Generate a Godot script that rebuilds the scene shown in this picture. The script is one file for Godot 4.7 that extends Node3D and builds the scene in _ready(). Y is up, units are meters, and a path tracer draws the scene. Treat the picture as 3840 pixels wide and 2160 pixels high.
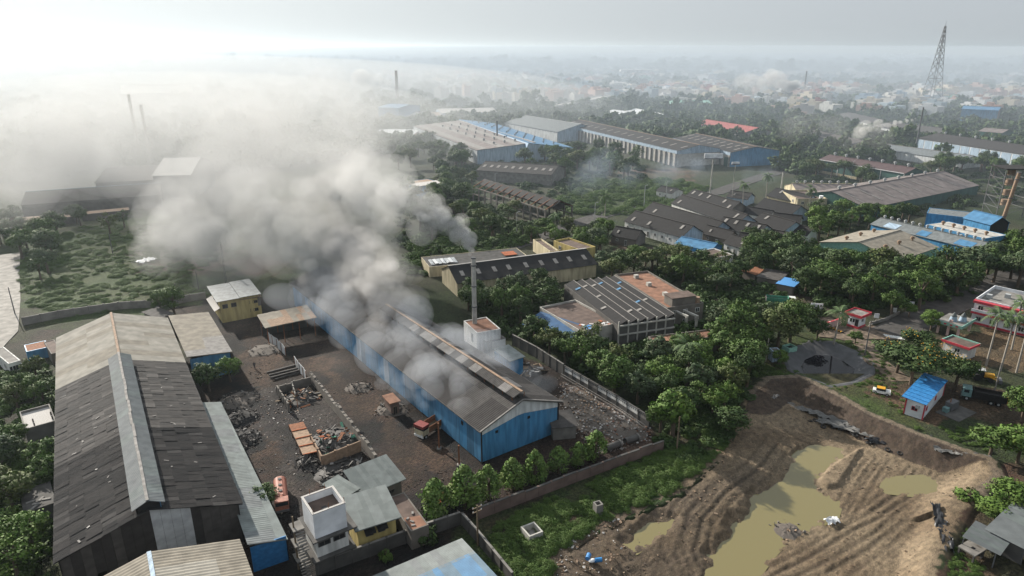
extends Node3D
# An industrial estate seen from a drone at 70 m: camera, sky and sun first, then ground, buildings, trees, smoke, small things.
# x runs to the right, -z away from the camera, in metres.

var rng := RandomNumberGenerator.new()
var mats := {}
var T := {}
var used := {}
var foot: Array = []
var unit: Mesh
var TOSUN: Vector3


func sky_and_camera() -> void:
	var cam := Camera3D.new()
	cam.name = "camera"; cam.fov = 45.755; cam.near = 0.5; cam.far = 30000.0
	cam.position = Vector3(0, 70, 0); cam.rotation_degrees = Vector3(-19.262, 0, 0)
	add_child(cam)
	var az := deg_to_rad(-41.0)
	var el := deg_to_rad(25.0)
	TOSUN = Vector3(sin(az) * cos(el), sin(el), -cos(az) * cos(el))
	var sun := DirectionalLight3D.new()
	sun.name = "sun"; sun.light_energy = 1.55; sun.light_angular_distance = 1.2; sun.light_color = Color(1.0, 0.972, 0.925); sun.shadow_enabled = true
	add_child(sun)
	sun.look_at_from_position(Vector3.ZERO, -TOSUN)
	# hazy morning sky: pale at the horizon, brighter blue-grey overhead, raised out of frame to lift shaded walls, a wide white glow round the sun
	var im := Image.create(512, 256, false, Image.FORMAT_RGBF)
	for j in 256:
		for i in 512:
			var th := (j + 0.5) / 256.0 * PI
			var ph := (i + 0.5) / 512.0 * TAU
			var d := Vector3(sin(ph) * sin(th), cos(th), -cos(ph) * sin(th))
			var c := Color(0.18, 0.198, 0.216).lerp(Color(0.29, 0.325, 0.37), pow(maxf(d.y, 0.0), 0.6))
			var g := 0.45
			var glow := (1.0 - g * g) / pow(1.0 + g * g - 2.0 * g * d.dot(TOSUN), 1.5)
			c += Color(1.0, 1.0, 0.89) * (glow * 0.061)
			im.set_pixel(i, j, c)
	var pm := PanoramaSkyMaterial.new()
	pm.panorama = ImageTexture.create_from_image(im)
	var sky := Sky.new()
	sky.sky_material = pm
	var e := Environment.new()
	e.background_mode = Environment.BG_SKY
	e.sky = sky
	e.tonemap_mode = Environment.TONE_MAPPER_LINEAR
	e.tonemap_exposure = 2.05
	e.sdfgi_enabled = true; e.ssao_enabled = true; e.ssil_enabled = true
	# the haze of the air: forward-scattering, so it glows towards the sun
	e.volumetric_fog_enabled = true
	e.volumetric_fog_density = 0.00009
	e.volumetric_fog_anisotropy = 0.6
	e.volumetric_fog_albedo = Color(0.90, 0.96, 1.0)
	e.volumetric_fog_length = 6000.0
	var we := WorldEnvironment.new()
	we.name = "world_environment"; we.environment = e
	add_child(we)


# ---------------------------------------------------------------- textures and materials
func noise_tex(key: String, freq: float, lo: float, hi: float, oct := 4, kind := FastNoiseLite.TYPE_SIMPLEX_SMOOTH, mid := 0.5) -> void:
	var n := FastNoiseLite.new()
	n.noise_type = kind; n.frequency = freq; n.fractal_octaves = oct; n.seed = hash(key) % 1000
	var t := NoiseTexture2D.new()
	t.width = 512; t.height = 512; t.seamless = true; t.noise = n
	var r := Gradient.new()
	r.offsets = PackedFloat32Array([0.12, mid, 0.88])
	r.colors = PackedColorArray([Color(lo, lo, lo), Color((lo + hi) / 2, (lo + hi) / 2, (lo + hi) / 2), Color(hi, hi, hi)])
	t.color_ramp = r
	T[key] = t


func textures() -> void:
	noise_tex("grain", 0.03, 0.78, 1.0)
	noise_tex("blotch", 0.012, 0.76, 1.0, 5)
	noise_tex("soil", 0.022, 0.55, 1.0, 5)
	noise_tex("clod", 0.06, 0.5, 1.0, 3, FastNoiseLite.TYPE_CELLULAR)
	for k in [["soil_bump", 0.05, 5], ["clod_bump", 0.03, 4]]:
		var b := FastNoiseLite.new()
		b.noise_type = FastNoiseLite.TYPE_SIMPLEX_SMOOTH if k[0] == "soil_bump" else FastNoiseLite.TYPE_CELLULAR
		b.frequency = k[1]; b.fractal_octaves = k[2]; b.seed = 31
		var t := NoiseTexture2D.new()
		t.width = 512; t.height = 512; t.seamless = true; t.noise = b; t.as_normal_map = true; t.bump_strength = 9.0
		T[k[0]] = t
	# streaks that run down sheeted walls: rain stains
	var n := FastNoiseLite.new()
	n.noise_type = FastNoiseLite.TYPE_SIMPLEX_SMOOTH; n.frequency = 0.035; n.seed = 12; n.fractal_octaves = 4
	var im := n.get_seamless_image(512, 64)
	im.convert(Image.FORMAT_RGB8)
	im.resize(512, 512, Image.INTERPOLATE_CUBIC)
	for y in 512:
		for x in 512:
			var v := 0.80 + 0.20 * clampf((im.get_pixel(x, y).r - 0.2) / 0.5, 0.0, 1.0)
			im.set_pixel(x, y, Color(v, v, v))
	T.streak = ImageTexture.create_from_image(im)


func M(key: String, c := Color(0.5, 0.5, 0.5), tex := "grain", scale := 0.15, rough := 0.9, metal := 0.0) -> StandardMaterial3D:
	if mats.has(key):
		return mats[key]
	var m := StandardMaterial3D.new()
	m.resource_name = key
	m.albedo_color = c.linear_to_srgb()
	m.roughness = rough; m.metallic = metal; m.metallic_specular = 0.35
	if tex != "":
		m.albedo_texture = T[tex]
		m.uv1_triplanar = true; m.uv1_world_triplanar = true
		m.uv1_scale = Vector3(scale, scale, scale)
	mats[key] = m
	return m


func materials() -> void:
	M("asbestos", Color(0.042, 0.0375, 0.036), "blotch", 0.09)
	M("asbestos_dark", Color(0.026, 0.024, 0.024), "blotch", 0.12)
	M("asbestos_mid", Color(0.078, 0.071, 0.067), "blotch", 0.10)
	M("asbestos_pale", Color(0.264, 0.248, 0.232), "blotch", 0.10)
	M("beige_roof", Color(0.33, 0.305, 0.26), "blotch", 0.05)
	M("beige_roof_worn", Color(0.265, 0.235, 0.19), "blotch", 0.06)
	M("grey_roof", Color(0.216, 0.240, 0.234), "blotch", 0.07, 0.6)
	M("grey_roof_worn", Color(0.180, 0.204, 0.198), "blotch", 0.07, 0.6)
	M("zinc", Color(0.48, 0.50, 0.515), "blotch", 0.08, 0.55)
	M("zinc_dull", Color(0.168, 0.182, 0.185), "blotch", 0.08, 0.6)
	M("blue_sheet", Color(0.065, 0.235, 0.43), "streak", 0.06, 0.55)
	M("blue_sheet_worn", Color(0.075, 0.225, 0.39), "streak", 0.06, 0.6)
	M("blue_roof", Color(0.075, 0.205, 0.36), "blotch", 0.06, 0.5)
	M("bright_blue", Color(0.036, 0.208, 0.480), "grain", 0.08, 0.5)
	M("pale_blue", Color(0.323, 0.416, 0.510), "streak", 0.05, 0.7)
	M("white_sheet", Color(0.62, 0.63, 0.63), "streak", 0.05, 0.7)
	M("white_paint", Color(0.80, 0.81, 0.83), "blotch", 0.04, 0.8)
	M("white_wall", Color(0.62, 0.61, 0.58), "streak", 0.05, 0.85)
	M("cream_wall", Color(0.480, 0.416, 0.280), "streak", 0.05, 0.85)
	M("yellow_wall", Color(0.464, 0.368, 0.144), "streak", 0.045, 0.85)
	M("pink_wall", Color(0.62, 0.44, 0.40), "streak", 0.05, 0.85)
	M("mint", Color(0.256, 0.480, 0.400), "grain", 0.1, 0.7)
	M("concrete", Color(0.224, 0.210, 0.193), "blotch", 0.06)
	M("concrete_dark", Color(0.102, 0.096, 0.090), "blotch", 0.06)
	M("concrete_pale", Color(0.46, 0.44, 0.40), "blotch", 0.06)
	M("old_plaster", Color(0.182, 0.163, 0.143), "blotch", 0.05)
	M("brick", Color(0.189, 0.091, 0.063), "blotch", 0.08)
	M("brick_dull", Color(0.18, 0.125, 0.105), "blotch", 0.06)
	M("terracotta", Color(0.247, 0.128, 0.083), "blotch", 0.06)
	M("flat_roof", Color(0.126, 0.090, 0.075), "blotch", 0.06)
	M("red_paint", Color(0.50, 0.05, 0.07), "grain", 0.1, 0.6)
	M("red_dull", Color(0.36, 0.10, 0.09), "blotch", 0.05, 0.7)
	M("rust", Color(0.24, 0.10, 0.05), "blotch", 0.2)
	M("rust_pale", Color(0.315, 0.217, 0.150), "blotch", 0.2)
	M("orange_rust", Color(0.46, 0.14, 0.06), "blotch", 0.2)
	M("scrap", Color(0.05, 0.045, 0.042), "grain", 0.2, 0.7)
	M("coal", Color(0.022, 0.02, 0.02), "grain", 0.2)
	M("dark_green", Color(0.035, 0.10, 0.085), "streak", 0.05, 0.6)
	M("green_sheet", Color(0.06, 0.22, 0.15), "streak", 0.05, 0.6)
	M("maroon_roof", Color(0.096, 0.060, 0.060), "blotch", 0.05, 0.7)
	M("brown_roof", Color(0.195, 0.163, 0.153), "blotch", 0.03, 0.8)
	M("dark", Color(0.015, 0.015, 0.017), "", 1.0, 0.5)
	M("glass", Color(0.02, 0.024, 0.028), "", 1.0, 0.12)
	M("steel", Color(0.13, 0.13, 0.135), "grain", 0.3, 0.6)
	M("steel_pale", Color(0.42, 0.43, 0.43), "grain", 0.3, 0.6)
	M("wood", Color(0.20, 0.15, 0.10), "grain", 0.4)
	M("bark", Color(0.12, 0.09, 0.065), "grain", 0.5)
	M("palm_bark", Color(0.34, 0.31, 0.27), "grain", 0.6)
	M("asphalt", Color(0.068, 0.062, 0.058), "blotch", 0.05)
	M("concrete_road", Color(0.288, 0.268, 0.240), "blotch", 0.05)
	M("dirt_road", Color(0.189, 0.143, 0.105), "soil", 0.05)
	M("road_white", Color(0.6, 0.6, 0.58), "blotch", 0.3)
	M("tyre", Color(0.02, 0.02, 0.02), "", 1.0, 0.9)
	M("tarp_black", Color(0.03, 0.03, 0.033), "grain", 0.3, 0.35)
	M("tarp_grey", Color(0.154, 0.150, 0.143), "grain", 0.3, 0.6)
	M("tarp_white", Color(0.70, 0.71, 0.72), "grain", 0.3, 0.5)
	M("tarp_blue", Color(0.10, 0.30, 0.62), "grain", 0.3, 0.5)
	M("rubble_white", Color(0.493, 0.468, 0.442), "grain", 0.3)
	M("rubble", Color(0.119, 0.101, 0.087), "grain", 0.3)
	M("truck_red", Color(0.22, 0.045, 0.04), "grain", 0.2, 0.5)
	M("truck_orange", Color(0.33, 0.13, 0.09), "blotch", 0.2, 0.6)
	M("truck_white", Color(0.72, 0.72, 0.70), "grain", 0.2, 0.4)
	M("truck_yellow", Color(0.65, 0.33, 0.03), "grain", 0.2, 0.5)
	M("truck_teal", Color(0.16, 0.27, 0.27), "grain", 0.2, 0.6)
	M("skin", Color(0.13, 0.07, 0.045), "", 1.0, 0.6)
	M("cloth_dark", Color(0.03, 0.03, 0.04), "", 1.0, 0.9)
	M("muddy_water", Color(0.150, 0.126, 0.052), "", 1.0, 0.07)
	mats.muddy_water.metallic_specular = 0.5
	M("black_water", Color(0.012, 0.011, 0.014), "", 1.0, 0.03)
	mats.black_water.metallic_specular = 0.2
	M("dull_blue", Color(0.035, 0.10, 0.21), "blotch", 0.06, 0.6)
	M("roof_black", Color(0.020, 0.019, 0.020), "blotch", 0.10)
	M("blue_sheet_sooty", Color(0.045, 0.135, 0.235), "streak", 0.06, 0.7)
	M("blue_grey_roof", Color(0.125, 0.195, 0.255), "blotch", 0.06, 0.6)
	M("liner", Color(0.085, 0.085, 0.09), "blotch", 0.06, 0.6)
	for k in [["leaf_mid", Color(0.060, 0.104, 0.020)], ["leaf_dark", Color(0.041, 0.072, 0.018)], ["leaf_bright", Color(0.084, 0.142, 0.026)], ["leaf_row", Color(0.11, 0.175, 0.042)], ["leaf_olive", Color(0.072, 0.094, 0.026)], ["leaf_grey", Color(0.062, 0.090, 0.042)], ["leaf_palm", Color(0.07, 0.11, 0.04)], ["leaf_weed", Color(0.070, 0.118, 0.026)]]:
		var m := M(k[0], k[1], "", 1.0, 0.75)
		m.vertex_color_use_as_albedo = true
		m.backlight_enabled = true; m.backlight = Color(0.30, 0.42, 0.10)
	var g := M("ground", Color(1, 1, 1), "soil", 0.11, 0.95)
	g.vertex_color_use_as_albedo = true
	var md := M("mud", Color(1, 1, 1), "soil", 0.35, 0.85)
	md.vertex_color_use_as_albedo = true
	for q in [[g, "soil_bump", 0.9], [md, "clod_bump", 0.55]]:
		q[0].normal_enabled = true
		q[0].normal_texture = T[q[1]]
		q[0].normal_scale = q[2]
	var tn := M("tinted", Color(1, 1, 1), "grain", 0.2, 0.8)
	tn.vertex_color_use_as_albedo = true


# ---------------------------------------------------------------- nodes
func numbered(n: String) -> String:
	if not used.has(n):
		used[n] = 0
		return n
	used[n] += 1
	return "%s_%03d" % [n, used[n]]


func tag(o: Node3D, label: String, cat: String, group := "") -> Node3D:
	o.set_meta("label", label); o.set_meta("category", cat)
	if group != "":
		o.set_meta("group", group)
	return o


func thing(n: String, label: String, cat: String, at: Vector3, turn := 0.0, group := "") -> Node3D:
	var o := Node3D.new()
	o.name = numbered(n); o.position = at; o.rotation.y = turn
	add_child(o)
	return tag(o, label, cat, group)


# a building frame: origin o, local x towards t, local z to the right of that; w registers the footprint
func bld(n: String, label: String, cat: String, o: Vector2, t: Vector2, w := 0.0, group := "", y := 0.0) -> Node3D:
	var d := (t - o).normalized()
	if w != 0.0:
		var z := Vector2(-d.y, d.x) * w
		foot.append(PackedVector2Array([o, t, t + z, o + z]))
	return thing(n, label, cat, Vector3(o.x, y, o.y), atan2(-d.y, d.x), group)


func structure(o: Node3D) -> Node3D:
	o.set_meta("kind", "structure")
	return o


func stuff(o: Node3D) -> Node3D:
	o.set_meta("kind", "stuff")
	return o


func put(p: Node3D, n: String, mesh: Mesh, m, xf := Transform3D.IDENTITY) -> MeshInstance3D:
	var o := MeshInstance3D.new()
	o.name = numbered(n) if p == self else n
	o.mesh = mesh
	if m is String:
		m = M(m)
	if m != null:
		o.material_override = m
	o.transform = xf
	p.add_child(o, true)
	return o


func box(p: Node3D, n: String, m, x0: float, x1: float, y0: float, y1: float, z0: float, z1: float) -> MeshInstance3D:
	return put(p, n, unit, m, Transform3D(Basis.from_scale(Vector3(absf(x1 - x0), absf(y1 - y0), absf(z1 - z0))), Vector3(x0 + x1, y0 + y1, z0 + z1) / 2))


# a bar of square section from a to b
func bar(p: Node3D, n: String, m, a: Vector3, b: Vector3, w: float, h := -1.0) -> MeshInstance3D:
	var x := (b - a)
	var up := Vector3.UP if absf(x.normalized().y) < 0.95 else Vector3.RIGHT
	var z := x.cross(up).normalized()
	var y := z.cross(x).normalized()
	return put(p, n, unit, m, Transform3D(Basis(x, y * (w if h < 0 else h), z * w), (a + b) / 2))


func tube(st: SurfaceTool, a: Vector3, b: Vector3, r0: float, r1: float, n := 6) -> void:
	var ax := (b - a).normalized()
	var s := ax.cross(Vector3.RIGHT if absf(ax.x) < 0.8 else Vector3.FORWARD).normalized()
	var u := s.cross(ax)
	for k in n:
		var e0 := s * cos(TAU * k / n) + u * sin(TAU * k / n)
		var e1 := s * cos(TAU * (k + 1) / n) + u * sin(TAU * (k + 1) / n)
		for q in [[a + e0 * r0, e0], [b + e1 * r1, e1], [b + e0 * r1, e0], [a + e0 * r0, e0], [a + e1 * r0, e1], [b + e1 * r1, e1]]:
			st.set_normal(q[1]); st.add_vertex(q[0])
		st.set_normal(ax)
		for q in [b, b + e0 * r1, b + e1 * r1]:
			st.add_vertex(q)


func round_bar(p: Node3D, n: String, m, a: Vector3, b: Vector3, r0: float, r1 := -1.0, sides := 10) -> MeshInstance3D:
	var st := SurfaceTool.new()
	st.begin(Mesh.PRIMITIVE_TRIANGLES)
	tube(st, a, b, r0, r0 if r1 < 0 else r1, sides)
	return put(p, n, st.commit(), m)


# a flat plate: any plane polygon of four points and a thickness below it
func plate(p: Node3D, n: String, m, q: Array, th := 0.12) -> MeshInstance3D:
	var st := SurfaceTool.new()
	st.begin(Mesh.PRIMITIVE_TRIANGLES)
	prism(st, q, th)
	st.generate_normals()
	return put(p, n, st.commit(), m)


func prism(st: SurfaceTool, q: Array, th: float) -> void:
	var c := Vector3.ZERO
	for v in q:
		c += v
	c /= q.size()
	var nm: Vector3 = Vector3.ZERO
	for i in q.size():
		nm += (q[i] - c).cross(q[(i + 1) % q.size()] - c)
	nm = nm.normalized()
	if nm.y < -0.01:
		nm = -nm
		q = q.duplicate()
		q.reverse()
	st.set_smooth_group(-1)
	var k := q.size()
	var dn := -nm * th
	for i in range(1, k - 1):
		for v in [q[0], q[i + 1], q[i]]:
			st.add_vertex(v)
		for v in [q[0] + dn, q[i] + dn, q[i + 1] + dn]:
			st.add_vertex(v)
	for i in k:
		var a: Vector3 = q[i]
		var b: Vector3 = q[(i + 1) % k]
		for v in [a, b, b + dn, a, b + dn, a + dn]:
			st.add_vertex(v)


# an upright wall polygon in the plane x = const (points are (z, y)), th thick
func gable(p: Node3D, n: String, m, x: float, pts: Array, th := 0.12) -> MeshInstance3D:
	var q: Array = []
	for v in pts:
		q.append(Vector3(x, v.y, v.x))
	return plate(p, n, m, q, th)


var sheet_mesh: Mesh
var frame_mesh: Mesh
var vent_mesh: Mesh


func small_meshes() -> void:
	var b := BoxMesh.new()
	b.size = Vector3.ONE
	unit = b
	var st := SurfaceTool.new()
	st.begin(Mesh.PRIMITIVE_TRIANGLES)
	st.set_smooth_group(-1)
	for i in 12:   # a corrugated sheet, 1 x 1, six waves
		var x0 := i / 12.0
		var x1 := (i + 1) / 12.0
		var y0 := 0.0 if i % 2 == 0 else 1.0
		var y1 := 1.0 - y0
		for v in [Vector3(x0, y0, 0), Vector3(x1, y1, 0), Vector3(x1, y1, 1), Vector3(x0, y0, 0), Vector3(x1, y1, 1), Vector3(x0, y0, 1)]:
			st.add_vertex(v)
	st.generate_normals()
	sheet_mesh = st.commit()
	st = SurfaceTool.new()
	st.begin(Mesh.PRIMITIVE_TRIANGLES)
	for r in [[-0.5, -0.5, 0.5, -0.42], [-0.5, 0.42, 0.5, 0.5], [-0.5, -0.42, -0.42, 0.42], [0.42, -0.42, 0.5, 0.42], [-0.03, -0.42, 0.03, 0.42]]:
		st.append_from(b, 0, Transform3D(Basis.from_scale(Vector3(r[2] - r[0], r[3] - r[1], 1.0)), Vector3((r[0] + r[2]) / 2, (r[1] + r[3]) / 2, 0)))
	frame_mesh = st.commit()
	st = SurfaceTool.new()
	st.begin(Mesh.PRIMITIVE_TRIANGLES)
	tube(st, Vector3(0, 0, 0), Vector3(0, 0.5, 0), 0.3, 0.3, 8)
	tube(st, Vector3(0, 0.5, 0), Vector3(0, 0.75, 0), 0.5, 0.6, 10)
	tube(st, Vector3(0, 0.75, 0), Vector3(0, 1.1, 0), 0.6, 0.25, 10)
	vent_mesh = st.commit()


# a roof slope of overlapping corrugated sheets: e0-e1 eave, r0 ridge above e0; nu sheets along, nv up the slope
func sheets(p: Node3D, ms: Array, e0: Vector3, e1: Vector3, r0: Vector3, nu: int, nv: int, n := "roof_sheet", wave := 0.05, uneven := 0.03, most := 300) -> void:
	var x := (e1 - e0) / nu
	var z := (r0 - e0) / nv
	var up := x.cross(z).normalized()
	if up.y < 0 or (absf(up.y) < 0.05 and up.z < 0):
		up = -up
	var count := 0
	var rest := {}
	for i in nu:
		for j in nv:
			var lift := 0.06 + rng.randf() * uneven
			var tilt := z + up * (rng.randf() - 0.6) * uneven
			var xf := Transform3D(Basis(x * 1.005, up * wave, tilt * 1.06), e0 + x * i + z * j + up * (lift + 0.012 * (nv - j)))
			var m = ms[rng.randi() % ms.size()]
			if count < most:
				put(p, n, sheet_mesh, m, xf)
			else:
				if not rest.has(m):
					rest[m] = SurfaceTool.new()
					rest[m].begin(Mesh.PRIMITIVE_TRIANGLES)
				rest[m].append_from(sheet_mesh, 0, xf)
			count += 1
	if not rest.is_empty():
		var am := ArrayMesh.new()
		for m in rest:
			rest[m].generate_normals()
			rest[m].commit(am)
			am.surface_set_material(am.get_surface_count() - 1, m)
		stuff(put(p, "far_roof_sheets", am, null))


func vents(p: Node3D, m, a: Vector3, b: Vector3, n: int, s := 1.0) -> void:
	for i in n:
		put(p, "roof_vent", vent_mesh, m, Transform3D(Basis.from_scale(Vector3.ONE * s), a.lerp(b, (i + 0.5) / n)))


# a window or door on a wall: at, facing out along nrm (local axes), w wide, h high
func window(p: Node3D, n: String, at: Vector3, nrm: Vector3, w: float, h: float, frame = "white_wall", pane = "glass") -> MeshInstance3D:
	var x := Vector3.UP.cross(nrm).normalized()
	var f := put(p, n, frame_mesh, frame, Transform3D(Basis(x * w, Vector3.UP * h, nrm * 0.16), at + nrm * 0.02))
	put(f, "pane", unit, pane, Transform3D(Basis.from_scale(Vector3(0.92, 0.92, 0.3)), Vector3.ZERO))
	return f


# a shed with two slopes; local x is its length, z its width. o: options
func shed(p: Node3D, l: float, w: float, h: float, hr: float, o := {}) -> void:
	var wall = o.get("wall", "blue_sheet")
	var roof = o.get("roof", "asbestos")
	var gab = o.get("gable", wall)
	var y0: float = o.get("y0", 0.0)
	var ov: float = o.get("over", 0.4)
	var zr: float = o.get("ridge_at", 0.5) * w
	var bay: float = o.get("bay", 0.0)
	if bay > 0.0:   # walls in bays, each sheet panel a part
		var n := int(maxf(1.0, round(l / bay)))
		for i in n:
			for z in [[0.0, 0.12], [w - 0.12, w]]:
				box(p, "wall_panel", wall, l * i / n, l * (i + 1) / n - 0.02, y0, h, z[0] + rng.randf() * 0.02, z[1] + rng.randf() * 0.02)
	else:
		box(p, "wall", wall, 0, l, y0, h, 0, 0.15)
		box(p, "wall", wall, 0, l, y0, h, w - 0.15, w)
	for x in [0.14, l - 0.01]:
		gable(p, "gable_wall", gab, x, [Vector2(0.16, y0), Vector2(w - 0.16, y0), Vector2(w - 0.16, h), Vector2(zr, hr - 0.05), Vector2(0.16, h)], 0.13)
	var s0 := (hr - h) / zr
	var s1 := (hr - h) / (w - zr)
	var e := [[Vector3(-ov, h - ov * s0, -ov), Vector3(l + ov, h - ov * s0, -ov), Vector3(l + ov, hr, zr), Vector3(-ov, hr, zr)], [Vector3(-ov, h - ov * s1, w + ov), Vector3(l + ov, h - ov * s1, w + ov), Vector3(l + ov, hr, zr), Vector3(-ov, hr, zr)]]
	var nu: int = o.get("nu", 0)
	for k in 2:
		plate(p, "roof_slope", o.get("under", roof), [e[k][0] + Vector3(0, 0.1, 0), e[k][1] + Vector3(0, 0.1, 0), e[k][2] + Vector3(0, 0.1, 0), e[k][3] + Vector3(0, 0.1, 0)], 0.1)
		if nu > 0:
			sheets(p, o.get("sheets", [roof]), e[k][0] + Vector3(0, 0.1, 0), e[k][1] + Vector3(0, 0.1, 0), e[k][3] + Vector3(0, 0.1, 0), nu, o.get("nv", 2))
	bar(p, "ridge_cap", o.get("cap", roof), Vector3(-ov, hr + 0.2, zr), Vector3(l + ov, hr + 0.2, zr), 0.5, 0.14)
	var sk: int = o.get("skylights", 0)
	for i in sk:
		for k in 2:
			for j in o.get("sky_rows", [0.5]):
				if rng.randf() < o.get("sky_skip", 0.0):
					continue
				var c: Vector3 = e[k][0].lerp(e[k][1], (i + 0.5 + rng.randf_range(-0.2, 0.2)) / sk).lerp(e[k][3].lerp(e[k][2], (i + 0.5) / sk), j)
				var up: Vector3 = (e[k][3] - e[k][0]).normalized()
				var nm := Vector3.RIGHT.cross(up).normalized()
				nm = nm if nm.y > 0 else -nm
				put(p, "skylight", unit, o.get("sky_mat", "asbestos_pale"), Transform3D(Basis(Vector3.RIGHT * o.get("sky_w", 1.0), nm * 0.06, up * o.get("sky_l", 2.6)), c + nm * 0.26))
	if o.has("vents"):
		vents(p, o.get("vent_mat", "steel_pale"), Vector3(0, hr + 0.2, zr), Vector3(l, hr + 0.2, zr), o.vents, o.get("vent_size", 1.2))


# a flat-roofed block with a parapet round the roof; windows on request
func block(p: Node3D, l: float, w: float, h: float, o := {}) -> void:
	var wall = o.get("wall", "white_wall")
	var y0: float = o.get("y0", 0.0)
	var par: float = o.get("parapet", 0.8)
	var t := 0.22
	box(p, "wall", wall, 0, l, y0, h, 0, t)
	box(p, "wall", wall, 0, l, y0, h, w - t, w)
	box(p, "wall", wall, 0, t, y0, h, t, w - t)
	box(p, "wall", wall, l - t, l, y0, h, t, w - t)
	box(p, "roof", o.get("roof", "flat_roof"), t, l - t, h - par - 0.2, h - par, t, w - t)
	if o.has("coping"):
		for q in [[-0.06, l + 0.06, -0.06, t + 0.04], [-0.06, l + 0.06, w - t - 0.04, w + 0.06], [-0.06, t + 0.04, t + 0.04, w - t - 0.04], [l - t - 0.04, l + 0.06, t + 0.04, w - t - 0.04]]:
			box(p, "coping", o.coping, q[0], q[1], h, h + 0.12, q[2], q[3])
	var rows: int = o.get("floors", 0)
	var cols: int = o.get("cols", 3)
	for r in rows:
		var y := y0 + (h - y0 - par) * (r + 0.55) / rows
		for c in cols:
			if o.get("z0", true):
				window(p, "window", Vector3(l * (c + 0.5) / cols, y, 0), Vector3(0, 0, -1), 1.3, 1.3)
			if o.get("x0", true) and c < o.get("xcols", 2):
				window(p, "window", Vector3(0, y, w * (c + 0.5) / o.get("xcols", 2)), Vector3(-1, 0, 0), 1.3, 1.3)


# a garden or yard wall along a line of points, a panel between each two posts
func yard_wall(n: String, label: String, pts: Array, h: float, m, step := 3.0, th := 0.25, cap = null, drop := 0.0) -> Node3D:
	var o := thing(n, label, "wall", Vector3(pts[0].x, 0, pts[0].y))
	for i in pts.size() - 1:
		var a := Vector3(pts[i].x - pts[0].x, 0, pts[i].y - pts[0].y)
		var b := Vector3(pts[i + 1].x - pts[0].x, 0, pts[i + 1].y - pts[0].y)
		var k := int(maxf(1, round(a.distance_to(b) / step)))
		var d := (b - a) / k
		for j in k:
			var hh := h - rng.randf() * drop
			bar(o, "wall_panel", m, a + d * (j + 0.02) + Vector3(0, hh / 2, 0), a + d * (j + 0.98) + Vector3(0, hh / 2, 0), th, hh)
			box(o, "post", m, a.x + d.x * j - 0.18, a.x + d.x * j + 0.18, 0, hh + 0.15, a.z + d.z * j - 0.18, a.z + d.z * j + 0.18)
			if cap != null:
				bar(o, "coping", cap, a + d * (j + 0.03) + Vector3(0, hh + 0.07, 0), a + d * (j + 0.97) + Vector3(0, hh + 0.07, 0), th + 0.12, 0.12)
	return o


# ---------------------------------------------------------------- ground
var fbm := FastNoiseLite.new()
var fine := FastNoiseLite.new()
var zones: Array = []
var crest := PackedVector2Array([Vector2(50.3, -128.7), Vector2(57.9, -137.0), Vector2(64.5, -137.9), Vector2(68.8, -129.6), Vector2(71.6, -121.6), Vector2(77.4, -113.4), Vector2(85.1, -105.4), Vector2(83.2, -100.9), Vector2(72.0, -92.8), Vector2(61.9, -82.1), Vector2(57.4, -75.8)])
var shore := PackedVector2Array([Vector2(6.1, -75.4), Vector2(5.9, -80.5), Vector2(13.0, -87.0), Vector2(27.3, -95.9), Vector2(36.7, -105.8), Vector2(43.4, -116.0), Vector2(50.3, -128.7)])
var pit_poly := PackedVector2Array()
var pond_poly := PackedVector2Array([Vector2(65.6, -148.3), Vector2(69.4, -154.1), Vector2(75.8, -158.9), Vector2(81.1, -158.4), Vector2(84.0, -152.9), Vector2(85.1, -146.1), Vector2(82.0, -140.9), Vector2(76.3, -136.6), Vector2(70.2, -134.7), Vector2(66.7, -138.9), Vector2(64.6, -143.0)])
var pool := PackedVector2Array([Vector2(55.0, -113.5), Vector2(59.3, -114.5), Vector2(63.0, -112.8), Vector2(61.6, -109.5), Vector2(57.8, -107.3), Vector2(53.8, -103.2), Vector2(53.3, -100.1), Vector2(55.7, -96.8), Vector2(52.8, -92.3), Vector2(43.6, -87.9), Vector2(39.3, -83.6), Vector2(35.0, -78.7), Vector2(27.8, -78.7), Vector2(30.4, -86.2), Vector2(36.5, -92.8), Vector2(40.8, -99.2), Vector2(48.2, -104.4), Vector2(51.8, -110.1)])
var pool_b := PackedVector2Array([Vector2(64.4, -101.2), Vector2(67.2, -103.8), Vector2(74.2, -104.4), Vector2(76.0, -102.4), Vector2(72.6, -99.2), Vector2(68.7, -98.3), Vector2(64.4, -99.2)])
var pool_c := PackedVector2Array([Vector2(16.5, -84.9), Vector2(18.9, -88.5), Vector2(23.1, -91.1), Vector2(26.7, -91.4), Vector2(25.7, -88.5), Vector2(21.4, -85.3), Vector2(18.5, -82.8)])
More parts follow.
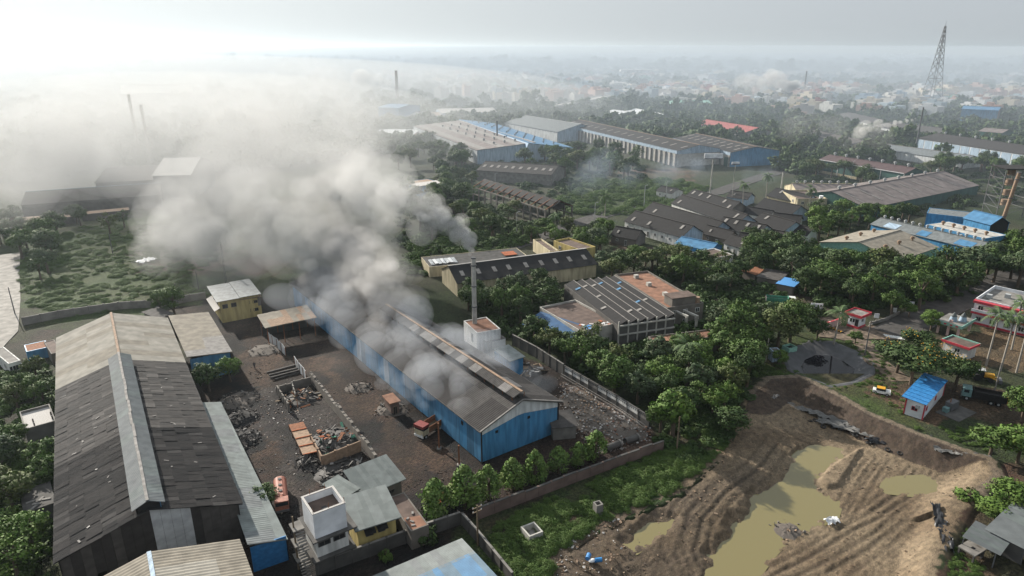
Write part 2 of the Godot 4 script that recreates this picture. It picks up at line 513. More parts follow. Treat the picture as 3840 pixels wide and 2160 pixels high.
var ruts: Array = [[Vector2(66.7, -110.1), Vector2(57.7, -100.3), Vector2(49.8, -89.9)], [Vector2(68.2, -110.1), Vector2(59.5, -100.3), Vector2(51.8, -90.9)], [Vector2(73.8, -106.3), Vector2(67.1, -100.3), Vector2(59.3, -94.4)], [Vector2(72.7, -106.9), Vector2(66.0, -100.9), Vector2(58.2, -94.9)], [Vector2(35.8, -80.3), Vector2(43.5, -84.5), Vector2(52.0, -89.9), Vector2(59.0, -93.9), Vector2(66.5, -99.2)], [Vector2(36.8, -79.1), Vector2(45.0, -83.6), Vector2(53.5, -89.0), Vector2(60.5, -92.8)], [Vector2(40.8, -79.1), Vector2(49.5, -84.5), Vector2(57.2, -89.0), Vector2(66.0, -95.9)], [Vector2(45.9, -80.3), Vector2(54.2, -85.3), Vector2(63.2, -91.9)], [Vector2(28.3, -79.6), Vector2(27.3, -83.6), Vector2(29.9, -89.9), Vector2(35.7, -97.0), Vector2(43.4, -103.8), Vector2(50.2, -112.8)], [Vector2(26.3, -79.6), Vector2(25.7, -84.5), Vector2(28.8, -91.9), Vector2(35.0, -99.2), Vector2(42.8, -106.3), Vector2(49.7, -115.6)], [Vector2(23.7, -79.6), Vector2(22.2, -83.6), Vector2(26.1, -92.8), Vector2(32.6, -100.3)]]


func seg_dist(p: Vector2, line) -> float:
	var best := 1e9
	for i in line.size() - 1:
		best = minf(best, p.distance_squared_to(Geometry2D.get_closest_point_to_segment(p, line[i], line[i + 1])))
	return sqrt(best)


func inside(p: Vector2, poly: PackedVector2Array) -> bool:
	return Geometry2D.is_point_in_polygon(p, poly)


func ss(a: float, b: float, x: float) -> float:
	return smoothstep(a, b, x)


func zone(poly: Array, c: Color, c2: Color, mix_scale := 1.0, ragged := 3.0) -> void:
	var pv := PackedVector2Array(poly)
	var r := Rect2(pv[0], Vector2.ZERO)
	for v in pv:
		r = r.expand(v)
	zones.append([pv, c, c2, mix_scale, ragged, r.grow(6.0)])


func make_zones() -> void:
	# colours are bare soil, soot, grass and concrete dust
	var soot := Color(0.016, 0.014, 0.0135)
	var brown := Color(0.054, 0.035, 0.026)
	zone([Vector2(-97.4, -181.9), Vector2(-87.4, -193.9), Vector2(-61.6, -187.8), Vector2(-9.0, -161.4), Vector2(12.1, -141.9), Vector2(27.6, -118.2), Vector2(27.9, -112.1), Vector2(-9.7, -87.0), Vector2(-10.9, -75.8), Vector2(-41.8, -75.8), Vector2(-78.2, -149.4)], brown, soot, 1.3, 1.0)
	zone([Vector2(-70.3, -161.4), Vector2(-50.2, -148.3), Vector2(-43.5, -148.3), Vector2(-27.5, -127.8), Vector2(-12.3, -108.3), Vector2(-5.2, -97.0), Vector2(-7.7, -94.3), Vector2(-17.0, -105.8), Vector2(-31.4, -122.9), Vector2(-44.9, -143.0), Vector2(-55.3, -140.9), Vector2(-52.2, -124.5), Vector2(-41.3, -103.3), Vector2(-45.5, -103.3), Vector2(-57.4, -129.6)], Color(0.088, 0.054, 0.036), Color(0.044, 0.029, 0.021), 1.8, 2.5)
	zone([Vector2(-64.6, -137.0), Vector2(-61.5, -143.0), Vector2(-49.5, -116.7), Vector2(-45.5, -103.3), Vector2(-49.0, -103.3)], Color(0.014, 0.013, 0.013), Color(0.03, 0.026, 0.025), 2.0, 3.0)
	zone([Vector2(-56.2, -133.2), Vector2(-45.2, -131.4), Vector2(-33.9, -119.7), Vector2(-25.9, -107.1), Vector2(-31.7, -98.6), Vector2(-37.8, -100.9), Vector2(-47.7, -113.8)], Color(0.060, 0.050, 0.045), Color(0.024, 0.021, 0.021), 2.6, 3.0)
	zone([Vector2(-41.6, -102.1), Vector2(-32.2, -103.3), Vector2(-32.1, -97.5), Vector2(-35.8, -94.3), Vector2(-39.9, -87.4), Vector2(-42.7, -95.4)], Color(0.075, 0.058, 0.048), Color(0.026, 0.023, 0.022), 2.6, 3.0)
	zone([Vector2(10.0, -137.9), Vector2(16.4, -131.4), Vector2(26.0, -118.2), Vector2(26.5, -112.4), Vector2(18.4, -108.3), Vector2(12.0, -119.7)], Color(0.125, 0.082, 0.062), Color(0.05, 0.034, 0.026), 2.0, 2.5)
	zone([Vector2(12.1, -136.0), Vector2(17.3, -131.4), Vector2(23.4, -121.3), Vector2(24.1, -116.0), Vector2(18.5, -114.5), Vector2(13.3, -124.5)], Color(0.46, 0.40, 0.37), Color(0.17, 0.125, 0.10), 3.0, 2.0)
	# the weedy field on the left
	zone([Vector2(-184.5, -242.3), Vector2(-185.2, -285.2), Vector2(-154.9, -300.1), Vector2(-78.8, -237.2), Vector2(-68.8, -203.9), Vector2(-87.0, -192.9), Vector2(-101.2, -178.2), Vector2(-122.9, -173.7), Vector2(-142.2, -184.5)], Color(0.052, 0.088, 0.022), Color(0.075, 0.088, 0.033), 0.8, 4.0)
	zone([Vector2(-137.8, -237.2), Vector2(-132.6, -253.3), Vector2(-78.8, -237.2), Vector2(-71.9, -214.0), Vector2(-88.6, -209.9), Vector2(-108.6, -214.0), Vector2(-121.7, -214.0)], Color(0.124, 0.084, 0.059), Color(0.074, 0.081, 0.031), 1.2, 5.0)
	zone([Vector2(-129.9, -158.9), Vector2(-120.7, -166.7), Vector2(-84.8, -111.0), Vector2(-93.1, -107.1)], Color(0.065, 0.048, 0.036), Color(0.037, 0.037, 0.022), 1.2, 2.0)
	# the grass strip beside the brick wall
	zone([Vector2(-11.1, -83.0), Vector2(27.6, -110.3), Vector2(47.6, -132.3), Vector2(51.0, -129.6), Vector2(40.0, -109.7), Vector2(27.3, -95.9), Vector2(13.0, -87.0), Vector2(6.5, -81.3), Vector2(6.2, -75.8), Vector2(-2.6, -75.8)], Color(0.043, 0.071, 0.019), Color(0.062, 0.053, 0.028), 1.0, 2.0)
	zone([Vector2(5.6, -86.0), Vector2(17.3, -91.3), Vector2(18.7, -84.7), Vector2(15.0, -75.8), Vector2(6.2, -75.8)], Color(0.161, 0.108, 0.071), Color(0.099, 0.077, 0.050), 1.5, 3.0)
	# lawn round the pond, beaten earth by the hut, bare soil by the corner sheds
	zone([Vector2(54.3, -137.0), Vector2(62.9, -156.4), Vector2(78.0, -166.7), Vector2(89.5, -154.1), Vector2(83.6, -137.0), Vector2(79.3, -115.2), Vector2(73.5, -122.1), Vector2(65.2, -139.9), Vector2(58.6, -138.9)], Color(0.053, 0.081, 0.019), Color(0.074, 0.065, 0.031), 1.0, 2.0)
	zone([Vector2(77.7, -132.3), Vector2(86.3, -137.0), Vector2(100.5, -137.0), Vector2(109.1, -129.6), Vector2(111.9, -119.7), Vector2(95.0, -109.7), Vector2(86.9, -115.2), Vector2(82.6, -119.7), Vector2(78.8, -124.5)], Color(0.124, 0.077, 0.046), Color(0.081, 0.059, 0.037), 1.2, 2.0)
	zone([Vector2(82.1, -117.4), Vector2(92.3, -121.3), Vector2(97.4, -118.2), Vector2(88.6, -109.7), Vector2(85.2, -112.4)], Color(0.037, 0.053, 0.019), Color(0.050, 0.046, 0.025), 1.0, 1.5)
	zone([Vector2(106.5, -161.4), Vector2(123.2, -166.7), Vector2(144.3, -161.4), Vector2(135.5, -143.0), Vector2(109.7, -143.0), Vector2(104.4, -149.4)], Color(0.167, 0.112, 0.062), Color(0.105, 0.077, 0.046), 1.2, 2.5)
	zone([Vector2(79.4, -100.9), Vector2(107.3, -113.8), Vector2(95.4, -90.3), Vector2(77.2, -75.0), Vector2(57.5, -75.0), Vector2(61.9, -82.1), Vector2(72.0, -92.8)], Color(0.099, 0.056, 0.037), Color(0.056, 0.053, 0.028), 1.5, 2.5)
	zone([Vector2(76.3, -214.0), Vector2(96.1, -202.0), Vector2(95.9, -187.8), Vector2(80.4, -178.2), Vector2(70.3, -184.5)], Color(0.118, 0.077, 0.053), Color(0.068, 0.056, 0.037), 1.0, 3.0)
	# weeds and bare ground farther off
	zone([Vector2(18.2, -334.7), Vector2(47.6, -383.6), Vector2(90.2, -383.6), Vector2(106.8, -354.9), Vector2(75.3, -308.1), Vector2(48.0, -296.3), Vector2(20.2, -304.1)], Color(0.071, 0.108, 0.028), Color(0.050, 0.074, 0.022), 0.6, 4.0)
	zone([Vector2(38.5, -253.3), Vector2(61.0, -245.0), Vector2(55.7, -227.4), Vector2(39.1, -237.2)], Color(0.105, 0.068, 0.046), Color(0.074, 0.056, 0.040), 1.0, 2.0)
	zone([Vector2(59.2, -403.0), Vector2(83.3, -431.9), Vector2(114.6, -417.0), Vector2(96.9, -383.6), Vector2(69.0, -377.5)], Color(0.130, 0.087, 0.059), Color(0.068, 0.074, 0.031), 0.7, 5.0)
	zone([Vector2(-15.1, -447.9), Vector2(20.1, -483.5), Vector2(44.7, -447.9), Vector2(22.3, -417.0), Vector2(-1.9, -403.0)], Color(0.074, 0.093, 0.031), Color(0.105, 0.074, 0.050), 0.7, 5.0)


func ground_color(p: Vector2) -> Color:
	var n := fbm.get_noise_2d(p.x * 1.5, p.y * 1.5)
	var f := fine.get_noise_2d(p.x * 6.0, p.y * 6.0)
	var c := Color(0.034, 0.052, 0.016).lerp(Color(0.052, 0.054, 0.026), clampf(0.5 + n * 1.6, 0, 1))
	var w := Vector2(fbm.get_noise_2d(p.x * 7.0, p.y * 7.0 + 90.0), fbm.get_noise_2d(p.x * 7.0 + 300.0, p.y * 7.0))
	for z in zones:
		if not z[5].has_point(p):
			continue
		if inside(p + w * (z[4] * 2.2), z[0]):
			var k := clampf(0.5 + 1.7 * fbm.get_noise_2d(p.x * 3.0 * z[3] + 50.0, p.y * 3.0 * z[3]), 0, 1)
			c = z[1].lerp(z[2], k)
	return c * (1.0 + 0.45 * f)


func ground_height(p: Vector2) -> float:
	if inside(p, pond_poly):
		return -3.0
	return fbm.get_noise_2d(p.x * 4.0, p.y * 4.0) * 0.12


var pond_line: PackedVector2Array


func grid(n: String, xs: PackedFloat32Array, zs: PackedFloat32Array, m, height: Callable, color: Callable) -> MeshInstance3D:
	if zs[0] > zs[zs.size() - 1]:
		zs = zs.duplicate()
		zs.reverse()
	var nx := xs.size()
	var nz := zs.size()
	var v := PackedVector3Array()
	var c := PackedColorArray()
	v.resize(nx * nz); c.resize(nx * nz)
	for j in nz:
		for i in nx:
			var p := Vector2(xs[i], zs[j])
			v[j * nx + i] = Vector3(p.x, height.call(p), p.y)
			c[j * nx + i] = color.call(p)
	var nr := PackedVector3Array()
	nr.resize(nx * nz)
	for j in nz:
		for i in nx:
			var dx := v[j * nx + mini(i + 1, nx - 1)] - v[j * nx + maxi(i - 1, 0)]
			var dz := v[mini(j + 1, nz - 1) * nx + i] - v[maxi(j - 1, 0) * nx + i]
			var q := dz.cross(dx)
			nr[j * nx + i] = (q if q.y > 0 else -q).normalized()
	var id := PackedInt32Array()
	id.resize((nx - 1) * (nz - 1) * 6)
	var k := 0
	for j in nz - 1:
		for i in nx - 1:
			var a := j * nx + i
			for q in [a, a + 1, a + nx, a + 1, a + nx + 1, a + nx]:
				id[k] = q
				k += 1
	var arr := []
	arr.resize(Mesh.ARRAY_MAX)
	arr[Mesh.ARRAY_VERTEX] = v; arr[Mesh.ARRAY_NORMAL] = nr; arr[Mesh.ARRAY_COLOR] = c; arr[Mesh.ARRAY_INDEX] = id
	var am := ArrayMesh.new()
	am.add_surface_from_arrays(Mesh.PRIMITIVE_TRIANGLES, arr)
	return put(self, n, am, m)


func steps(a: float, b: float, d: float) -> PackedFloat32Array:
	var o := PackedFloat32Array()
	var n := int(ceil(absf(b - a) / d))
	for i in n + 1:
		o.append(lerpf(a, b, float(i) / n))
	return o


var pit_rect := Rect2()


func base_height(p: Vector2) -> float:
	if pit_rect.has_point(p) and inside(p, pit_poly) and seg_dist(p, crest) > 1.2 and seg_dist(p, shore) > 1.2:
		return -7.0
	return ground_height(p)


func pit_height(p: Vector2) -> float:
	var dc := seg_dist(p, crest)
	var ds := seg_dist(p, shore)
	if not inside(p, pit_poly):
		var berm := 0.6 * (1.0 - ss(0.8, 3.6, dc))
		return 0.03 + berm - 0.5 * ss(2.0, 3.6, minf(dc, ds))
	var h := -2.0 * ss(0.0, 16.0, ds)
	h = lerpf(0.6, h, ss(0.3, 6.0, dc) if p.y < -92.0 else ss(0.0, 4.0, dc))
	var low := ss(0.2, 0.9, -h / 2.0)
	var f := fine.get_noise_2d(p.x * 9.0, p.y * 9.0)
	h += f * 0.09 + fine.get_noise_2d(p.x * 31.0, p.y * 31.0) * 0.10 + fbm.get_noise_2d(p.x * 9.0, p.y * 9.0) * 0.14 * low
	for r in ruts:
		var d := seg_dist(p, r)
		if d < 1.5:
			h += (0.035 * exp(-pow((d - 0.62) / 0.22, 2.0)) - 0.06 * exp(-pow(d / 0.32, 2.0))) * (0.6 + 1.4 * absf(fine.get_noise_2d(p.x * 3.0 + 40.0, p.y * 3.0)))
	for w in [[pool, 0.0], [pool_b, 0.0], [pool_c, 1.3]]:
		var d := seg_dist(p, w[0]) * (1.0 if inside(p, w[0]) else -1.0)
		if d > -1.5:
			h = lerpf(h, -2.16 + w[1] + f * 0.1, ss(-0.9, 1.3, d + 1.3 * fine.get_noise_2d(p.x * 4.0, p.y * 4.0)))
	# the spit of clay left standing in the pool
	if inside(p, spit):
		h = maxf(h, -1.5 + f * 0.08 - 0.6 * (1.0 - ss(0.0, 0.9, seg_dist(p, spit))))
	return h


var spit := PackedVector2Array([Vector2(65.4, -112.8), Vector2(68.3, -114.2), Vector2(65.2, -110.1), Vector2(57.2, -100.5), Vector2(54.5, -100.1), Vector2(53.5, -102.6), Vector2(58.0, -107.3)])


func pit_color(p: Vector2) -> Color:
	var n := fbm.get_noise_2d(p.x * 5.0, p.y * 5.0)
	var f := fine.get_noise_2d(p.x * 11.0, p.y * 11.0)
	var dc := seg_dist(p, crest)
	var c := Color(0.175, 0.125, 0.078).lerp(Color(0.25, 0.188, 0.122), clampf(0.5 + n * 1.5, 0, 1))
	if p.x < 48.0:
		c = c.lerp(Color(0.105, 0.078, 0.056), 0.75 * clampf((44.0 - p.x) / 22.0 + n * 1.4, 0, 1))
	for r in ruts:   # wet clay pressed dark in the wheel tracks
		if seg_dist(p, r) < 0.3 + 0.4 * f:
			c = c * 0.7
	if inside(p, pit_poly) and dc < 6.0 and p.y < -105.0:
		c = Color(0.070, 0.049, 0.035).lerp(Color(0.095, 0.066, 0.046), clampf(0.5 + n, 0, 1))   # earth slope cut by the digger, its shade put into the colour
	if dc < 1.6 + f and p.y < -95.0 and not inside(p, pit_poly):
		c = Color(0.20, 0.155, 0.11)   # the trodden bank on top
	elif not inside(p, pit_poly) and minf(dc, seg_dist(p, shore)) > 1.2 + f:
		c = ground_color(p)
	return c * (1.0 + 0.5 * f + 0.45 * fine.get_noise_2d(p.x * 28.0, p.y * 28.0))


func ground() -> void:
	fbm.noise_type = FastNoiseLite.TYPE_SIMPLEX_SMOOTH; fbm.frequency = 0.012; fbm.fractal_octaves = 4; fbm.seed = 5
	fine.noise_type = FastNoiseLite.TYPE_SIMPLEX_SMOOTH; fine.frequency = 0.05; fine.fractal_octaves = 3; fine.seed = 9
	pond_line = pond_poly.duplicate()
	pond_line.append(pond_poly[0])
	spit.append(spit[0])
	pit_poly = crest.duplicate()
	for v in shore:
		pit_poly.append(v)
	pit_rect = Rect2(pit_poly[0], Vector2.ZERO)
	for v in pit_poly:
		pit_rect = pit_rect.expand(v)
	var more: Array = []
	for r in ruts:
		for o in [Vector2(1.9, 0.9)]:
			var q: Array = []
			for v in r:
				q.append(v + o + Vector2(rng.randf_range(-0.5, 0.5), rng.randf_range(-0.5, 0.5)))
			more.append(q)
	ruts.append_array(more)
	make_zones()
	var zs := steps(-60, -200, 0.8)
	zs.append_array(steps(-202, -330, 2.0))
	zs.append_array(steps(-335, -640, 5.0))
	var xs := steps(-420, -230, 6.0)
	xs.append_array(steps(-227, -112, 2.4))
	xs.append_array(steps(-111, 125, 0.9))
	xs.append_array(steps(127, 250, 2.4))
	xs.append_array(steps(256, 480, 6.0))
	structure(grid("ground", xs, zs, "ground", base_height, ground_color))
	# the plain that runs on to the horizon
	var fx := steps(-9000, 9000, 300.0)
	var fz := steps(-30, -60, 30.0)
	fz = steps(-636, -9500, 180.0)
	structure(grid("plain", fx, fz, "ground", func(_p): return -0.2, func(p): return Color(0.055, 0.07, 0.03).lerp(Color(0.12, 0.11, 0.06), clampf(0.5 + 1.5 * fbm.get_noise_2d(p.x * 0.2, p.y * 0.2), 0, 1))))
	for sd in [-1.0, 1.0]:
		structure(grid("plain", steps(sd * 415, sd * 3000, 150.0) if sd > 0 else steps(-3000, -415, 150.0), steps(-60, -640, 60.0), "ground", func(_p): return -0.25, func(p): return Color(0.06, 0.075, 0.03).lerp(Color(0.10, 0.09, 0.05), clampf(0.5 + 1.5 * fbm.get_noise_2d(p.x * 0.4, p.y * 0.4), 0, 1))))
	structure(grid("plain", steps(-500, 500, 100.0), steps(60, -62, 40.0), "ground", func(_p): return -0.25, func(_p): return Color(0.09, 0.075, 0.05)))
	# the excavated clay pit, with its ruts, and the water that stands in it
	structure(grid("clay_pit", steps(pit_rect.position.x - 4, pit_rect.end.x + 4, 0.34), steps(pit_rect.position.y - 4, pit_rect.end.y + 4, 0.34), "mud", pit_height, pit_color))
	water("pit_water", pool, -2.05, "muddy_water", 0.3)
	water("pit_water", pool_b, -2.05, "muddy_water", 0.3)
	water("pit_water", pool_c, -0.77, "muddy_water", 0.3)
	# the lined pond
	var rim := pond_poly
	var mid := Vector2.ZERO
	for v in rim:
		mid += v / rim.size()
	var st := SurfaceTool.new()
	st.begin(Mesh.PRIMITIVE_TRIANGLES)
	for i in rim.size():
		var a := rim[i]
		var b := rim[(i + 1) % rim.size()]
		for q in [[1.09, 0.02, 1.03, 0.16], [1.03, 0.16, 1.0, 0.14], [1.0, 0.14, 0.72, -1.2], [0.72, -1.2, 0.5, -1.75], [0.5, -1.75, 0.0, -1.8]]:
			var a0: Vector2 = mid + (a - mid) * q[0]
			var b0: Vector2 = mid + (b - mid) * q[0]
			var a1: Vector2 = mid + (a - mid) * q[2]
			var b1: Vector2 = mid + (b - mid) * q[2]
			for v in [Vector3(a0.x, q[1], a0.y), Vector3(b0.x, q[1], b0.y), Vector3(b1.x, q[3], b1.y), Vector3(a0.x, q[1], a0.y), Vector3(b1.x, q[3], b1.y), Vector3(a1.x, q[3], a1.y)]:
				st.add_vertex(v)
	st.generate_normals()
	structure(put(self, "pond_liner", st.commit(), "liner"))
	var small := PackedVector2Array()
	for v in rim:
		small.append(mid + (v - mid) * 0.62)
	water("pond_water", small, -1.40, "black_water", 0.0)


func water(n: String, poly: PackedVector2Array, y: float, m, grow: float) -> void:
	var pv := poly
	if grow > 0.0:
		pv = Geometry2D.offset_polygon(poly, grow)[0]
	var id := Geometry2D.triangulate_polygon(pv)
	var st := SurfaceTool.new()
	st.begin(Mesh.PRIMITIVE_TRIANGLES)
	for k in id.size() / 3:
		var a := pv[id[k * 3]]
		var b := pv[id[k * 3 + 1]]
		var c := pv[id[k * 3 + 2]]
		for q in ([a, b, c] if (b - a).cross(c - a) > 0 else [a, c, b]):
			st.set_normal(Vector3.UP); st.add_vertex(Vector3(q.x, y, q.y))
	structure(put(self, n, st.commit(), m))


# a strip of road along a line
func road(n: String, pts: Array, w: float, m, y := 0.16) -> Node3D:
	var st := SurfaceTool.new()
	st.begin(Mesh.PRIMITIVE_TRIANGLES)
	for i in pts.size() - 1:
		var a: Vector2 = pts[i]
		var b: Vector2 = pts[i + 1]
		var da := (pts[i + 1] - pts[maxi(i - 1, 0)] as Vector2).normalized()
		var db := (pts[mini(i + 2, pts.size() - 1)] - pts[i] as Vector2).normalized()
		var na := Vector2(-da.y, da.x) * w / 2
		var nb := Vector2(-db.y, db.x) * w / 2
		var q := [a - na, a + na, b + nb, b - nb]
		prism(st, [Vector3(q[0].x, y, q[0].y), Vector3(q[1].x, y, q[1].y), Vector3(q[2].x, y, q[2].y), Vector3(q[3].x, y, q[3].y)], 0.5)
	st.generate_normals()
	return structure(put(self, n, st.commit(), m))


# ---------------------------------------------------------------- trees
var crowns := {}
var trunk_mesh: Mesh
var frond_mesh: Mesh


# a crown inside the box -1..1: clumps of leaf-sized faces with gaps between the clumps
func crown(sd: int, clumps: int, leaves: int, size: float, shape: String) -> Mesh:
	var r := RandomNumberGenerator.new()
	r.seed = sd
	var v := PackedVector3Array()
	var nr := PackedVector3Array()
	var col := PackedColorArray()
	for k in clumps:
		var d := Vector3(r.randfn(), r.randfn(), r.randfn()).normalized()
		var rad := 0.30 + 0.5 * sqrt(r.randf())
		var c := d * rad
		var cr := r.randf_range(0.22, 0.40)
		if shape == "dome":
			c.y = absf(c.y) * 0.9 - 0.35 + r.randf_range(-0.15, 0.1)
		elif shape == "cone":
			var t := r.randf()
			var a := r.randf() * TAU
			c = Vector3(cos(a), 0, sin(a)) * (0.66 * sin(PI * (0.24 + 0.76 * t))) * sqrt(r.randf_range(0.4, 1.0)) + Vector3(0, t * 1.75 - 0.85, 0)
			cr = lerpf(0.36, 0.2, t)
		elif shape == "umbrella":
			c.y = c.y * 0.35 + 0.15
			c.x *= 1.1; c.z *= 1.1
		var tone := r.randf_range(0.7, 1.25)
		var tint := Color(tone * r.randf_range(0.9, 1.2), tone, tone * r.randf_range(0.75, 1.15))
		for i in leaves:
			var e := Vector3(r.randfn(), r.randfn() * 0.8 + 0.15, r.randfn()).normalized()
			var p := c + e * cr * pow(r.randf(), 0.4)
			var nm := (e + Vector3(r.randfn(), r.randfn(), r.randfn()) * 0.45).normalized()
			var s := nm.cross(Vector3(r.randfn(), r.randfn(), r.randfn())).normalized() * size * r.randf_range(0.6, 1.2)
			var u := nm.cross(s.normalized()) * size * r.randf_range(0.5, 0.9)
			var sh := (e * 0.7 + nm * 0.5 + p.normalized() * 0.4).normalized()
			var tt := tint * r.randf_range(0.8, 1.2)
			for q in [p - s, p + u, p + s, p - s, p + s, p - u]:
				v.append(q); nr.append(sh); col.append(tt)
	var arr := []
	arr.resize(Mesh.ARRAY_MAX)
	arr[Mesh.ARRAY_VERTEX] = v; arr[Mesh.ARRAY_NORMAL] = nr; arr[Mesh.ARRAY_COLOR] = col
	var am := ArrayMesh.new()
	am.add_surface_from_arrays(Mesh.PRIMITIVE_TRIANGLES, arr)
	return am


func tree_meshes() -> void:
	crowns.broad = [crown(1, 34, 70, 0.075, ""), crown(2, 40, 62, 0.075, ""), crown(3, 30, 76, 0.08, "dome"), crown(4, 36, 66, 0.075, "dome")]
	crowns.cone = [crown(11, 46, 60, 0.07, "cone"), crown(12, 46, 60, 0.07, "cone"), crown(13, 44, 60, 0.07, "cone")]
	crowns.umbrella = [crown(21, 42, 56, 0.065, "umbrella"), crown(22, 38, 60, 0.065, "umbrella")]
	crowns.bush = [crown(31, 20, 44, 0.11, "dome"), crown(32, 18, 48, 0.11, "dome"), crown(33, 22, 44, 0.10, "")]
	crowns.sparse = [crown(61, 22, 56, 0.07, ""), crown(62, 24, 48, 0.075, "dome"), crown(63, 20, 60, 0.065, "")]
	crowns.weed = [crown(51, 46, 34, 0.05, "dome")]
	crowns.far = [crown(41, 20, 22, 0.15, ""), crown(42, 18, 24, 0.15, "dome"), crown(43, 20, 22, 0.15, "dome")]
	var st := SurfaceTool.new()
	st.begin(Mesh.PRIMITIVE_TRIANGLES)
	tube(st, Vector3(0, -0.02, 0), Vector3(0.02, 0.45, 0.01), 0.045, 0.032, 7)
	tube(st, Vector3(0.02, 0.43, 0.01), Vector3(0.12, 0.72, 0.06), 0.03, 0.012, 6)
	tube(st, Vector3(0.02, 0.43, 0.01), Vector3(-0.10, 0.74, -0.05), 0.028, 0.012, 6)
	tube(st, Vector3(0.02, 0.43, 0.01), Vector3(0.0, 0.76, 0.11), 0.024, 0.01, 6)
	tube(st, Vector3(0.01, 0.36, 0.0), Vector3(0.14, 0.6, -0.12), 0.02, 0.008, 5)
	trunk_mesh = st.commit()
	# a palm frond, 1 long, arching, with leaflets
	st = SurfaceTool.new()
	st.begin(Mesh.PRIMITIVE_TRIANGLES)
	st.set_smooth_group(-1)
	var r := RandomNumberGenerator.new()
	r.seed = 77
	for i in 9:
		var t := 0.12 + i / 9.5
		var q := Vector3(t * (1.0 - 0.12 * t), 0.28 * t - 0.55 * t * t, 0)
		var q2 := Vector3((t + 0.1) * (1.0 - 0.12 * (t + 0.1)), 0.28 * (t + 0.1) - 0.55 * (t + 0.1) * (t + 0.1), 0)
		var ln := 0.30 * (1.0 - absf(t - 0.45))
		for sd in [-1.0, 1.0]:
			var tip := q2 + Vector3(0.08, -0.10 - 0.05 * r.randf(), sd * ln)
			st.set_color(Color(1, 1, 1) * r.randf_range(0.75, 1.2))
			for w in [q, q2, tip]:
				st.add_vertex(w)
	st.generate_normals()
	frond_mesh = st.commit()


func clear_of_buildings(p: Vector2, pad := 0.0) -> bool:
	for f in foot:
		if inside(p, f):
			return false
		if pad > 0.0:
			for i in 4:
				if p.distance_to(Geometry2D.get_closest_point_to_segment(p, f[i], f[(i + 1) % 4])) < pad:
					return false
	return true


# h tall, r crown radius
func tree(label: String, group: String, kind: String, at: Vector2, h: float, r: float, leaf := "leaf_mid", n := "broadleaf_tree") -> Node3D:
	var o := thing(n, label, "tree", Vector3(at.x, 0, at.y), rng.randf() * TAU, group)
	var ch := h * (0.37 if kind != "cone" else 0.47)
	if kind == "umbrella":
		ch = h * 0.42
	if kind == "bush":
		ch = h * 0.62
	put(o, "trunk", trunk_mesh, "bark", Transform3D(Basis.from_scale(Vector3(h, h, h)), Vector3.ZERO))
	var ms: Array = crowns[kind]
	var b := Basis(Vector3.UP, rng.randf() * TAU) * Basis.from_scale(Vector3(r * rng.randf_range(0.92, 1.08), ch, r * rng.randf_range(0.92, 1.08)))
	put(o, "crown", ms[rng.randi() % ms.size()], leaf, Transform3D(b, Vector3(0, h - ch * 0.95 if kind != "bush" else ch * 0.75, 0)))
	return o


func palm(label: String, group: String, at: Vector2, h: float, r := 3.2, n := "palm_tree") -> Node3D:
	var o := thing(n, label, "palm tree", Vector3(at.x, 0, at.y), rng.randf() * TAU, group)
	var top := Vector3(rng.randf_range(-0.5, 0.5), h, rng.randf_range(-0.5, 0.5))
	round_bar(o, "trunk", "palm_bark", Vector3.ZERO, top, 0.24, 0.15, 7)
	for i in 15:
		var b := Basis(Vector3.UP, TAU * i / 15.0 + rng.randf_range(-0.2, 0.2)) * Basis(Vector3(0, 0, 1), rng.randf_range(-0.75, 0.75))
		put(o, "frond", frond_mesh, "leaf_palm", Transform3D(b.scaled_local(Vector3.ONE * r * rng.randf_range(0.85, 1.1)), top))
	return o


# n trees of a kind spread over a plot
func grove(label: String, group: String, kind: String, plot: Array, n: int, h0: float, h1: float, spread := 0.42, leaves := ["leaf_mid", "leaf_dark"], called := "broadleaf_tree", gap := 0.62) -> void:
	var poly := PackedVector2Array(plot)
	var r := Rect2(poly[0], Vector2.ZERO)
	for v in poly:
		r = r.expand(v)
	var got: Array = []
	var tries := 0
	while got.size() < n and tries < n * 60:
		tries += 1
		var p := r.position + Vector2(rng.randf(), rng.randf()) * r.size
		if not inside(p, poly) or not clear_of_buildings(p, 1.0):
			continue
		var h := rng.randf_range(h0, h1)
		var ok := true
		for q in got:
			if p.distance_to(q[0]) < (h + q[1]) * spread * gap:
				ok = false
				break
		if ok:
			got.append([p, h, leaves[rng.randi() % leaves.size()] if rng.randf() < 0.72 else ["leaf_olive", "leaf_grey"][rng.randi() % 2]])
	var lo := Vector2(1e9, 1e9)
	var hi := Vector2(-1e9, -1e9)
	for q in got:
		var b := Vector2(q[0].x / -q[0].y, -q[0].y)
		lo = lo.min(b); hi = hi.max(b)
	for q in got:
		var b := (Vector2(q[0].x / -q[0].y, -q[0].y) - lo) / (hi - lo + Vector2(0.001, 0.001))
		var where: String = ["front", "middle", "rear"][mini(2, int(b.y * 3.0))] + " " + ["far left", "left", "centre", "right", "far right"][mini(4, int(b.x * 5.0))]
		var size := "tall" if q[1] > lerpf(h0, h1, 0.66) else ("low" if q[1] < lerpf(h0, h1, 0.33) else "mid-height")
		var tone: String = {"leaf_dark": "dark", "leaf_mid": "green", "leaf_bright": "bright", "leaf_olive": "olive", "leaf_grey": "greyish"}[q[2]]
		var luck := rng.randf()
		var form := kind if luck < 0.66 else ("sparse" if luck < 0.87 else "umbrella")
		tree("%s %s tree, %s of %s" % [size, tone, where, label], group, form, q[0], q[1], q[1] * spread * rng.randf_range(0.85, 1.2), q[2], called)


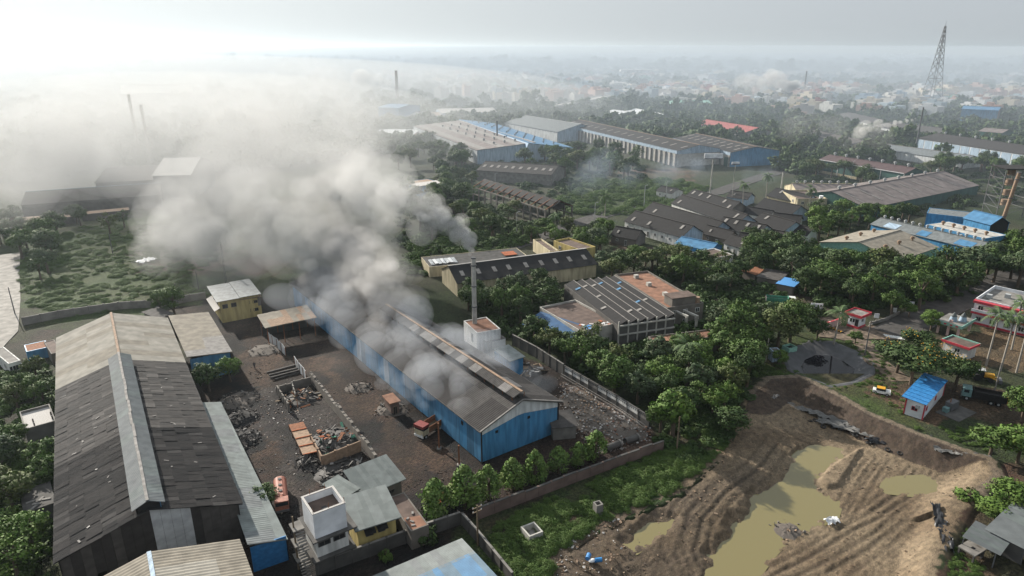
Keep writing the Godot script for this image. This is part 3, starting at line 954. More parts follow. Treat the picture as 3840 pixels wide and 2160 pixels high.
# low growth nobody could count: one object
func growth(n: String, label: String, cat: String, plots: Array, count: int, s0: float, s1: float, leaf: String, kind := "bush", pad := 0.4, flat := 0.6) -> void:
	var mm := MultiMesh.new()
	mm.transform_format = MultiMesh.TRANSFORM_3D
	mm.mesh = crowns[kind][0]
	var xs: Array = []
	for pl in plots:
		var poly := PackedVector2Array(pl[0])
		var r := Rect2(poly[0], Vector2.ZERO)
		for v in poly:
			r = r.expand(v)
		var got := 0
		var tries := 0
		var want := int(count * pl[1])
		while got < want and tries < want * 12:
			tries += 1
			var p := r.position + Vector2(rng.randf(), rng.randf()) * r.size
			if not inside(p, poly) or fbm.get_noise_2d(p.x * 6.0, p.y * 6.0) < rng.randf_range(-0.5, 0.3) or not clear_of_buildings(p, pad) or inside(p, pond_poly):
				continue
			var s := rng.randf_range(s0, s1) * (1.0 + 0.8 * rng.randf() * rng.randf())
			xs.append(Transform3D(Basis(Vector3.UP, rng.randf() * TAU) * Basis.from_scale(Vector3(s, s * rng.randf_range(0.5, 1.0) * flat / 0.6, s)), Vector3(p.x, s * 0.3 * flat / 0.6, p.y)))
			got += 1
	mm.instance_count = xs.size()
	for i in xs.size():
		mm.set_instance_transform(i, xs[i])
	var o := MultiMeshInstance3D.new()
	o.name = numbered(n); o.multimesh = mm; o.material_override = M(leaf)
	add_child(o)
	stuff(tag(o, label, cat))


# ---------------------------------------------------------------- near buildings
var L_ := 0.0
var W_ := 0.0


# three corners at roof height: o the corner nearest the camera, t the end of its left face, r the end of its right face
func bq(n: String, label: String, cat: String, o: Vector2, t: Vector2, r: Vector2, group := "") -> Node3D:
	L_ = o.distance_to(t)
	var d := (t - o) / L_
	W_ = absf((r - o).dot(Vector2(-d.y, d.x)))
	return bld(n, label, cat, o, t, W_, group)


# the right and left ends of the front wall, and how deep the building goes behind it
func bf(n: String, label: String, cat: String, right: Vector2, left: Vector2, deep: float, group := "") -> Node3D:
	L_ = right.distance_to(left)
	W_ = deep
	return bld(n, label, cat, right, left, deep, group)


func old_shed() -> void:
	var p := bq("long_shed", "long shed of patched dark asbestos sheets with beige far end, left foreground", "shed", Vector2(-59.3, -72.4), Vector2(-104.9, -145.3), Vector2(-39.4, -83.0))
	var l := L_
	var w := W_
	var h := 7.0
	var hr := 10.6
	var c := w / 2
	var cut := 56.0
	for z in [[0.0, 0.15], [w - 0.15, w]]:
		for i in 14:
			box(p, "wall_panel", "asbestos_dark", l * i / 14, l * (i + 1) / 14 - 0.03, 0, h, z[0], z[1])
	# the near gable: strips of sheeting, old and new
	var n := 18
	for i in n:
		var z0 := 0.1 + (w - 0.2) * i / n
		var z1 := 0.1 + (w - 0.2) * (i + 1) / n - 0.02
		var t0 := h + (hr - h) * (1.0 - absf(z0 - c) / c) - 0.25
		var t1 := h + (hr - h) * (1.0 - absf(z1 - c) / c) - 0.25
		var m := "asbestos_mid"
		if i >= 9 and i < 13:
			m = "zinc"
		elif rng.randf() < 0.4:
			m = "asbestos"
		var low := 0.0
		if i == 3:
			low = 3.0
		gable(p, "gable_sheet", m, 0.1 + rng.randf() * 0.05, [Vector2(z0, low), Vector2(z1, low), Vector2(z1, t1), Vector2(z0, t0)], 0.07)
	gable(p, "gable_wall", "beige_roof", l, [Vector2(0.2, 0), Vector2(w - 0.2, 0), Vector2(w - 0.2, h), Vector2(c, hr - 0.1), Vector2(0.2, h)], 0.12)
	for k in 2:
		var ez := -0.5 if k == 0 else w + 0.5
		var eh := h - 0.15
		plate(p, "roof_slope", "dark", [Vector3(-0.3, eh, ez), Vector3(cut, eh, ez), Vector3(cut, hr, c), Vector3(-0.3, hr, c)], 0.1)
		sheets(p, [M("asbestos"), M("asbestos"), M("asbestos_dark"), M("asbestos_dark"), M("asbestos"), M("asbestos"), M("asbestos_dark"), M("asbestos"), M("asbestos_mid"), M("asbestos_dark")], Vector3(-0.5, eh, ez), Vector3(cut, eh, ez), Vector3(-0.5, hr, c), 56, 6, "roof_sheet", 0.03, 0.10, 150)
		plate(p, "roof_slope", "beige_roof", [Vector3(cut, eh + 0.05, ez), Vector3(l + 0.4, eh + 0.05, ez), Vector3(l + 0.4, hr + 0.05, c), Vector3(cut, hr + 0.05, c)], 0.1)
		sheets(p, [M("beige_roof"), M("beige_roof"), M("beige_roof_worn")], Vector3(cut, eh + 0.05, ez), Vector3(l + 0.4, eh + 0.05, ez), Vector3(cut, hr + 0.05, c), 10, 2, "roof_sheet", 0.05, 0.02)
	# loose scraps of sheet lying on the roof
	for i in 34:
		var x := rng.randf_range(1.0, cut - 2.0)
		var z := rng.randf_range(1.0, w - 1.0)
		var y := h + (hr - h) * (1.0 - absf(z - c) / c) + 0.25
		var b := Basis(Vector3.UP, rng.randf() * TAU) * Basis.from_scale(Vector3(rng.randf_range(0.2, 0.8), 0.04, rng.randf_range(0.12, 0.3)))
		put(p, "loose_scrap", unit, "asbestos_pale" if rng.randf() < 0.85 else "rubble_white", Transform3D(Basis(Vector3(1, 0, 0), (0.32 if z < c else -0.32) * -1.0) * b, Vector3(x, y, z)))
	# raised ridge vent with its own little roof
	var mr := put(p, "ridge_vent", unit, "dark", Transform3D(Basis.from_scale(Vector3(cut - 0.8, 1.2, 2.6)), Vector3(cut / 2 - 0.3, hr + 0.3, c)))
	mr.name = "ridge_vent"
	box(p, "vent_side", "blue_sheet_worn", 0, cut - 0.6, hr - 0.6, hr + 0.95, c + 1.42, c + 1.50)
	box(p, "vent_side", "asbestos_dark", 0, cut - 0.6, hr - 0.6, hr + 0.95, c - 1.50, c - 1.42)
	for k in 2:
		var sg := -1.0 if k == 0 else 1.0
		sheets(p, [M("zinc_dull"), M("zinc_dull"), M("grey_roof_worn")], Vector3(-0.9, hr + 0.75, c + sg * 2.0), Vector3(cut - 0.3, hr + 0.75, c + sg * 2.0), Vector3(-0.9, hr + 1.7, c), 24, 1, "vent_sheet", 0.06, 0.02)
	for i in 12:
		var a := Vector3(-0.9 + (cut + 0.6) * i / 12.0, hr + 1.86 + rng.randf() * 0.04, c + rng.randf_range(-0.07, 0.07))
		bar(p, "ridge_cap", "asbestos_pale", a, a + Vector3((cut + 0.6) / 12.0 - 0.05, 0, 0), 0.4, 0.1)
	bar(p, "ridge_cap", "rust_pale", Vector3(cut, hr + 0.3, c), Vector3(l + 0.4, hr + 0.3, c), 0.45, 0.12)
	# lean-to at the far right with a blue front
	var q := bld("lean_to_shed", "beige roofed lean-to with blue sheet front, on the long shed's far right side", "shed", Vector2(-71.6, -136.7), Vector2(-87.4, -161.4), 9.0)
	var ql := 29.0
	box(q, "front_wall", "blue_sheet_worn", 0, 0.12, 0, 5.4, 0.6, 9.0)
	box(q, "side_wall", "asbestos_dark", 0, ql, 0, 5.0, 8.85, 9.0)
	box(q, "back_wall", "asbestos", ql - 0.15, ql, 0, 5.3, 0.6, 9.0)
	plate(q, "roof_slope", "beige_roof_worn", [Vector3(-0.4, 6.2, 0.3), Vector3(ql, 6.2, 0.3), Vector3(ql, 5.2, 9.4), Vector3(-0.4, 5.2, 9.4)], 0.1)
	sheets(q, [M("beige_roof_worn"), M("beige_roof_worn"), M("asbestos_pale")], Vector3(-0.4, 5.2, 9.4), Vector3(ql, 5.2, 9.4), Vector3(-0.4, 6.2, 0.3), 8, 2, "roof_sheet", 0.05, 0.03)
	# narrow lean-to along the near right side
	var s := bld("side_annex", "narrow grey-green roofed annex with blue end wall beside the long shed", "shed", Vector2(-38.4, -80.5), Vector2(-62.3, -120.4), 3.6)
	var sl := 44.0
	box(s, "end_wall", "bright_blue", -3.0, -2.85, 0, 4.2, 0.3, 5.2)
	box(s, "side_wall", "blue_sheet_worn", -2.85, sl, 0, 3.6, 3.5, 3.62)
	box(s, "side_wall", "blue_sheet_worn", -3.0, 3.0, 0, 3.4, 5.1, 5.2)
	plate(s, "roof_slope", "grey_roof_worn", [Vector3(-3.2, 4.9, 0.2), Vector3(sl, 4.9, 0.2), Vector3(sl, 4.0, 3.9), Vector3(-3.2, 3.7, 5.4)], 0.1)
	sheets(s, [M("grey_roof_worn"), M("zinc_dull"), M("grey_roof_worn")], Vector3(-3.2, 4.0, 3.9), Vector3(sl, 4.0, 3.9), Vector3(-3.2, 4.9, 0.2), 16, 1, "roof_sheet", 0.04, 0.03)


func blue_shed() -> void:
	var p := bq("blue_shed", "long bright blue sheet-clad shed with grey roof pouring smoke", "shed", Vector2(-5.4, -105.0), Vector2(-62.8, -184.6), Vector2(8.0, -116.3))
	var l := L_
	var w := W_
	var h := 7.0
	var hr := 10.2
	var c := w / 2
	var n := 40
	for i in n:
		var m: String = ["blue_sheet", "blue_sheet", "blue_sheet_worn", "blue_sheet_sooty", "blue_sheet_worn"][rng.randi() % 5]
		if i == 15 or i == 21:
			m = "pale_blue"
		for z in [-0.04, w - 0.08]:
			var o := rng.randf() * 0.03
			box(p, "wall_panel", m, l * i / n + 0.01, l * (i + 1) / n - 0.01, 0.15 + rng.randf() * 0.12, h - 0.1, z + o, z + o + 0.1)
	for x in [0.0, l]:
		var k := 13
		for i in k:
			var z0 := 0.06 + (w - 0.12) * i / k
			var z1 := 0.06 + (w - 0.12) * (i + 1) / k - 0.015
			var f0 := 1.0 - absf(z0 - c) / c
			var f1 := 1.0 - absf(z1 - c) / c
			var o := rng.randf() * 0.03
			gable(p, "gable_panel", "blue_sheet" if rng.randf() < 0.6 else "blue_sheet_worn", x + 0.06 + o, [Vector2(z0, 0.2), Vector2(z1, 0.2), Vector2(z1, 5.9 + f1 * 1.5), Vector2(z0, 5.9 + f0 * 1.5)], 0.06)
			gable(p, "gable_panel", "white_sheet", x - 0.03 + o, [Vector2(z0, 5.75 + f0 * 1.5), Vector2(z1, 5.75 + f1 * 1.5), Vector2(z1, h + f1 * (hr - h) - 0.12), Vector2(z0, h + f0 * (hr - h) - 0.12)], 0.06)
	for z in [0.0, w]:
		box(p, "corner_trim", "dark", -0.12, 0.06, 0, h - 0.1, z - 0.1, z + 0.1)
	for q in [[3.0, 5.1], [10.2, 5.6]]:
		box(p, "vent_hole", "dark", -0.02, 0.02, q[1], q[1] + 0.55, q[0] * 1.0, q[0] + 0.6)
	box(p, "vent_hole", "dark", 6.0, 6.7, 4.9, 5.7, -0.1, -0.02)
	for k in 2:
		var ez := -0.6 if k == 0 else w + 0.6
		var e := h - 0.22
		plate(p, "roof_slope", "asbestos_mid", [Vector3(-0.6, e, ez), Vector3(l + 0.5, e, ez), Vector3(l + 0.5, hr, c), Vector3(-0.6, hr, c)], 0.1)
		sheets(p, [M("asbestos_mid"), M("asbestos_mid"), M("asbestos")], Vector3(-0.6, e, ez), Vector3(l + 0.5, e, ez), Vector3(-0.6, hr, c), 34, 3, "roof_sheet", 0.06, 0.02)
		bar(p, "verge_trim", "asbestos_pale", Vector3(-0.62, e + 0.22, ez), Vector3(-0.62, hr + 0.22, c), 0.22, 0.2)
		bar(p, "gutter", "concrete_dark", Vector3(-0.6, e + 0.05, ez), Vector3(l + 0.5, e + 0.05, ez), 0.2, 0.18)
	# ridge vent on struts, the near length is still roofed
	for i in 18:
		for sg in [-1.0, 1.0]:
			bar(p, "vent_strut", "rust", Vector3(1.0 + i * 3.0, hr - 0.3, c + sg * 1.3), Vector3(1.0 + i * 3.0, hr + 0.95, c + sg * 1.5), 0.1)
	for sg in [-1.0, 1.0]:
		sheets(p, [M("asbestos_mid"), M("asbestos_pale")], Vector3(-0.2, hr + 0.8, c + sg * 1.9), Vector3(55.0, hr + 0.8, c + sg * 1.9), Vector3(-0.2, hr + 1.5, c), 22, 1, "vent_sheet", 0.07, 0.03)
	bar(p, "ridge_cap", "rust_pale", Vector3(-0.2, hr + 1.66, c), Vector3(55.0, hr + 1.66, c), 0.5, 0.12)
	# small lean-to at the near right corner
	var q := bld("grey_lean_to", "small grey block lean-to at the blue shed's right corner", "shed", Vector2(7.8, -112.7), Vector2(7.1, -116.7), 4.6)
	block(q, 5.0, 4.4, 2.6, {"wall": "concrete", "parapet": 0.05, "roof": "asbestos_mid"})
	plate(q, "roof_sheet", "asbestos_mid", [Vector3(-0.3, 2.75, -0.3), Vector3(5.3, 3.3, -0.3), Vector3(5.3, 3.3, 4.8), Vector3(-0.3, 2.75, 4.8)], 0.08)


func chimney(n: String, label: String, at: Vector2, h: float, r: float, m, bands := 0, top := Vector3.ZERO) -> Node3D:
	var o := thing(n, label, "chimney", Vector3(at.x, 0, at.y))
	var t := Vector3(0, h, 0) + top
	round_bar(o, "shaft", m, Vector3.ZERO, t, r, r * 0.85, 16)
	for i in bands:
		var f := (i + 1.0) / (bands + 0.4)
		round_bar(o, "band", "steel", t * f, t * f + Vector3(0, 0.3, 0), r * 1.12, r * 1.12, 16)
	round_bar(o, "rim", "steel", t - Vector3(0, 0.3, 0), t + Vector3(0, 0.02, 0), r * 1.0, r * 1.0, 16)
	return o


func boiler_house() -> void:
	chimney("factory_chimney", "tall pale concrete chimney with rising smoke, behind the blue shed", Vector2(-9.2, -156.0), 23.2, 0.62, "concrete_pale", 4)
	var p := bq("boiler_house", "whitewashed flat-roofed block with ladder at the concrete chimney's foot", "building", Vector2(-6.0, -148.7), Vector2(-8.5, -152.8), Vector2(-1.5, -151.3))
	block(p, L_ + 1.0, W_, 4.2, {"wall": "white_wall", "roof": "flat_roof", "parapet": 0.25, "coping": "concrete"})
	for s in [0.0, 0.6]:
		bar(p, "ladder_rail", "steel_pale", Vector3(-0.3, 0, 0.6 + s), Vector3(-0.05, 4.6, 0.6 + s), 0.07)
	for i in 10:
		bar(p, "rung", "steel_pale", Vector3(-0.28 + i * 0.02, 0.4 + i * 0.4, 0.6), Vector3(-0.28 + i * 0.02, 0.4 + i * 0.4, 1.2), 0.05)
	p = bq("boiler_annex", "taller whitewashed block with doorway left of the chimney foot", "building", Vector2(-8.3, -149.3), Vector2(-12.0, -157.1), Vector2(-4.2, -155.0))
	block(p, L_, W_, 6.5, {"wall": "white_wall", "roof": "terracotta", "parapet": 0.2})
	window(p, "door", Vector3(3.0, 4.2, 0), Vector3(0, 0, -1), 1.0, 2.1, "steel", "dark")
	p = bq("blue_store", "small blue store with sloping grey roof behind the blue shed", "building", Vector2(-0.4, -138.8), Vector2(-4.1, -143.7), Vector2(2.3, -141.3))
	block(p, L_, W_, 4.2, {"wall": "blue_sheet", "roof": "grey_roof", "parapet": 0.05})
	plate(p, "roof_sheet", "grey_roof", [Vector3(-0.4, 4.3, -0.4), Vector3(L_, 5.0, -0.4), Vector3(L_, 5.0, W_ + 0.4), Vector3(-0.4, 4.3, W_ + 0.4)], 0.1)


func front_houses() -> void:
	# white stair tower on stilts
	var p := bq("white_tower_house", "white three-storey tower house with open roof tank, bottom centre", "house", Vector2(-27.2, -77.7), Vector2(-29.9, -81.6), Vector2(-23.2, -80.1))
	var l := L_
	var w := W_
	for q in [[0.3, 0.3], [l - 0.5, 0.3], [0.3, w - 0.5], [l - 0.5, w - 0.5], [0.3, w / 2]]:
		box(p, "column", "concrete_dark", q[0] - 0.2, q[0] + 0.2, 0, 2.6, q[1] - 0.2, q[1] + 0.2)
	box(p, "floor_slab", "concrete_dark", -0.8, l + 0.6, 2.6, 2.85, -0.8, w + 0.8)
	block(p, l, w, 5.8, {"wall": "white_wall", "y0": 2.85, "parapet": 0.1, "roof": "concrete_dark"})
	for s in [0.25, 0.72]:
		var f := window(p, "window", Vector3(0, 4.9, w * s), Vector3(-1, 0, 0), w * 0.38, 0.8, "concrete_dark", "dark")
	box(p, "floor_slab", "concrete_dark", -0.7, l + 1.2, 5.8, 6.0, -0.6, w + 1.2)
	block(p, l, w, 10.0, {"wall": "white_paint", "y0": 6.0, "parapet": 1.1, "roof": "flat_roof", "coping": "rubble_white"})
	for i in 5:
		bar(p, "starter_bar", "rust", Vector3(0.1 + (l - 0.2) * (i % 2), 10, 0.1 + (w - 0.2) * (i / 4.0)), Vector3(0.1 + (l - 0.2) * (i % 2), 11.0, 0.1 + (w - 0.2) * (i / 4.0)), 0.06)
	put(p, "tank_hatch", unit, "dark", Transform3D(Basis.from_scale(Vector3(0.7, 0.06, 0.7)), Vector3(l * 0.45, 8.93, w * 0.5)))
	# open stair on the left side
	for k in 3:
		box(p, "stair_landing", "concrete", l * 0.35, l * 0.8, 1.8 + k * 2.6, 2.0 + k * 2.6, -2.4, -0.85)
		for i in 7:
			box(p, "step", "concrete", l * 0.3 - 0.9 + i * 0.25 - 0.6, l * 0.3 - 0.65 + i * 0.25 - 0.6, k * 2.6 - 0.4 + i * 0.31, k * 2.6 - 0.28 + i * 0.31, -2.2, -1.0)
	# hall with two grey roofs behind it
	p = bq("grey_roof_hall", "low hall with long grey corrugated lean roof behind the white tower", "building", Vector2(-23.3, -89.6), Vector2(-26.4, -93.5), Vector2(-17.3, -93.1))
	l = L_; w = W_
	block(p, l, w, 4.4, {"wall": "old_plaster", "parapet": 0.1, "roof": "concrete_dark"})
	window(p, "window", Vector3(0, 3.0, w * 0.72), Vector3(-1, 0, 0), 1.1, 0.5, "concrete_dark", "dark")
	plate(p, "roof_slope", "grey_roof", [Vector3(-0.8, 4.7, -0.4), Vector3(l + 0.5, 6.0, -0.4), Vector3(l + 0.5, 6.0, w + 0.5), Vector3(-0.8, 4.7, w + 0.5)], 0.08)
	sheets(p, [M("grey_roof"), M("grey_roof"), M("grey_roof_worn")], Vector3(-0.8, 4.7, -0.4), Vector3(-0.8, 4.7, w + 0.5), Vector3(l + 0.5, 6.0, -0.4), 12, 2, "roof_sheet", 0.05, 0.015)
	p = bq("grey_roof_porch", "small grey corrugated gable porch between tower and hall", "building", Vector2(-25.6, -87.8), Vector2(-29.9, -92.3), Vector2(-24.0, -90.1))
	l = L_; w = W_
	for q in [[0.2, 0.2], [l - 0.2, 0.2], [0.2, w - 0.2], [l - 0.2, w - 0.2]]:
		box(p, "post", "rust", q[0] - 0.1, q[0] + 0.1, 0, 4.6, q[1] - 0.1, q[1] + 0.1)
	box(p, "inner_wall", "yellow_wall", l * 0.5, l * 0.5 + 0.15, 0, 4.4, 0.4, w - 0.4)
	plate(p, "roof_slope", "grey_roof_worn", [Vector3(-0.3, 5.4, -0.2), Vector3(l + 0.2, 4.5, -0.2), Vector3(l + 0.2, 4.9, w), Vector3(-0.3, 5.8, w)], 0.08)
	sheets(p, [M("grey_roof_worn"), M("grey_roof")], Vector3(-0.3, 5.4, -0.2), Vector3(-0.3, 5.8, w), Vector3(l + 0.2, 4.5, -0.2), 5, 2, "roof_sheet", 0.05, 0.015)
	# yellow house under a grey roof
	p = bq("yellow_house", "yellow stained two-storey house under a grey corrugated roof, bottom centre", "house", Vector2(-22.3, -81.4), Vector2(-24.9, -86.3), Vector2(-17.3, -84.2))
	l = L_; w = W_
	block(p, l, w, 4.8, {"wall": "yellow_wall", "parapet": 0.1, "roof": "concrete_dark"})
	box(p, "loft_wall", "dark", 0.35, l - 0.3, 4.8, 5.3, 0.3, w - 0.3)
	for q in [[0.30, 3.4], [0.62, 3.5]]:
		window(p, "window", Vector3(0, q[1], w * q[0]), Vector3(-1, 0, 0), 1.1, 0.9, "concrete_dark", "dark")
		plate(p, "sunshade", "asbestos_dark", [Vector3(-0.9, q[1] + 0.45, w * q[0] - 0.8), Vector3(0, q[1] + 0.85, w * q[0] - 0.8), Vector3(0, q[1] + 0.85, w * q[0] + 0.8), Vector3(-0.9, q[1] + 0.45, w * q[0] + 0.8)], 0.07)
	window(p, "door", Vector3(0, 1.0, w * 0.66), Vector3(-1, 0, 0), 1.0, 2.0, "wood", "dark")
	window(p, "window", Vector3(0, 0.9, w * 0.35), Vector3(-1, 0, 0), 1.1, 0.8, "concrete_dark", "dark")
	plate(p, "roof_slope", "grey_roof", [Vector3(-1.1, 5.2, -0.6), Vector3(l + 0.4, 6.3, -0.6), Vector3(l + 0.4, 6.3, w + 0.6), Vector3(-1.1, 5.2, w + 0.6)], 0.08)
	sheets(p, [M("grey_roof"), M("grey_roof"), M("grey_roof_worn")], Vector3(-1.1, 5.2, -0.6), Vector3(-1.1, 5.2, w + 0.6), Vector3(l + 0.4, 6.3, -0.6), 9, 2, "roof_sheet", 0.05, 0.012)
	# low building with a brown flat roof
	p = bq("brown_roof_store", "low store with sagging brown flat roof right of the yellow house", "building", Vector2(-14.8, -82.6), Vector2(-19.6, -90.5), Vector2(-12.4, -84.1))
	block(p, L_, W_, 3.4, {"wall": "old_plaster", "parapet": 0.06, "roof": "flat_roof"})
	plate(p, "worn_patch", "terracotta", [Vector3(0.2, 3.40, 0.2), Vector3(3.4, 3.40, 0.2), Vector3(2.6, 3.40, W_ - 0.2), Vector3(0.2, 3.40, W_ - 0.2)], 0.03)
	for i in 4:
		put(p, "loose_brick", unit, "asbestos_pale", Transform3D(Basis(Vector3.UP, rng.randf() * 3.0) * Basis.from_scale(Vector3(0.6, 0.14, 0.3)), Vector3(1.0 + i * 0.9, 3.48, 0.6 + rng.randf() * 2.0)))
	# bottom sheds, cut by the frame
	p = bld("beige_shed", "beige sheet-roofed shed with blue ridge strip cut by the bottom edge", "shed", Vector2(-38.2, -38.8), Vector2(-54.1, -64.2), 20.5)
	shed(p, 30.9, 20.5, 7.0, 9.6, {"wall": "concrete", "roof": "beige_roof_worn", "gable": "beige_roof_worn", "cap": "pale_blue", "nu": 9, "nv": 3, "sheets": [M("beige_roof_worn"), M("beige_roof"), M("beige_roof_worn")]})
	var fr := Vector2(-7.0, -78.5)
	var fl := Vector2(-21.6, -71.8)
	var dd := (fr - Vector2(-2.6, -71.8)).normalized()
	w = absf((fr - fl).dot(Vector2(-dd.y, dd.x)))
	p = bld("corrugated_shed", "low shed roof of grey and blue corrugated sheets at the bottom edge", "shed", fr - Vector2(-dd.y, dd.x) * w - dd * 12.0, fr - Vector2(-dd.y, dd.x) * w, w)
	l = 12.0
	for q in [[0.0, l, 0.0, 0.2], [0.0, l, w - 0.2, w], [l - 0.2, l, 0.2, w - 0.2]]:
		box(p, "wall", "concrete_dark", q[0], q[1], 0, 4.4, q[2], q[3])
	plate(p, "roof_slope", "zinc_dull", [Vector3(-1, 5.4, -0.4), Vector3(l + 0.5, 4.8, -0.4), Vector3(l + 0.5, 4.8, w + 0.4), Vector3(-1, 5.4, w + 0.4)], 0.08)
	sheets(p, [M("zinc_dull"), M("grey_roof"), M("grey_roof_worn")], Vector3(l - 3.2, 4.98, -0.4), Vector3(l - 3.2, 4.98, w + 0.4), Vector3(l + 0.5, 4.8, -0.4), 16, 1, "roof_sheet", 0.05, 0.02)
	sheets(p, [M("zinc_dull"), M("grey_roof_worn")], Vector3(-1, 5.4, -0.4), Vector3(-1, 5.4, 6.0), Vector3(l - 3.0, 4.98, -0.4), 6, 2, "roof_sheet", 0.05, 0.02)
	sheets(p, [M("blue_grey_roof"), M("blue_grey_roof"), M("blue_roof")], Vector3(-1, 5.4, 6.0), Vector3(-1, 5.4, w + 0.4), Vector3(l - 3.0, 4.98, 6.0), 11, 2, "roof_sheet", 0.05, 0.02)


func yard_left() -> void:
	# yellow house with white roof
	var p := bq("yellow_office", "yellow two-storey office with white sheet roof beside the smoke", "house", Vector2(-78.4, -171.5), Vector2(-84.9, -181.5), Vector2(-70.7, -178.2))
	var l := L_
	var w := W_
	block(p, l, w, 6.2, {"wall": "yellow_wall", "parapet": 0.1, "roof": "concrete_dark"})
	for s in [0.12, 0.34]:
		window(p, "window", Vector3(0, 4.6, w * s), Vector3(-1, 0, 0), 1.4, 1.2, "concrete_dark", "dark")
	for s in [0.3, 0.7]:
		window(p, "window", Vector3(l * s, 4.6, 0), Vector3(0, 0, -1), 1.4, 1.2, "concrete_dark", "dark")
	plate(p, "sunshade", "rubble_white", [Vector3(0.3, 3.6, -1.6), Vector3(l, 3.6, -1.6), Vector3(l, 4.3, 0), Vector3(0.3, 4.3, 0)], 0.08)
	plate(p, "roof_sheet", "zinc_dull", [Vector3(-0.9, 6.5, -0.9), Vector3(l + 0.5, 7.1, -0.9), Vector3(l + 0.5, 7.1, w * 0.5), Vector3(-0.9, 6.5, w * 0.5)], 0.1)
	plate(p, "roof_sheet", "zinc_dull", [Vector3(-0.9, 6.62, w * 0.5 + 0.05), Vector3(l + 0.5, 7.25, w * 0.5 + 0.05), Vector3(l + 0.5, 7.25, w + 0.6), Vector3(-0.9, 6.62, w + 0.6)], 0.1)
	var b := bq("projecting_bay", "grey upper bay on yellow base in front of the yellow office", "house", Vector2(-73.8, -174.7), Vector2(-75.1, -176.9), Vector2(-69.6, -177.2))
	block(b, 3.0, W_, 3.0, {"wall": "yellow_wall", "parapet": 0.1, "roof": "concrete_dark"})
	block(b, 3.0, W_, 5.6, {"wall": "old_plaster", "y0": 3.0, "parapet": 0.1, "roof": "terracotta"})
	for s in [0.28, 0.7]:
		window(b, "window", Vector3(0, 4.4, W_ * s), Vector3(-1, 0, 0), 1.3, 0.8, "concrete_dark", "dark")
		window(b, "window", Vector3(0, 2.1, W_ * s), Vector3(-1, 0, 0), 1.3, 0.9, "concrete_dark", "dark")
	box(b, "roof_edge", "rust_pale", -0.4, 3.4, 5.6, 5.75, -0.3, W_ + 0.3)
	# mast on the office
	var ms := thing("lattice_mast", "thin lattice radio mast rising behind the yellow office roof", "mast", Vector3(Vector2(-87.0, -196.5).x, 0, Vector2(-87.0, -196.5).y))
	for q in [[-0.25, -0.25], [0.25, -0.25], [0.0, 0.3]]:
		bar(ms, "leg", "steel", Vector3(q[0], 0, q[1]), Vector3(q[0] * 0.5, 16.0, q[1] * 0.5), 0.07)
	for i in 12:
		bar(ms, "brace", "steel", Vector3(-0.25, i * 1.3, -0.25), Vector3(0.25, i * 1.3 + 1.3, -0.25), 0.05)
	# open canopy
	p = bq("open_canopy", "open-sided canopy with sagging brown-grey sheet roof, left of the blue shed", "canopy", Vector2(-60.8, -156.3), Vector2(-64.9, -163.0), Vector2(-52.8, -166.3))
	l = L_; w = W_
	for i in 4:
		for x in [0.2, l - 0.2]:
			box(p, "post", "rust", x - 0.1, x + 0.1, 0, 5.0, w * i / 3.0 * 0.97 + 0.1, w * i / 3.0 * 0.97 + 0.3)
	plate(p, "roof_slope", "beige_roof_worn", [Vector3(-0.4, 5.0, -0.4), Vector3(l + 0.4, 5.5, -0.4), Vector3(l + 0.4, 5.6, w + 0.4), Vector3(-0.4, 5.2, w + 0.4)], 0.08)
	sheets(p, [M("beige_roof_worn"), M("rust_pale"), M("beige_roof_worn")], Vector3(-0.4, 5.0, -0.4), Vector3(-0.4, 5.2, w + 0.4), Vector3(l + 0.4, 5.5, -0.4), 9, 2, "roof_sheet", 0.05, 0.05)
	box(p, "back_wall", "concrete_dark", l - 0.2, l, 0, 2.4, 0, w)
	# white sheet fences and the broken old wall
	fence("sheet_fence", "leaning white sheet fence from the canopy corner across the yard", [Vector2(-61.9, -159.4), Vector2(-58.4, -155.5), Vector2(-54.6, -150.3)], 2.6, "white_sheet")
	fence("sheet_fence", "short white sheet fence where the broken yard wall begins", [Vector2(-50.9, -145.1), Vector2(-48.5, -141.3), Vector2(-46.0, -137.5)], 2.6, "white_sheet")
	yard_wall("broken_wall", "long broken grey plastered wall dividing the sooty yard", [Vector2(-44.6, -136.6), Vector2(-39.4, -128.7), Vector2(-34.1, -120.5), Vector2(-28.8, -112.1), Vector2(-24.3, -105.0)], 2.6, "old_plaster", 1.6, 0.5, null, 1.0)
	yard_wall("ruin_wall", "low roofless brick room walls full of scrap, upper ruin", [Vector2(-45.6, -123.5), Vector2(-50.5, -131.4), Vector2(-44.4, -135.6)], 2.0, "old_plaster", 2.0, 0.25, null, 0.5)
	yard_wall("ruin_wall", "short partition wall inside the upper roofless ruin", [Vector2(-47.8, -133.2), Vector2(-45.6, -128.2)], 1.8, "concrete", 2.0, 0.2, null, 0.4)
	yard_wall("ruin_wall", "beige L-shaped low wall round the scrap pen, lower ruin", [Vector2(-37.5, -111.0), Vector2(-33.6, -104.0), Vector2(-27.8, -109.1)], 2.2, "rust_pale", 2.4, 0.2)
	# rusty panels
	var rp := thing("rusty_sheet_roof", "row of rusted white sheet panels lying over a low frame", "roof", Vector3(Vector2(-42.3, -117.1).x, 0, Vector2(-42.3, -117.1).y))
	var a := Vector2(-43.4, -116.4)
	var bb := Vector2(-37.5, -105.8)
	var c := Vector2(-40.8, -117.3)
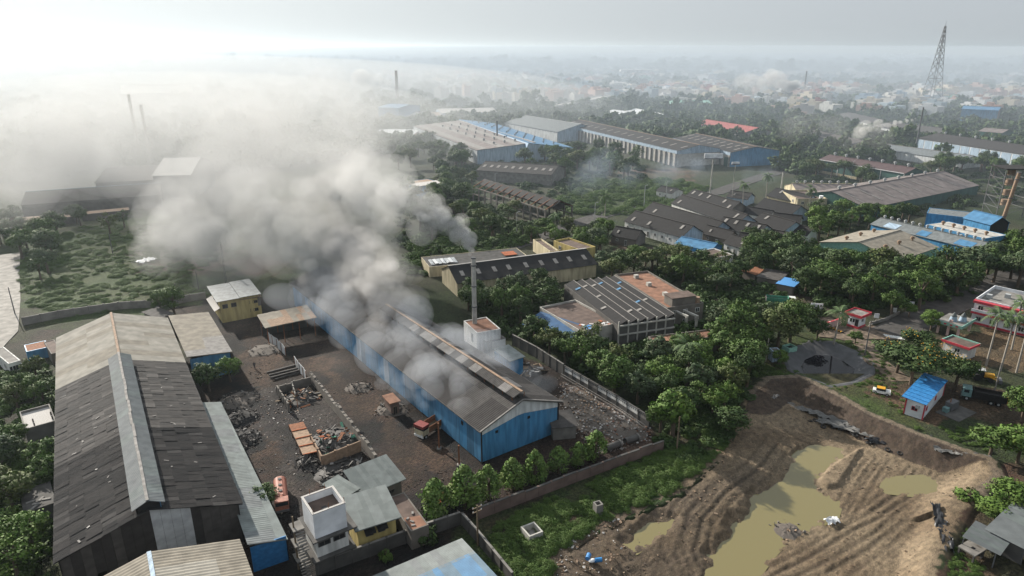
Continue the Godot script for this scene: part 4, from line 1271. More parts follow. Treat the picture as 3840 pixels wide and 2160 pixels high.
	for i in 4:
		var e0 := a.lerp(bb, i / 4.0) - Vector2(-42.3, -117.1)
		var e1 := a.lerp(bb, (i + 0.96) / 4.0) - Vector2(-42.3, -117.1)
		var s := c - a
		plate(rp, "rusty_sheet", "rust_pale" if i != 0 else "rust", [Vector3(e0.x, 1.2, e0.y), Vector3(e1.x, 1.2, e1.y), Vector3(e1.x + s.x, 1.35, e1.y + s.y), Vector3(e0.x + s.x, 1.35, e0.y + s.y)], 0.08)
		bar(rp, "rusty_beam", "orange_rust", Vector3(e1.x, 1.3, e1.y), Vector3(e1.x + s.x, 1.45, e1.y + s.y), 0.15)
		box(rp, "leg", "rust", e0.x, e0.x + 0.15, 0, 1.2, e0.y, e0.y + 0.15)
	heap("scrap_heap", "tangle of dark scrap metal inside the lower pen", Vector2(-33.7, -112.4), 5.5, 1.5, 70, ["scrap", "rust", "scrap", "coal", "green_sheet"], true)
	heap("scrap_heap", "bright orange rusted plates on top of the pen's scrap", Vector2(-35.1, -113.2), 1.9, 1.7, 14, ["orange_rust", "orange_rust", "rust"], true)
	heap("scrap_heap", "scrap timber and sheets inside the upper ruin", Vector2(-45.0, -129.1), 4.2, 1.4, 60, ["scrap", "rust", "rust_pale", "coal", "wood"], true)
	heap("scrap_heap", "black scrap heap below the rusted panels", Vector2(-36.3, -105.4), 2.6, 1.2, 36, ["coal", "scrap"], true)
	heap("scrap_heap", "scattered grey and black offcuts behind the hall", Vector2(-30.6, -102.7), 5.0, 0.8, 60, ["scrap", "asbestos", "coal", "asbestos_pale"], true)
	heap("rubble_heap", "grey rubble heap beside the long shed annex", Vector2(-57.7, -128.5), 4.4, 1.3, 110, ["rubble", "asbestos", "concrete", "coal"], false)
	heap("coal_heap", "black soot heap beside the annex, farther one", Vector2(-54.8, -120.5), 4.0, 1.5, 90, ["coal", "scrap"], false)
	heap("coal_heap", "black soot heap with white ash beside the annex, nearer one", Vector2(-51.1, -113.1), 3.8, 1.3, 90, ["coal", "coal", "asbestos_pale"], false)
	heap("rubble_heap", "dark clinker heap by the blue shed wall, near the kiosk", Vector2(-24.8, -124.5), 3.4, 1.3, 80, ["rubble", "coal", "scrap"], false)
	heap("rubble_heap", "dark clinker heap by the blue shed wall, farther one", Vector2(-33.5, -133.9), 3.2, 1.0, 60, ["rubble", "coal"], false)
	heap("rubble_heap", "flat debris under the canopy's open front", Vector2(-60.9, -154.1), 4.6, 0.7, 50, ["rubble", "asbestos", "scrap"], false)
	heap("rubble_heap", "scattered debris at the foot of the annex bush", Vector2(-39.9, -87.4), 3.5, 0.5, 60, ["rubble", "coal", "asbestos_pale"], false)
	heap("rubble_heap", "white broken plaster rubble spread behind the stencilled wall", Vector2(17.0, -119.7), 6.0, 0.7, 280, ["rubble_white", "rust_pale", "asbestos_pale", "rubble", "rubble"], false)
	heap("rubble_heap", "pale sand and plaster rubble near the stencilled wall's upper end", Vector2(14.1, -128.7), 5.0, 0.8, 200, ["rust_pale", "rubble_white", "rubble", "rust_pale"], false)
	heap("rubble_heap", "red brick rubble where the two yard walls meet", Vector2(21.8, -116.0), 5.0, 0.7, 110, ["brick", "terracotta", "rubble", "rubble_white"], false)
	heap("rubble_heap", "planks and sheets dumped behind the blue store", Vector2(4.3, -143.0), 3.6, 0.6, 40, ["wood", "rust_pale", "scrap", "rubble_white"], true)
	var bs := thing("beam_stack", "stack of grey concrete beams lying in the yard", "beams", Vector3(Vector2(-52.1, -140.9).x, 0, Vector2(-52.1, -140.9).y), 0.62)
	for i in 7:
		bar(bs, "beam", "asbestos_mid", Vector3(-3.6 + rng.randf(), 0.25 + 0.3 * (i % 2), -2.4 + i * 0.75), Vector3(3.0 + rng.randf(), 0.25 + 0.3 * (i % 2), -2.4 + i * 0.75 + rng.randf_range(-0.4, 0.4)), 0.35, 0.3)
	# kiosk, puddle of ash, posts
	p = bq("brick_kiosk", "small brick kiosk with orange slab roof near the blue shed wall", "hut", Vector2(-24.4, -121.9), Vector2(-26.3, -124.9), Vector2(-23.3, -123.5))
	block(p, L_, W_, 2.7, {"wall": "brick_dull", "parapet": 0.05, "roof": "terracotta"})
	box(p, "roof_slab", "terracotta", -0.3, L_ + 0.3, 2.7, 2.95, -0.3, W_ + 0.3)
	window(p, "door", Vector3(0, 1.0, W_ * 0.5), Vector3(-1, 0, 0), 0.9, 1.9, "wood", "dark")
	for q in [[Vector2(-13.5, -109.7), 5.5, "rusty steel post by the blue shed, left of two"], [Vector2(-9.4, -104.3), 4.2, "rusty steel post by the blue shed corner, right of two"]]:
		var o := thing("steel_post", q[2], "post", Vector3(q[0].x, 0, q[0].y))
		box(o, "shaft", "rust", -0.13, 0.13, 0, q[1], -0.13, 0.13)
		box(o, "footing", "concrete", -0.4, 0.4, 0, 0.35, -0.4, 0.4)
	person(Vector2(-59.8, -143.6), "lone person in dark clothes walking across the yard")


func fence(n: String, label: String, pts: Array, h: float, m) -> void:
	var o := thing(n, label, "fence", Vector3(pts[0].x, 0, pts[0].y))
	for i in pts.size() - 1:
		var a := Vector3(pts[i].x - pts[0].x, 0, pts[i].y - pts[0].y)
		var b := Vector3(pts[i + 1].x - pts[0].x, 0, pts[i + 1].y - pts[0].y)
		var k := int(maxf(2, round(a.distance_to(b) / 1.1)))
		for j in k:
			var hh := h - 0.35 * rng.randf()
			var s := (b - a) / k
			var e := Vector3(rng.randf_range(-0.05, 0.05), 0, rng.randf_range(-0.05, 0.05))
			bar(o, "sheet", m, a + s * j + e + Vector3(0, hh / 2, 0), a + s * (j + 0.98) + e + Vector3(0, hh / 2, 0), 0.05, hh)
		for j in [0.0, 0.5, 1.0]:
			var q := a.lerp(b, j)
			box(o, "post", "rust", q.x - 0.06, q.x + 0.06, 0, h - 0.2, q.z + 0.06, q.z + 0.18)


# a heap: a mound under pieces that lie on it
func heap(n: String, label: String, at: Vector2, r: float, h: float, pieces: int, ms: Array, long: bool) -> void:
	var o := thing(n, label, "heap", Vector3(at.x, 0, at.y), rng.randf() * TAU)
	var st := SurfaceTool.new()
	st.begin(Mesh.PRIMITIVE_TRIANGLES)
	st.set_smooth_group(-1)
	var k := 14
	var rings: Array = []
	for j in 5:
		var f := j / 4.0
		var row: Array = []
		for i in k:
			var rr := r * (1.0 - f) * rng.randf_range(0.8, 1.1)
			row.append(Vector3(cos(TAU * i / k) * rr, h * 0.75 * sin(f * PI / 2) * rng.randf_range(0.75, 1.1) - 0.1 * (1 - f), sin(TAU * i / k) * rr))
		rings.append(row)
	for j in 4:
		for i in k:
			var a: Vector3 = rings[j][i]
			var b: Vector3 = rings[j][(i + 1) % k]
			var c: Vector3 = rings[j + 1][(i + 1) % k]
			var d: Vector3 = rings[j + 1][i]
			for v in [a, c, b, a, d, c]:
				st.add_vertex(v)
	st.generate_normals()
	put(o, "mound", st.commit(), "rubble" if not long and ms[0] != "coal" else "scrap" if long else "coal")
	for i in pieces:
		var a := rng.randf() * TAU
		var f := sqrt(rng.randf())
		var q := Vector3(cos(a) * f * r, h * 0.75 * cos(f * PI / 2) + 0.12, sin(a) * f * r)
		var s := rng.randf_range(0.10, 0.42)
		var sc := Vector3(s, s * rng.randf_range(0.3, 0.7), s * rng.randf_range(0.5, 1.0))
		if long:
			sc = Vector3(rng.randf_range(0.6, 2.4), rng.randf_range(0.05, 0.15), rng.randf_range(0.1, 0.7))
		put(o, "piece", unit, ms[rng.randi() % ms.size()], Transform3D(Basis(Vector3.UP, rng.randf() * TAU) * Basis(Vector3(0, 0, 1), rng.randfn() * 0.35) * Basis(Vector3(1, 0, 0), rng.randfn() * 0.3) * Basis.from_scale(sc), q))


# a small standing figure, one continuous body
func person(at: Vector2, label: String) -> void:
	var o := thing("person", label, "person", Vector3(at.x, 0, at.y), 0.5)
	var st := SurfaceTool.new()
	st.begin(Mesh.PRIMITIVE_TRIANGLES)
	st.set_color(Color(1, 1, 1))
	for s in [-1.0, 1.0]:
		tube(st, Vector3(0.1 * s, 0.05, 0.14 * s), Vector3(0.1 * s, 0.48, 0.06 * s), 0.055, 0.075, 8)
		tube(st, Vector3(0.1 * s, 0.46, 0.06 * s), Vector3(0.09 * s, 0.9, 0), 0.075, 0.1, 8)
		tube(st, Vector3(0.1 * s, 0.0, 0.14 * s), Vector3(0.1 * s, 0.06, 0.2 * s + 0.06), 0.05, 0.05, 6)
		tube(st, Vector3(0.21 * s, 1.4, 0), Vector3(0.26 * s, 1.12, -0.04 * s), 0.06, 0.048, 8)
		tube(st, Vector3(0.26 * s, 1.13, -0.04 * s), Vector3(0.25 * s, 0.86, -0.12 * s), 0.048, 0.036, 8)
	tube(st, Vector3(0, 0.84, 0), Vector3(0, 1.12, 0), 0.17, 0.15, 10)
	tube(st, Vector3(0, 1.1, 0), Vector3(0, 1.42, 0), 0.15, 0.2, 10)
	tube(st, Vector3(0, 1.41, 0), Vector3(0, 1.47, 0), 0.2, 0.08, 10)
	put(o, "body", st.commit(), "cloth_dark")
	st = SurfaceTool.new()
	st.begin(Mesh.PRIMITIVE_TRIANGLES)
	tube(st, Vector3(0, 1.45, 0), Vector3(0, 1.54, 0.01), 0.055, 0.055, 8)
	tube(st, Vector3(0, 1.52, 0.01), Vector3(0, 1.6, 0.015), 0.07, 0.1, 10)
	tube(st, Vector3(0, 1.6, 0.015), Vector3(0, 1.68, 0.01), 0.1, 0.09, 10)
	put(o, "head", st.commit(), "skin")
	st = SurfaceTool.new()
	st.begin(Mesh.PRIMITIVE_TRIANGLES)
	tube(st, Vector3(0, 1.66, 0), Vector3(0, 1.74, 0), 0.1, 0.05, 10)
	put(o, "hair", st.commit(), "dark")


func near_walls() -> void:
	# concrete wall, then white panels pierced with holes
	yard_wall("concrete_wall", "bare concrete yard wall behind the blue store", [Vector2(0.2, -156.9), Vector2(5.9, -149.4), Vector2(11.7, -139.9)], 2.8, "concrete_dark", 3.0, 0.25, "concrete")
	var pts := [Vector2(11.9, -139.5), Vector2(16.6, -132.8), Vector2(21.6, -125.6), Vector2(26.8, -117.0)]
	var o := thing("stencilled_wall", "white yard wall with a row of small holes, beside the rubble", "wall", Vector3(pts[0].x, 0, pts[0].y))
	for i in 3:
		var a := Vector3(pts[i].x - pts[0].x, 0, pts[i].y - pts[0].y)
		var b := Vector3(pts[i + 1].x - pts[0].x, 0, pts[i + 1].y - pts[0].y)
		var k := 3
		for j in k:
			var s := (b - a) / k
			var q0 := a + s * (j + 0.02)
			var q1 := a + s * (j + 0.98)
			var m := "white_wall" if not (i == 1 and j == 0) and not (i == 2 and j == 2) else "concrete"
			bar(o, "wall_panel", "concrete_dark", q0 + Vector3(0, 0.7, 0), q1 + Vector3(0, 0.7, 0), 0.2, 1.4)
			bar(o, "wall_panel", m, q0 + Vector3(0, 2.0, 0), q1 + Vector3(0, 2.0, 0), 0.2, 1.2)
			bar(o, "coping", "concrete_dark", q0 + Vector3(0, 2.66, 0), q1 + Vector3(0, 2.66, 0), 0.36, 0.12)
			for h in 6:
				var q := q0.lerp(q1, (h + 0.5) / 6.0) + Vector3(0, 2.2, 0)
				bar(o, "hole", "dark", q, q + (q1 - q0).normalized() * 0.2, 0.24, 0.35)
			for f in 2:
				bar(o, "rail", "concrete", q0 + Vector3(-0.9, 0.5 + f * 0.6, 0.7), q1 + Vector3(-0.9, 0.5 + f * 0.6, 0.7), 0.12, 0.16)
			box(o, "post", "concrete_dark", q0.x - 0.17, q0.x + 0.17, 0, 2.8, q0.z - 0.17, q0.z + 0.17)
	yard_wall("brick_wall", "long low brick and plaster wall below the row of conical trees", [Vector2(-5.3, -89.7), Vector2(2.1, -94.1), Vector2(11.0, -99.6), Vector2(20.8, -105.4), Vector2(28.0, -109.5)], 2.1, "brick_dull", 2.6, 0.3, "concrete_dark", 0.25)
	yard_wall("plot_wall", "dark plot wall running past the yellow house to the corner", [Vector2(-27.4, -77.6), Vector2(-20.8, -81.3), Vector2(-13.8, -85.4), Vector2(-8.0, -88.5)], 2.2, "concrete_dark", 2.6, 0.25, "concrete")
	yard_wall("plot_wall", "grey plot wall running from the corner to the bottom edge", [Vector2(-7.7, -88.2), Vector2(-5.3, -84.5), Vector2(-1.5, -78.1), Vector2(0.1, -75.4)], 2.2, "concrete_dark", 2.6, 0.25, "concrete")
	pole("electric_pole", "wooden electric pole at the corner of the plot walls", Vector2(-5.1, -83.6), 7.2, true)
	pole("electric_pole", "leaning electric pole in front of the white tower house", Vector2(-30.4, -78.7), 9.0, false)
	for q in [[Vector2(17.3, -108.9), Vector2(20.2, -110.7), "grey pipe lying by the brick wall, nearer of two"], [Vector2(21.2, -111.3), Vector2(23.9, -112.9), "grey pipe lying by the brick wall, farther of two"]]:
		var pp := thing("concrete_pipe", q[2], "pipe", Vector3(q[0].x, 0.65, q[0].y))
		var e: Vector2 = q[1] - q[0]
		round_bar(pp, "pipe", "concrete_dark", Vector3.ZERO, Vector3(e.x, 0, e.y), 0.65, 0.65, 14)
		round_bar(pp, "collar", "concrete", Vector3(e.x, 0, e.y) * 0.9, Vector3(e.x, 0, e.y), 0.75, 0.75, 14)
	# white walled tank in the grass, block, barrels
	var p := bq("walled_tank", "small roofless white walled tank in the grass", "tank", Vector2(2.6, -84.1), Vector2(1.3, -86.4), Vector2(4.6, -85.5))
	var l := L_
	var w := W_
	for q in [[0.0, l, 0.0, 0.25], [0.0, l, w - 0.25, w], [0.0, 0.25, 0.25, w - 0.25], [l - 0.25, l, 0.25, w - 0.25]]:
		box(p, "wall", "concrete_pale", q[0], q[1], 0, 1.2, q[2], q[3])
	box(p, "floor", "concrete", 0.25, l - 0.25, 0, 0.2, 0.25, w - 0.25)
	p = bq("concrete_shaft", "hollow grey concrete shaft standing in the grass strip", "shaft", Vector2(13.4, -90.4), Vector2(13.0, -91.3), Vector2(14.1, -91.0))
	l = maxf(L_, 1.2)
	w = maxf(W_, 1.2)
	for q in [[0.0, l, 0.0, 0.2], [0.0, l, w - 0.2, w], [0.0, 0.2, 0.2, w - 0.2], [l - 0.2, l, 0.2, w - 0.2]]:
		box(p, "wall", "concrete", q[0], q[1], 0, 1.9, q[2], q[3])
	for q in [[Vector2(11.1, -80.9), "tarp_blue", "blue barrel lying on the bare ground, smaller one"], [Vector2(12.5, -80.2), "bright_blue", "dark blue barrel lying on the bare ground, larger one"]]:
		var bb := thing("barrel", q[2], "barrel", Vector3(q[0].x, 0.32, q[0].y), rng.randf() * 3.0)
		round_bar(bb, "drum", q[1], Vector3(-0.5, 0, 0), Vector3(0.5, 0, 0), 0.33, 0.33, 12)
		for x in [-0.46, -0.17, 0.17, 0.46]:
			round_bar(bb, "hoop", q[1], Vector3(x - 0.03, 0, 0), Vector3(x + 0.03, 0, 0), 0.36, 0.36, 12)
	var s := thing("white_sack", "white sack lying beside the blue barrels", "sack", Vector3(Vector2(11.6, -80.2).x, 0, Vector2(11.6, -80.2).y), 0.4)
	put(s, "sack", SphereMesh.new(), "tarp_white", Transform3D(Basis.from_scale(Vector3(1.1, 0.5, 0.7)), Vector3(0, 0.2, 0)))
	put(s, "knot", unit, "tarp_white", Transform3D(Basis.from_scale(Vector3(0.2, 0.15, 0.15)), Vector3(0.6, 0.22, 0)))


func pole(n: String, label: String, at: Vector2, h: float, arms: bool, m = "wood", lean := Vector3.ZERO) -> Node3D:
	var o := thing(n, label, "pole", Vector3(at.x, 0, at.y), 0.6)
	round_bar(o, "shaft", m, Vector3.ZERO, Vector3(0, h, 0) + lean, 0.16, 0.11, 8)
	if arms:
		for y in [h - 0.4, h - 1.1]:
			bar(o, "crossarm", "wood", Vector3(-0.8, y, 0) + lean, Vector3(0.8, y, 0) + lean, 0.12)
			for x in [-0.7, 0.0, 0.7]:
				round_bar(o, "insulator", "white_paint", Vector3(x, y + 0.06, 0) + lean, Vector3(x, y + 0.26, 0) + lean, 0.05, 0.04, 6)
	return o


# bits of clinker, ash and litter over a plot: nobody could count them, one object
func litter(n: String, label: String, plot: Array, count: int, s0: float, s1: float, tones: Array, level = null) -> void:
	var poly := PackedVector2Array(plot)
	var r := Rect2(poly[0], Vector2.ZERO)
	for v in poly:
		r = r.expand(v)
	var mm := MultiMesh.new()
	mm.transform_format = MultiMesh.TRANSFORM_3D
	mm.use_colors = true
	mm.mesh = unit
	var xs: Array = []
	while xs.size() < count:
		var p := r.position + Vector2(rng.randf(), rng.randf()) * r.size
		if not inside(p, poly) or not clear_of_buildings(p) or fbm.get_noise_2d(p.x * 8.0, p.y * 8.0) < rng.randf_range(-0.4, 0.35):
			continue
		var s := rng.randf_range(s0, s1) * (0.5 + rng.randf())
		xs.append(Transform3D(Basis(Vector3.UP, rng.randf() * TAU) * Basis(Vector3.RIGHT, rng.randfn() * 0.3) * Basis.from_scale(Vector3(s * rng.randf_range(0.6, 2.2), s * 0.4, s)), Vector3(p.x, s * 0.12 + 0.02 + (level.call(p) if level != null else 0.0), p.y)))
	mm.instance_count = xs.size()
	for i in xs.size():
		mm.set_instance_transform(i, xs[i])
		mm.set_instance_color(i, tones[rng.randi() % tones.size()])
	var o := MultiMeshInstance3D.new()
	o.name = numbered(n); o.multimesh = mm; o.material_override = M("tinted")
	add_child(o)
	stuff(tag(o, label, "debris"))


func litters() -> void:
	var dark := [Color(0.02, 0.017, 0.015), Color(0.05, 0.036, 0.028), Color(0.08, 0.06, 0.048), Color(0.03, 0.024, 0.02)]
	var pale := [Color(0.30, 0.27, 0.25), Color(0.45, 0.43, 0.41), Color(0.16, 0.13, 0.11), Color(0.22, 0.15, 0.11)]
	litter("yard_debris", "clinker and scrap bits strewn over the sooty yard", [Vector2(-69.4, -158.9), Vector2(-50.5, -149.4), Vector2(-9.5, -100.9), Vector2(-12.3, -94.3), Vector2(-22.8, -102.1), Vector2(-30.0, -97.5), Vector2(-33.7, -87.4), Vector2(-38.0, -83.8), Vector2(-65.4, -138.9)], 900, 0.05, 0.2, dark)
	litter("yard_debris", "pale scraps strewn round the roofless ruins in the yard", [Vector2(-56.8, -135.0), Vector2(-44.2, -137.0), Vector2(-26.1, -108.3), Vector2(-31.3, -99.8), Vector2(-40.9, -102.1), Vector2(-50.6, -119.7)], 320, 0.05, 0.2, pale)
	litter("yard_debris", "broken plaster and brick bits between shed and stencilled wall", [Vector2(10.1, -138.9), Vector2(13.5, -137.0), Vector2(27.3, -116.7), Vector2(26.4, -111.7), Vector2(15.4, -107.7), Vector2(10.5, -119.7)], 900, 0.07, 0.28, pale)
	litter("pit_debris", "clods and litter on the bare ground at the pit's near edge", [Vector2(6.7, -84.7), Vector2(17.2, -90.3), Vector2(18.9, -85.6), Vector2(11.9, -77.4), Vector2(6.3, -77.4)], 260, 0.08, 0.25, [Color(0.18, 0.12, 0.08), Color(0.10, 0.075, 0.05), Color(0.4, 0.38, 0.36)])
	var clay := [Color(0.20, 0.14, 0.09), Color(0.13, 0.09, 0.06), Color(0.26, 0.19, 0.13), Color(0.08, 0.06, 0.045)]
	litter("clay_clods", "clay clods scattered over the dug floor of the pit", [Vector2(11.0, -79.6), Vector2(26.9, -94.3), Vector2(47.7, -119.7), Vector2(60.5, -127.8), Vector2(70.9, -111.0), Vector2(80.9, -103.3), Vector2(67.6, -90.3), Vector2(56.7, -77.4), Vector2(15.2, -77.4)], 1000, 0.05, 0.22, clay, func(p): return pit_height(p) if absf(pit_height(p) + 2.1) > 0.1 else -2.6)


# ---------------------------------------------------------------- right side: pond, hut, gate
func right_side() -> void:
	var p := bq("blue_roof_hut", "white hut with red corners and bright blue sloping roof", "hut", Vector2(82.1, -120.3), Vector2(79.7, -122.7), Vector2(93.4, -129.1))
	var l := L_
	var w := W_
	block(p, l, w, 3.5, {"wall": "white_paint", "parapet": 0.05, "roof": "concrete_dark"})
	plate(p, "roof_sheet", "bright_blue", [Vector3(-0.3, 3.62, -0.5), Vector3(l + 0.9, 3.9, -0.5), Vector3(l + 0.9, 3.9, w + 0.4), Vector3(-0.3, 3.62, w + 0.4)], 0.08)
	for i in 8:
		bar(p, "roof_seam", "bright_blue", Vector3(-0.3, 3.66, w * (i + 0.5) / 8.0), Vector3(l + 0.9, 3.94, w * (i + 0.5) / 8.0), 0.08, 0.06)
	for q in [[0.0, 0.0], [l, 0.0], [0.0, w]]:
		box(p, "corner_trim", "red_paint", q[0] - 0.12, q[0] + 0.12, 0, 3.55, q[1] - 0.12, q[1] + 0.12)
	window(p, "window", Vector3(l * 0.5, 1.9, 0), Vector3(0, 0, -1), 1.1, 0.9, "red_paint", "glass")
	for q in [0.12, 0.55]:
		window(p, "window", Vector3(0, 1.9, w * q), Vector3(-1, 0, 0), 0.9, 0.9, "red_paint", "glass")
	box(p, "air_conditioner", "steel_pale", l * 0.25, l * 0.25 + 0.7, 2.2, 2.8, -0.4, -0.02)
	p = bq("guard_house", "red and white flat-roofed guard house at the estate gate", "hut", Vector2(91.5, -167.0), Vector2(89.8, -169.3), Vector2(94.6, -168.7))
	l = L_; w = W_
	block(p, l, w, 3.6, {"wall": "white_paint", "parapet": 0.1, "roof": "concrete"})
	box(p, "plinth", "red_paint", -0.15, l + 0.1, 0, 0.7, -0.15, w + 0.1)
	for q in [[-0.9, l + 0.9, -0.9, -0.75], [-0.9, l + 0.9, w + 0.75, w + 0.9], [-0.9, -0.75, -0.75, w + 0.75], [l + 0.75, l + 0.9, -0.75, w + 0.75]]:
		box(p, "roof_fascia", "red_paint", q[0], q[1], 3.5, 4.2, q[2], q[3])
	box(p, "roof_slab", "concrete", -0.75, l + 0.75, 3.61, 3.85, -0.75, w + 0.75)
	window(p, "window", Vector3(l * 0.6, 2.1, 0), Vector3(0, 0, -1), 1.6, 1.2, "white_paint", "glass")
	window(p, "door", Vector3(l * 0.18, 1.7, 0), Vector3(0, 0, -1), 0.9, 2.0, "steel", "dark")
	window(p, "window", Vector3(0, 2.2, w * 0.5), Vector3(-1, 0, 0), 1.2, 1.0, "white_paint", "glass")
	p = bq("pink_hut", "small pale hut with pink-edged flat roof behind the flowering tree", "hut", Vector2(108.1, -147.9), Vector2(105.2, -152.6), Vector2(111.3, -150.7))
	l = L_; w = W_
	block(p, l, w, 3.0, {"wall": "white_wall", "parapet": 0.1, "roof": "flat_roof"})
	for q in [[-0.5, l + 0.5, -0.5, -0.3, "red_paint"], [-0.5, l + 0.5, w + 0.3, w + 0.5, "mint"], [-0.5, -0.3, -0.3, w + 0.3, "red_paint"], [l + 0.3, l + 0.5, -0.3, w + 0.3, "mint"]]:
		box(p, "roof_fascia", q[4], q[0], q[1], 2.95, 3.5, q[2], q[3])
	box(p, "roof_slab", "flat_roof", -0.3, l + 0.3, 3.0, 3.2, -0.3, w + 0.3)
	window(p, "window", Vector3(l * 0.4, 1.8, 0), Vector3(0, 0, -1), 1.3, 1.0)
	# temple porch
	p = bq("temple_porch", "small open temple porch with mint and pink painted parapet", "temple", Vector2(114.2, -160.7), Vector2(110.8, -165.0), Vector2(120.3, -166.7))
	l = L_; w = W_
	for q in [[0.4, 0.4], [l - 0.4, 0.4], [0.4, w - 0.4], [l - 0.4, w - 0.4], [l * 0.5, 0.4]]:
		box(p, "column", "pink_wall", q[0] - 0.25, q[0] + 0.25, 0, 3.0, q[1] - 0.25, q[1] + 0.25)
	box(p, "roof_slab", "concrete", -0.4, l + 0.4, 3.0, 3.25, -0.4, w + 0.4)
	for q in [[-0.5, l + 0.5, -0.5, -0.35], [-0.5, -0.35, -0.35, w + 0.4]]:
		box(p, "parapet", "mint", q[0], q[1], 2.9, 3.7, q[2], q[3])
	for i in 4:
		put(p, "painted_panel", unit, "red_paint", Transform3D(Basis.from_scale(Vector3(0.6, 0.4, 0.06)), Vector3(l * (i + 0.5) / 4, 3.3, -0.54)))
	for q in [[l * 0.55, w * 0.4], [l * 0.25, w * 0.6]]:
		round_bar(p, "shrine_tower", "pale_blue", Vector3(q[0], 3.25, q[1]), Vector3(q[0], 4.5, q[1]), 1.0, 0.7, 8)
		round_bar(p, "shrine_dome", "zinc_dull", Vector3(q[0], 4.5, q[1]), Vector3(q[0], 5.6, q[1]), 0.75, 0.12, 10)
	box(p, "idol_arch", "pink_wall", l * 0.35, l * 0.5, 3.25, 4.6, -0.3, 0.0)
	# red and white office building
	p = bf("red_white_office", "white two-storey office with red bands cut by the right edge", "building", Vector2(134.7, -159.3), Vector2(124.1, -171.5), 16.0)
	l = L_; w = W_
	block(p, l, w, 7.2, {"wall": "white_paint", "parapet": 0.9, "roof": "concrete", "floors": 2, "cols": 5, "xcols": 3, "x0": false})
	for y in [0.0, 3.2, 6.2]:
		box(p, "red_band", "red_paint", -0.1, l + 0.12, y + 0.1, y + 0.7, -1.3 if y > 0 else -0.1, -0.02)
		box(p, "red_band", "red_paint", l + 0.02, l + 0.14, y + 0.1, y + 0.7, 0, w)
	box(p, "balcony_wall", "white_paint", 0, l + 0.1, 3.9, 4.6, -1.3, -1.15)
	for i in 5:
		box(p, "roof_tank", "steel_pale", l * i / 5.0 + 1, l * i / 5.0 + 2.2, 6.35, 7.4, 5.0 + (i % 2) * 4, 6.2 + (i % 2) * 4)
	# roads and gate
	road("estate_road", [Vector2(79.9, -166.2), Vector2(86.7, -165.1), Vector2(100.0, -164.6)], 9.0, "dirt_road", 0.15)
	road("estate_road", [Vector2(98.4, -163.5), Vector2(115.2, -176.7), Vector2(138.3, -193.9), Vector2(166.8, -214.0)], 10.0, "asphalt", 0.18)
	road("estate_road", [Vector2(48.1, -187.8), Vector2(65.9, -185.1), Vector2(76.6, -182.9), Vector2(84.8, -172.9), Vector2(85.7, -165.1)], 8.0, "dirt_road", 0.12)
	road("estate_road", [Vector2(83.9, -163.5), Vector2(88.7, -158.4), Vector2(86.6, -148.3), Vector2(87.2, -137.0)], 5.0, "dirt_road", 0.13)
	for i in 8:
		var a := Vector2(96.6, -162.5).lerp(Vector2(99.9, -160.9), i / 7.0)
		structure(box(self, "road_marking", "road_white", a.x - 0.25, a.x + 0.25, 0.185, 0.2, a.y - 1.0, a.y + 1.0))
	yard_wall("gate_wall", "low pinkish gate wall beside the estate road", [Vector2(82.4, -166.7), Vector2(86.1, -168.9), Vector2(90.0, -171.7)], 1.8, "pink_wall", 2.2, 0.3, "red_paint")
	yard_wall("lawn_wall", "low kerb wall edging the lawn by the asphalt road", [Vector2(96.4, -170.0), Vector2(102.5, -173.4), Vector2(108.5, -178.2)], 0.9, "concrete", 2.5, 0.3)
	var kb := thing("striped_kerb", "black and yellow striped kerb round the gate's flower bed", "kerb", Vector3(Vector2(84.2, -168.9).x, 0, Vector2(84.2, -168.9).y))
	for i in 14:
		var a := Vector2(84.0, -168.9).lerp(Vector2(86.4, -164.0), i / 14.0) - Vector2(84.2, -168.9)
		box(kb, "kerb_stone", "truck_yellow" if i % 2 == 0 else "dark", a.x - 0.25, a.x + 0.25, 0, 0.5, a.y - 0.2, a.y + 0.2)
	for q in [[Vector2(99.3, -172.9), "white signboard near the guard house, left one"], [Vector2(106.4, -177.3), "white signboard by the lawn wall, middle one"], [Vector2(114.0, -182.2), "white signboard by the lawn, farther one"]]:
		var o := thing("signboard", q[1], "sign", Vector3(q[0].x, 0, q[0].y), -0.3)
		box(o, "panel", "white_paint", -0.6, 0.6, 0.9, 2.2, -0.04, 0.04)
		box(o, "post", "steel", -0.5, -0.42, 0, 0.9, -0.03, 0.03)
		box(o, "post", "steel", 0.42, 0.5, 0, 0.9, -0.03, 0.03)
	var nb := thing("notice_board", "white notice board on two posts by the parked motorbikes", "board", Vector3(Vector2(85.1, -178.2).x, 0, Vector2(85.1, -178.2).y), -0.2)
	box(nb, "panel", "white_paint", -1.6, 1.6, 1.4, 3.2, -0.05, 0.05)
	for x in [-1.5, 1.5]:
		box(nb, "post", "steel", x - 0.06, x + 0.06, 0, 1.4, -0.05, 0.05)
	# pump tank and blue pump hut
	p = bq("mint_tank", "low mint-green walled water tank on the lawn", "tank", Vector2(67.6, -152.1), Vector2(66.6, -154.2), Vector2(69.9, -153.5))
	l = L_; w = W_
	for q in [[0.0, l, 0.0, 0.25], [0.0, l, w - 0.25, w], [0.0, 0.25, 0.25, w - 0.25], [l - 0.25, l, 0.25, w - 0.25]]:
		box(p, "wall", "mint", q[0], q[1], 0, 1.2, q[2], q[3])
	box(p, "water_surface", "black_water", 0.25, l - 0.25, 0.3, 0.7, 0.25, w - 0.25)
	p = bq("pump_hut", "small slate-blue pump hut under the trees by the lawn", "hut", Vector2(61.6, -147.0), Vector2(61.4, -148.8), Vector2(63.5, -148.1))
	block(p, maxf(L_, 2.0), maxf(W_, 2.0), 2.8, {"wall": "pale_blue", "parapet": 0.05, "roof": "concrete_dark"})
	window(p, "door", Vector3(0, 1.0, 1.0), Vector3(-1, 0, 0), 0.8, 1.9, "steel", "pale_blue")
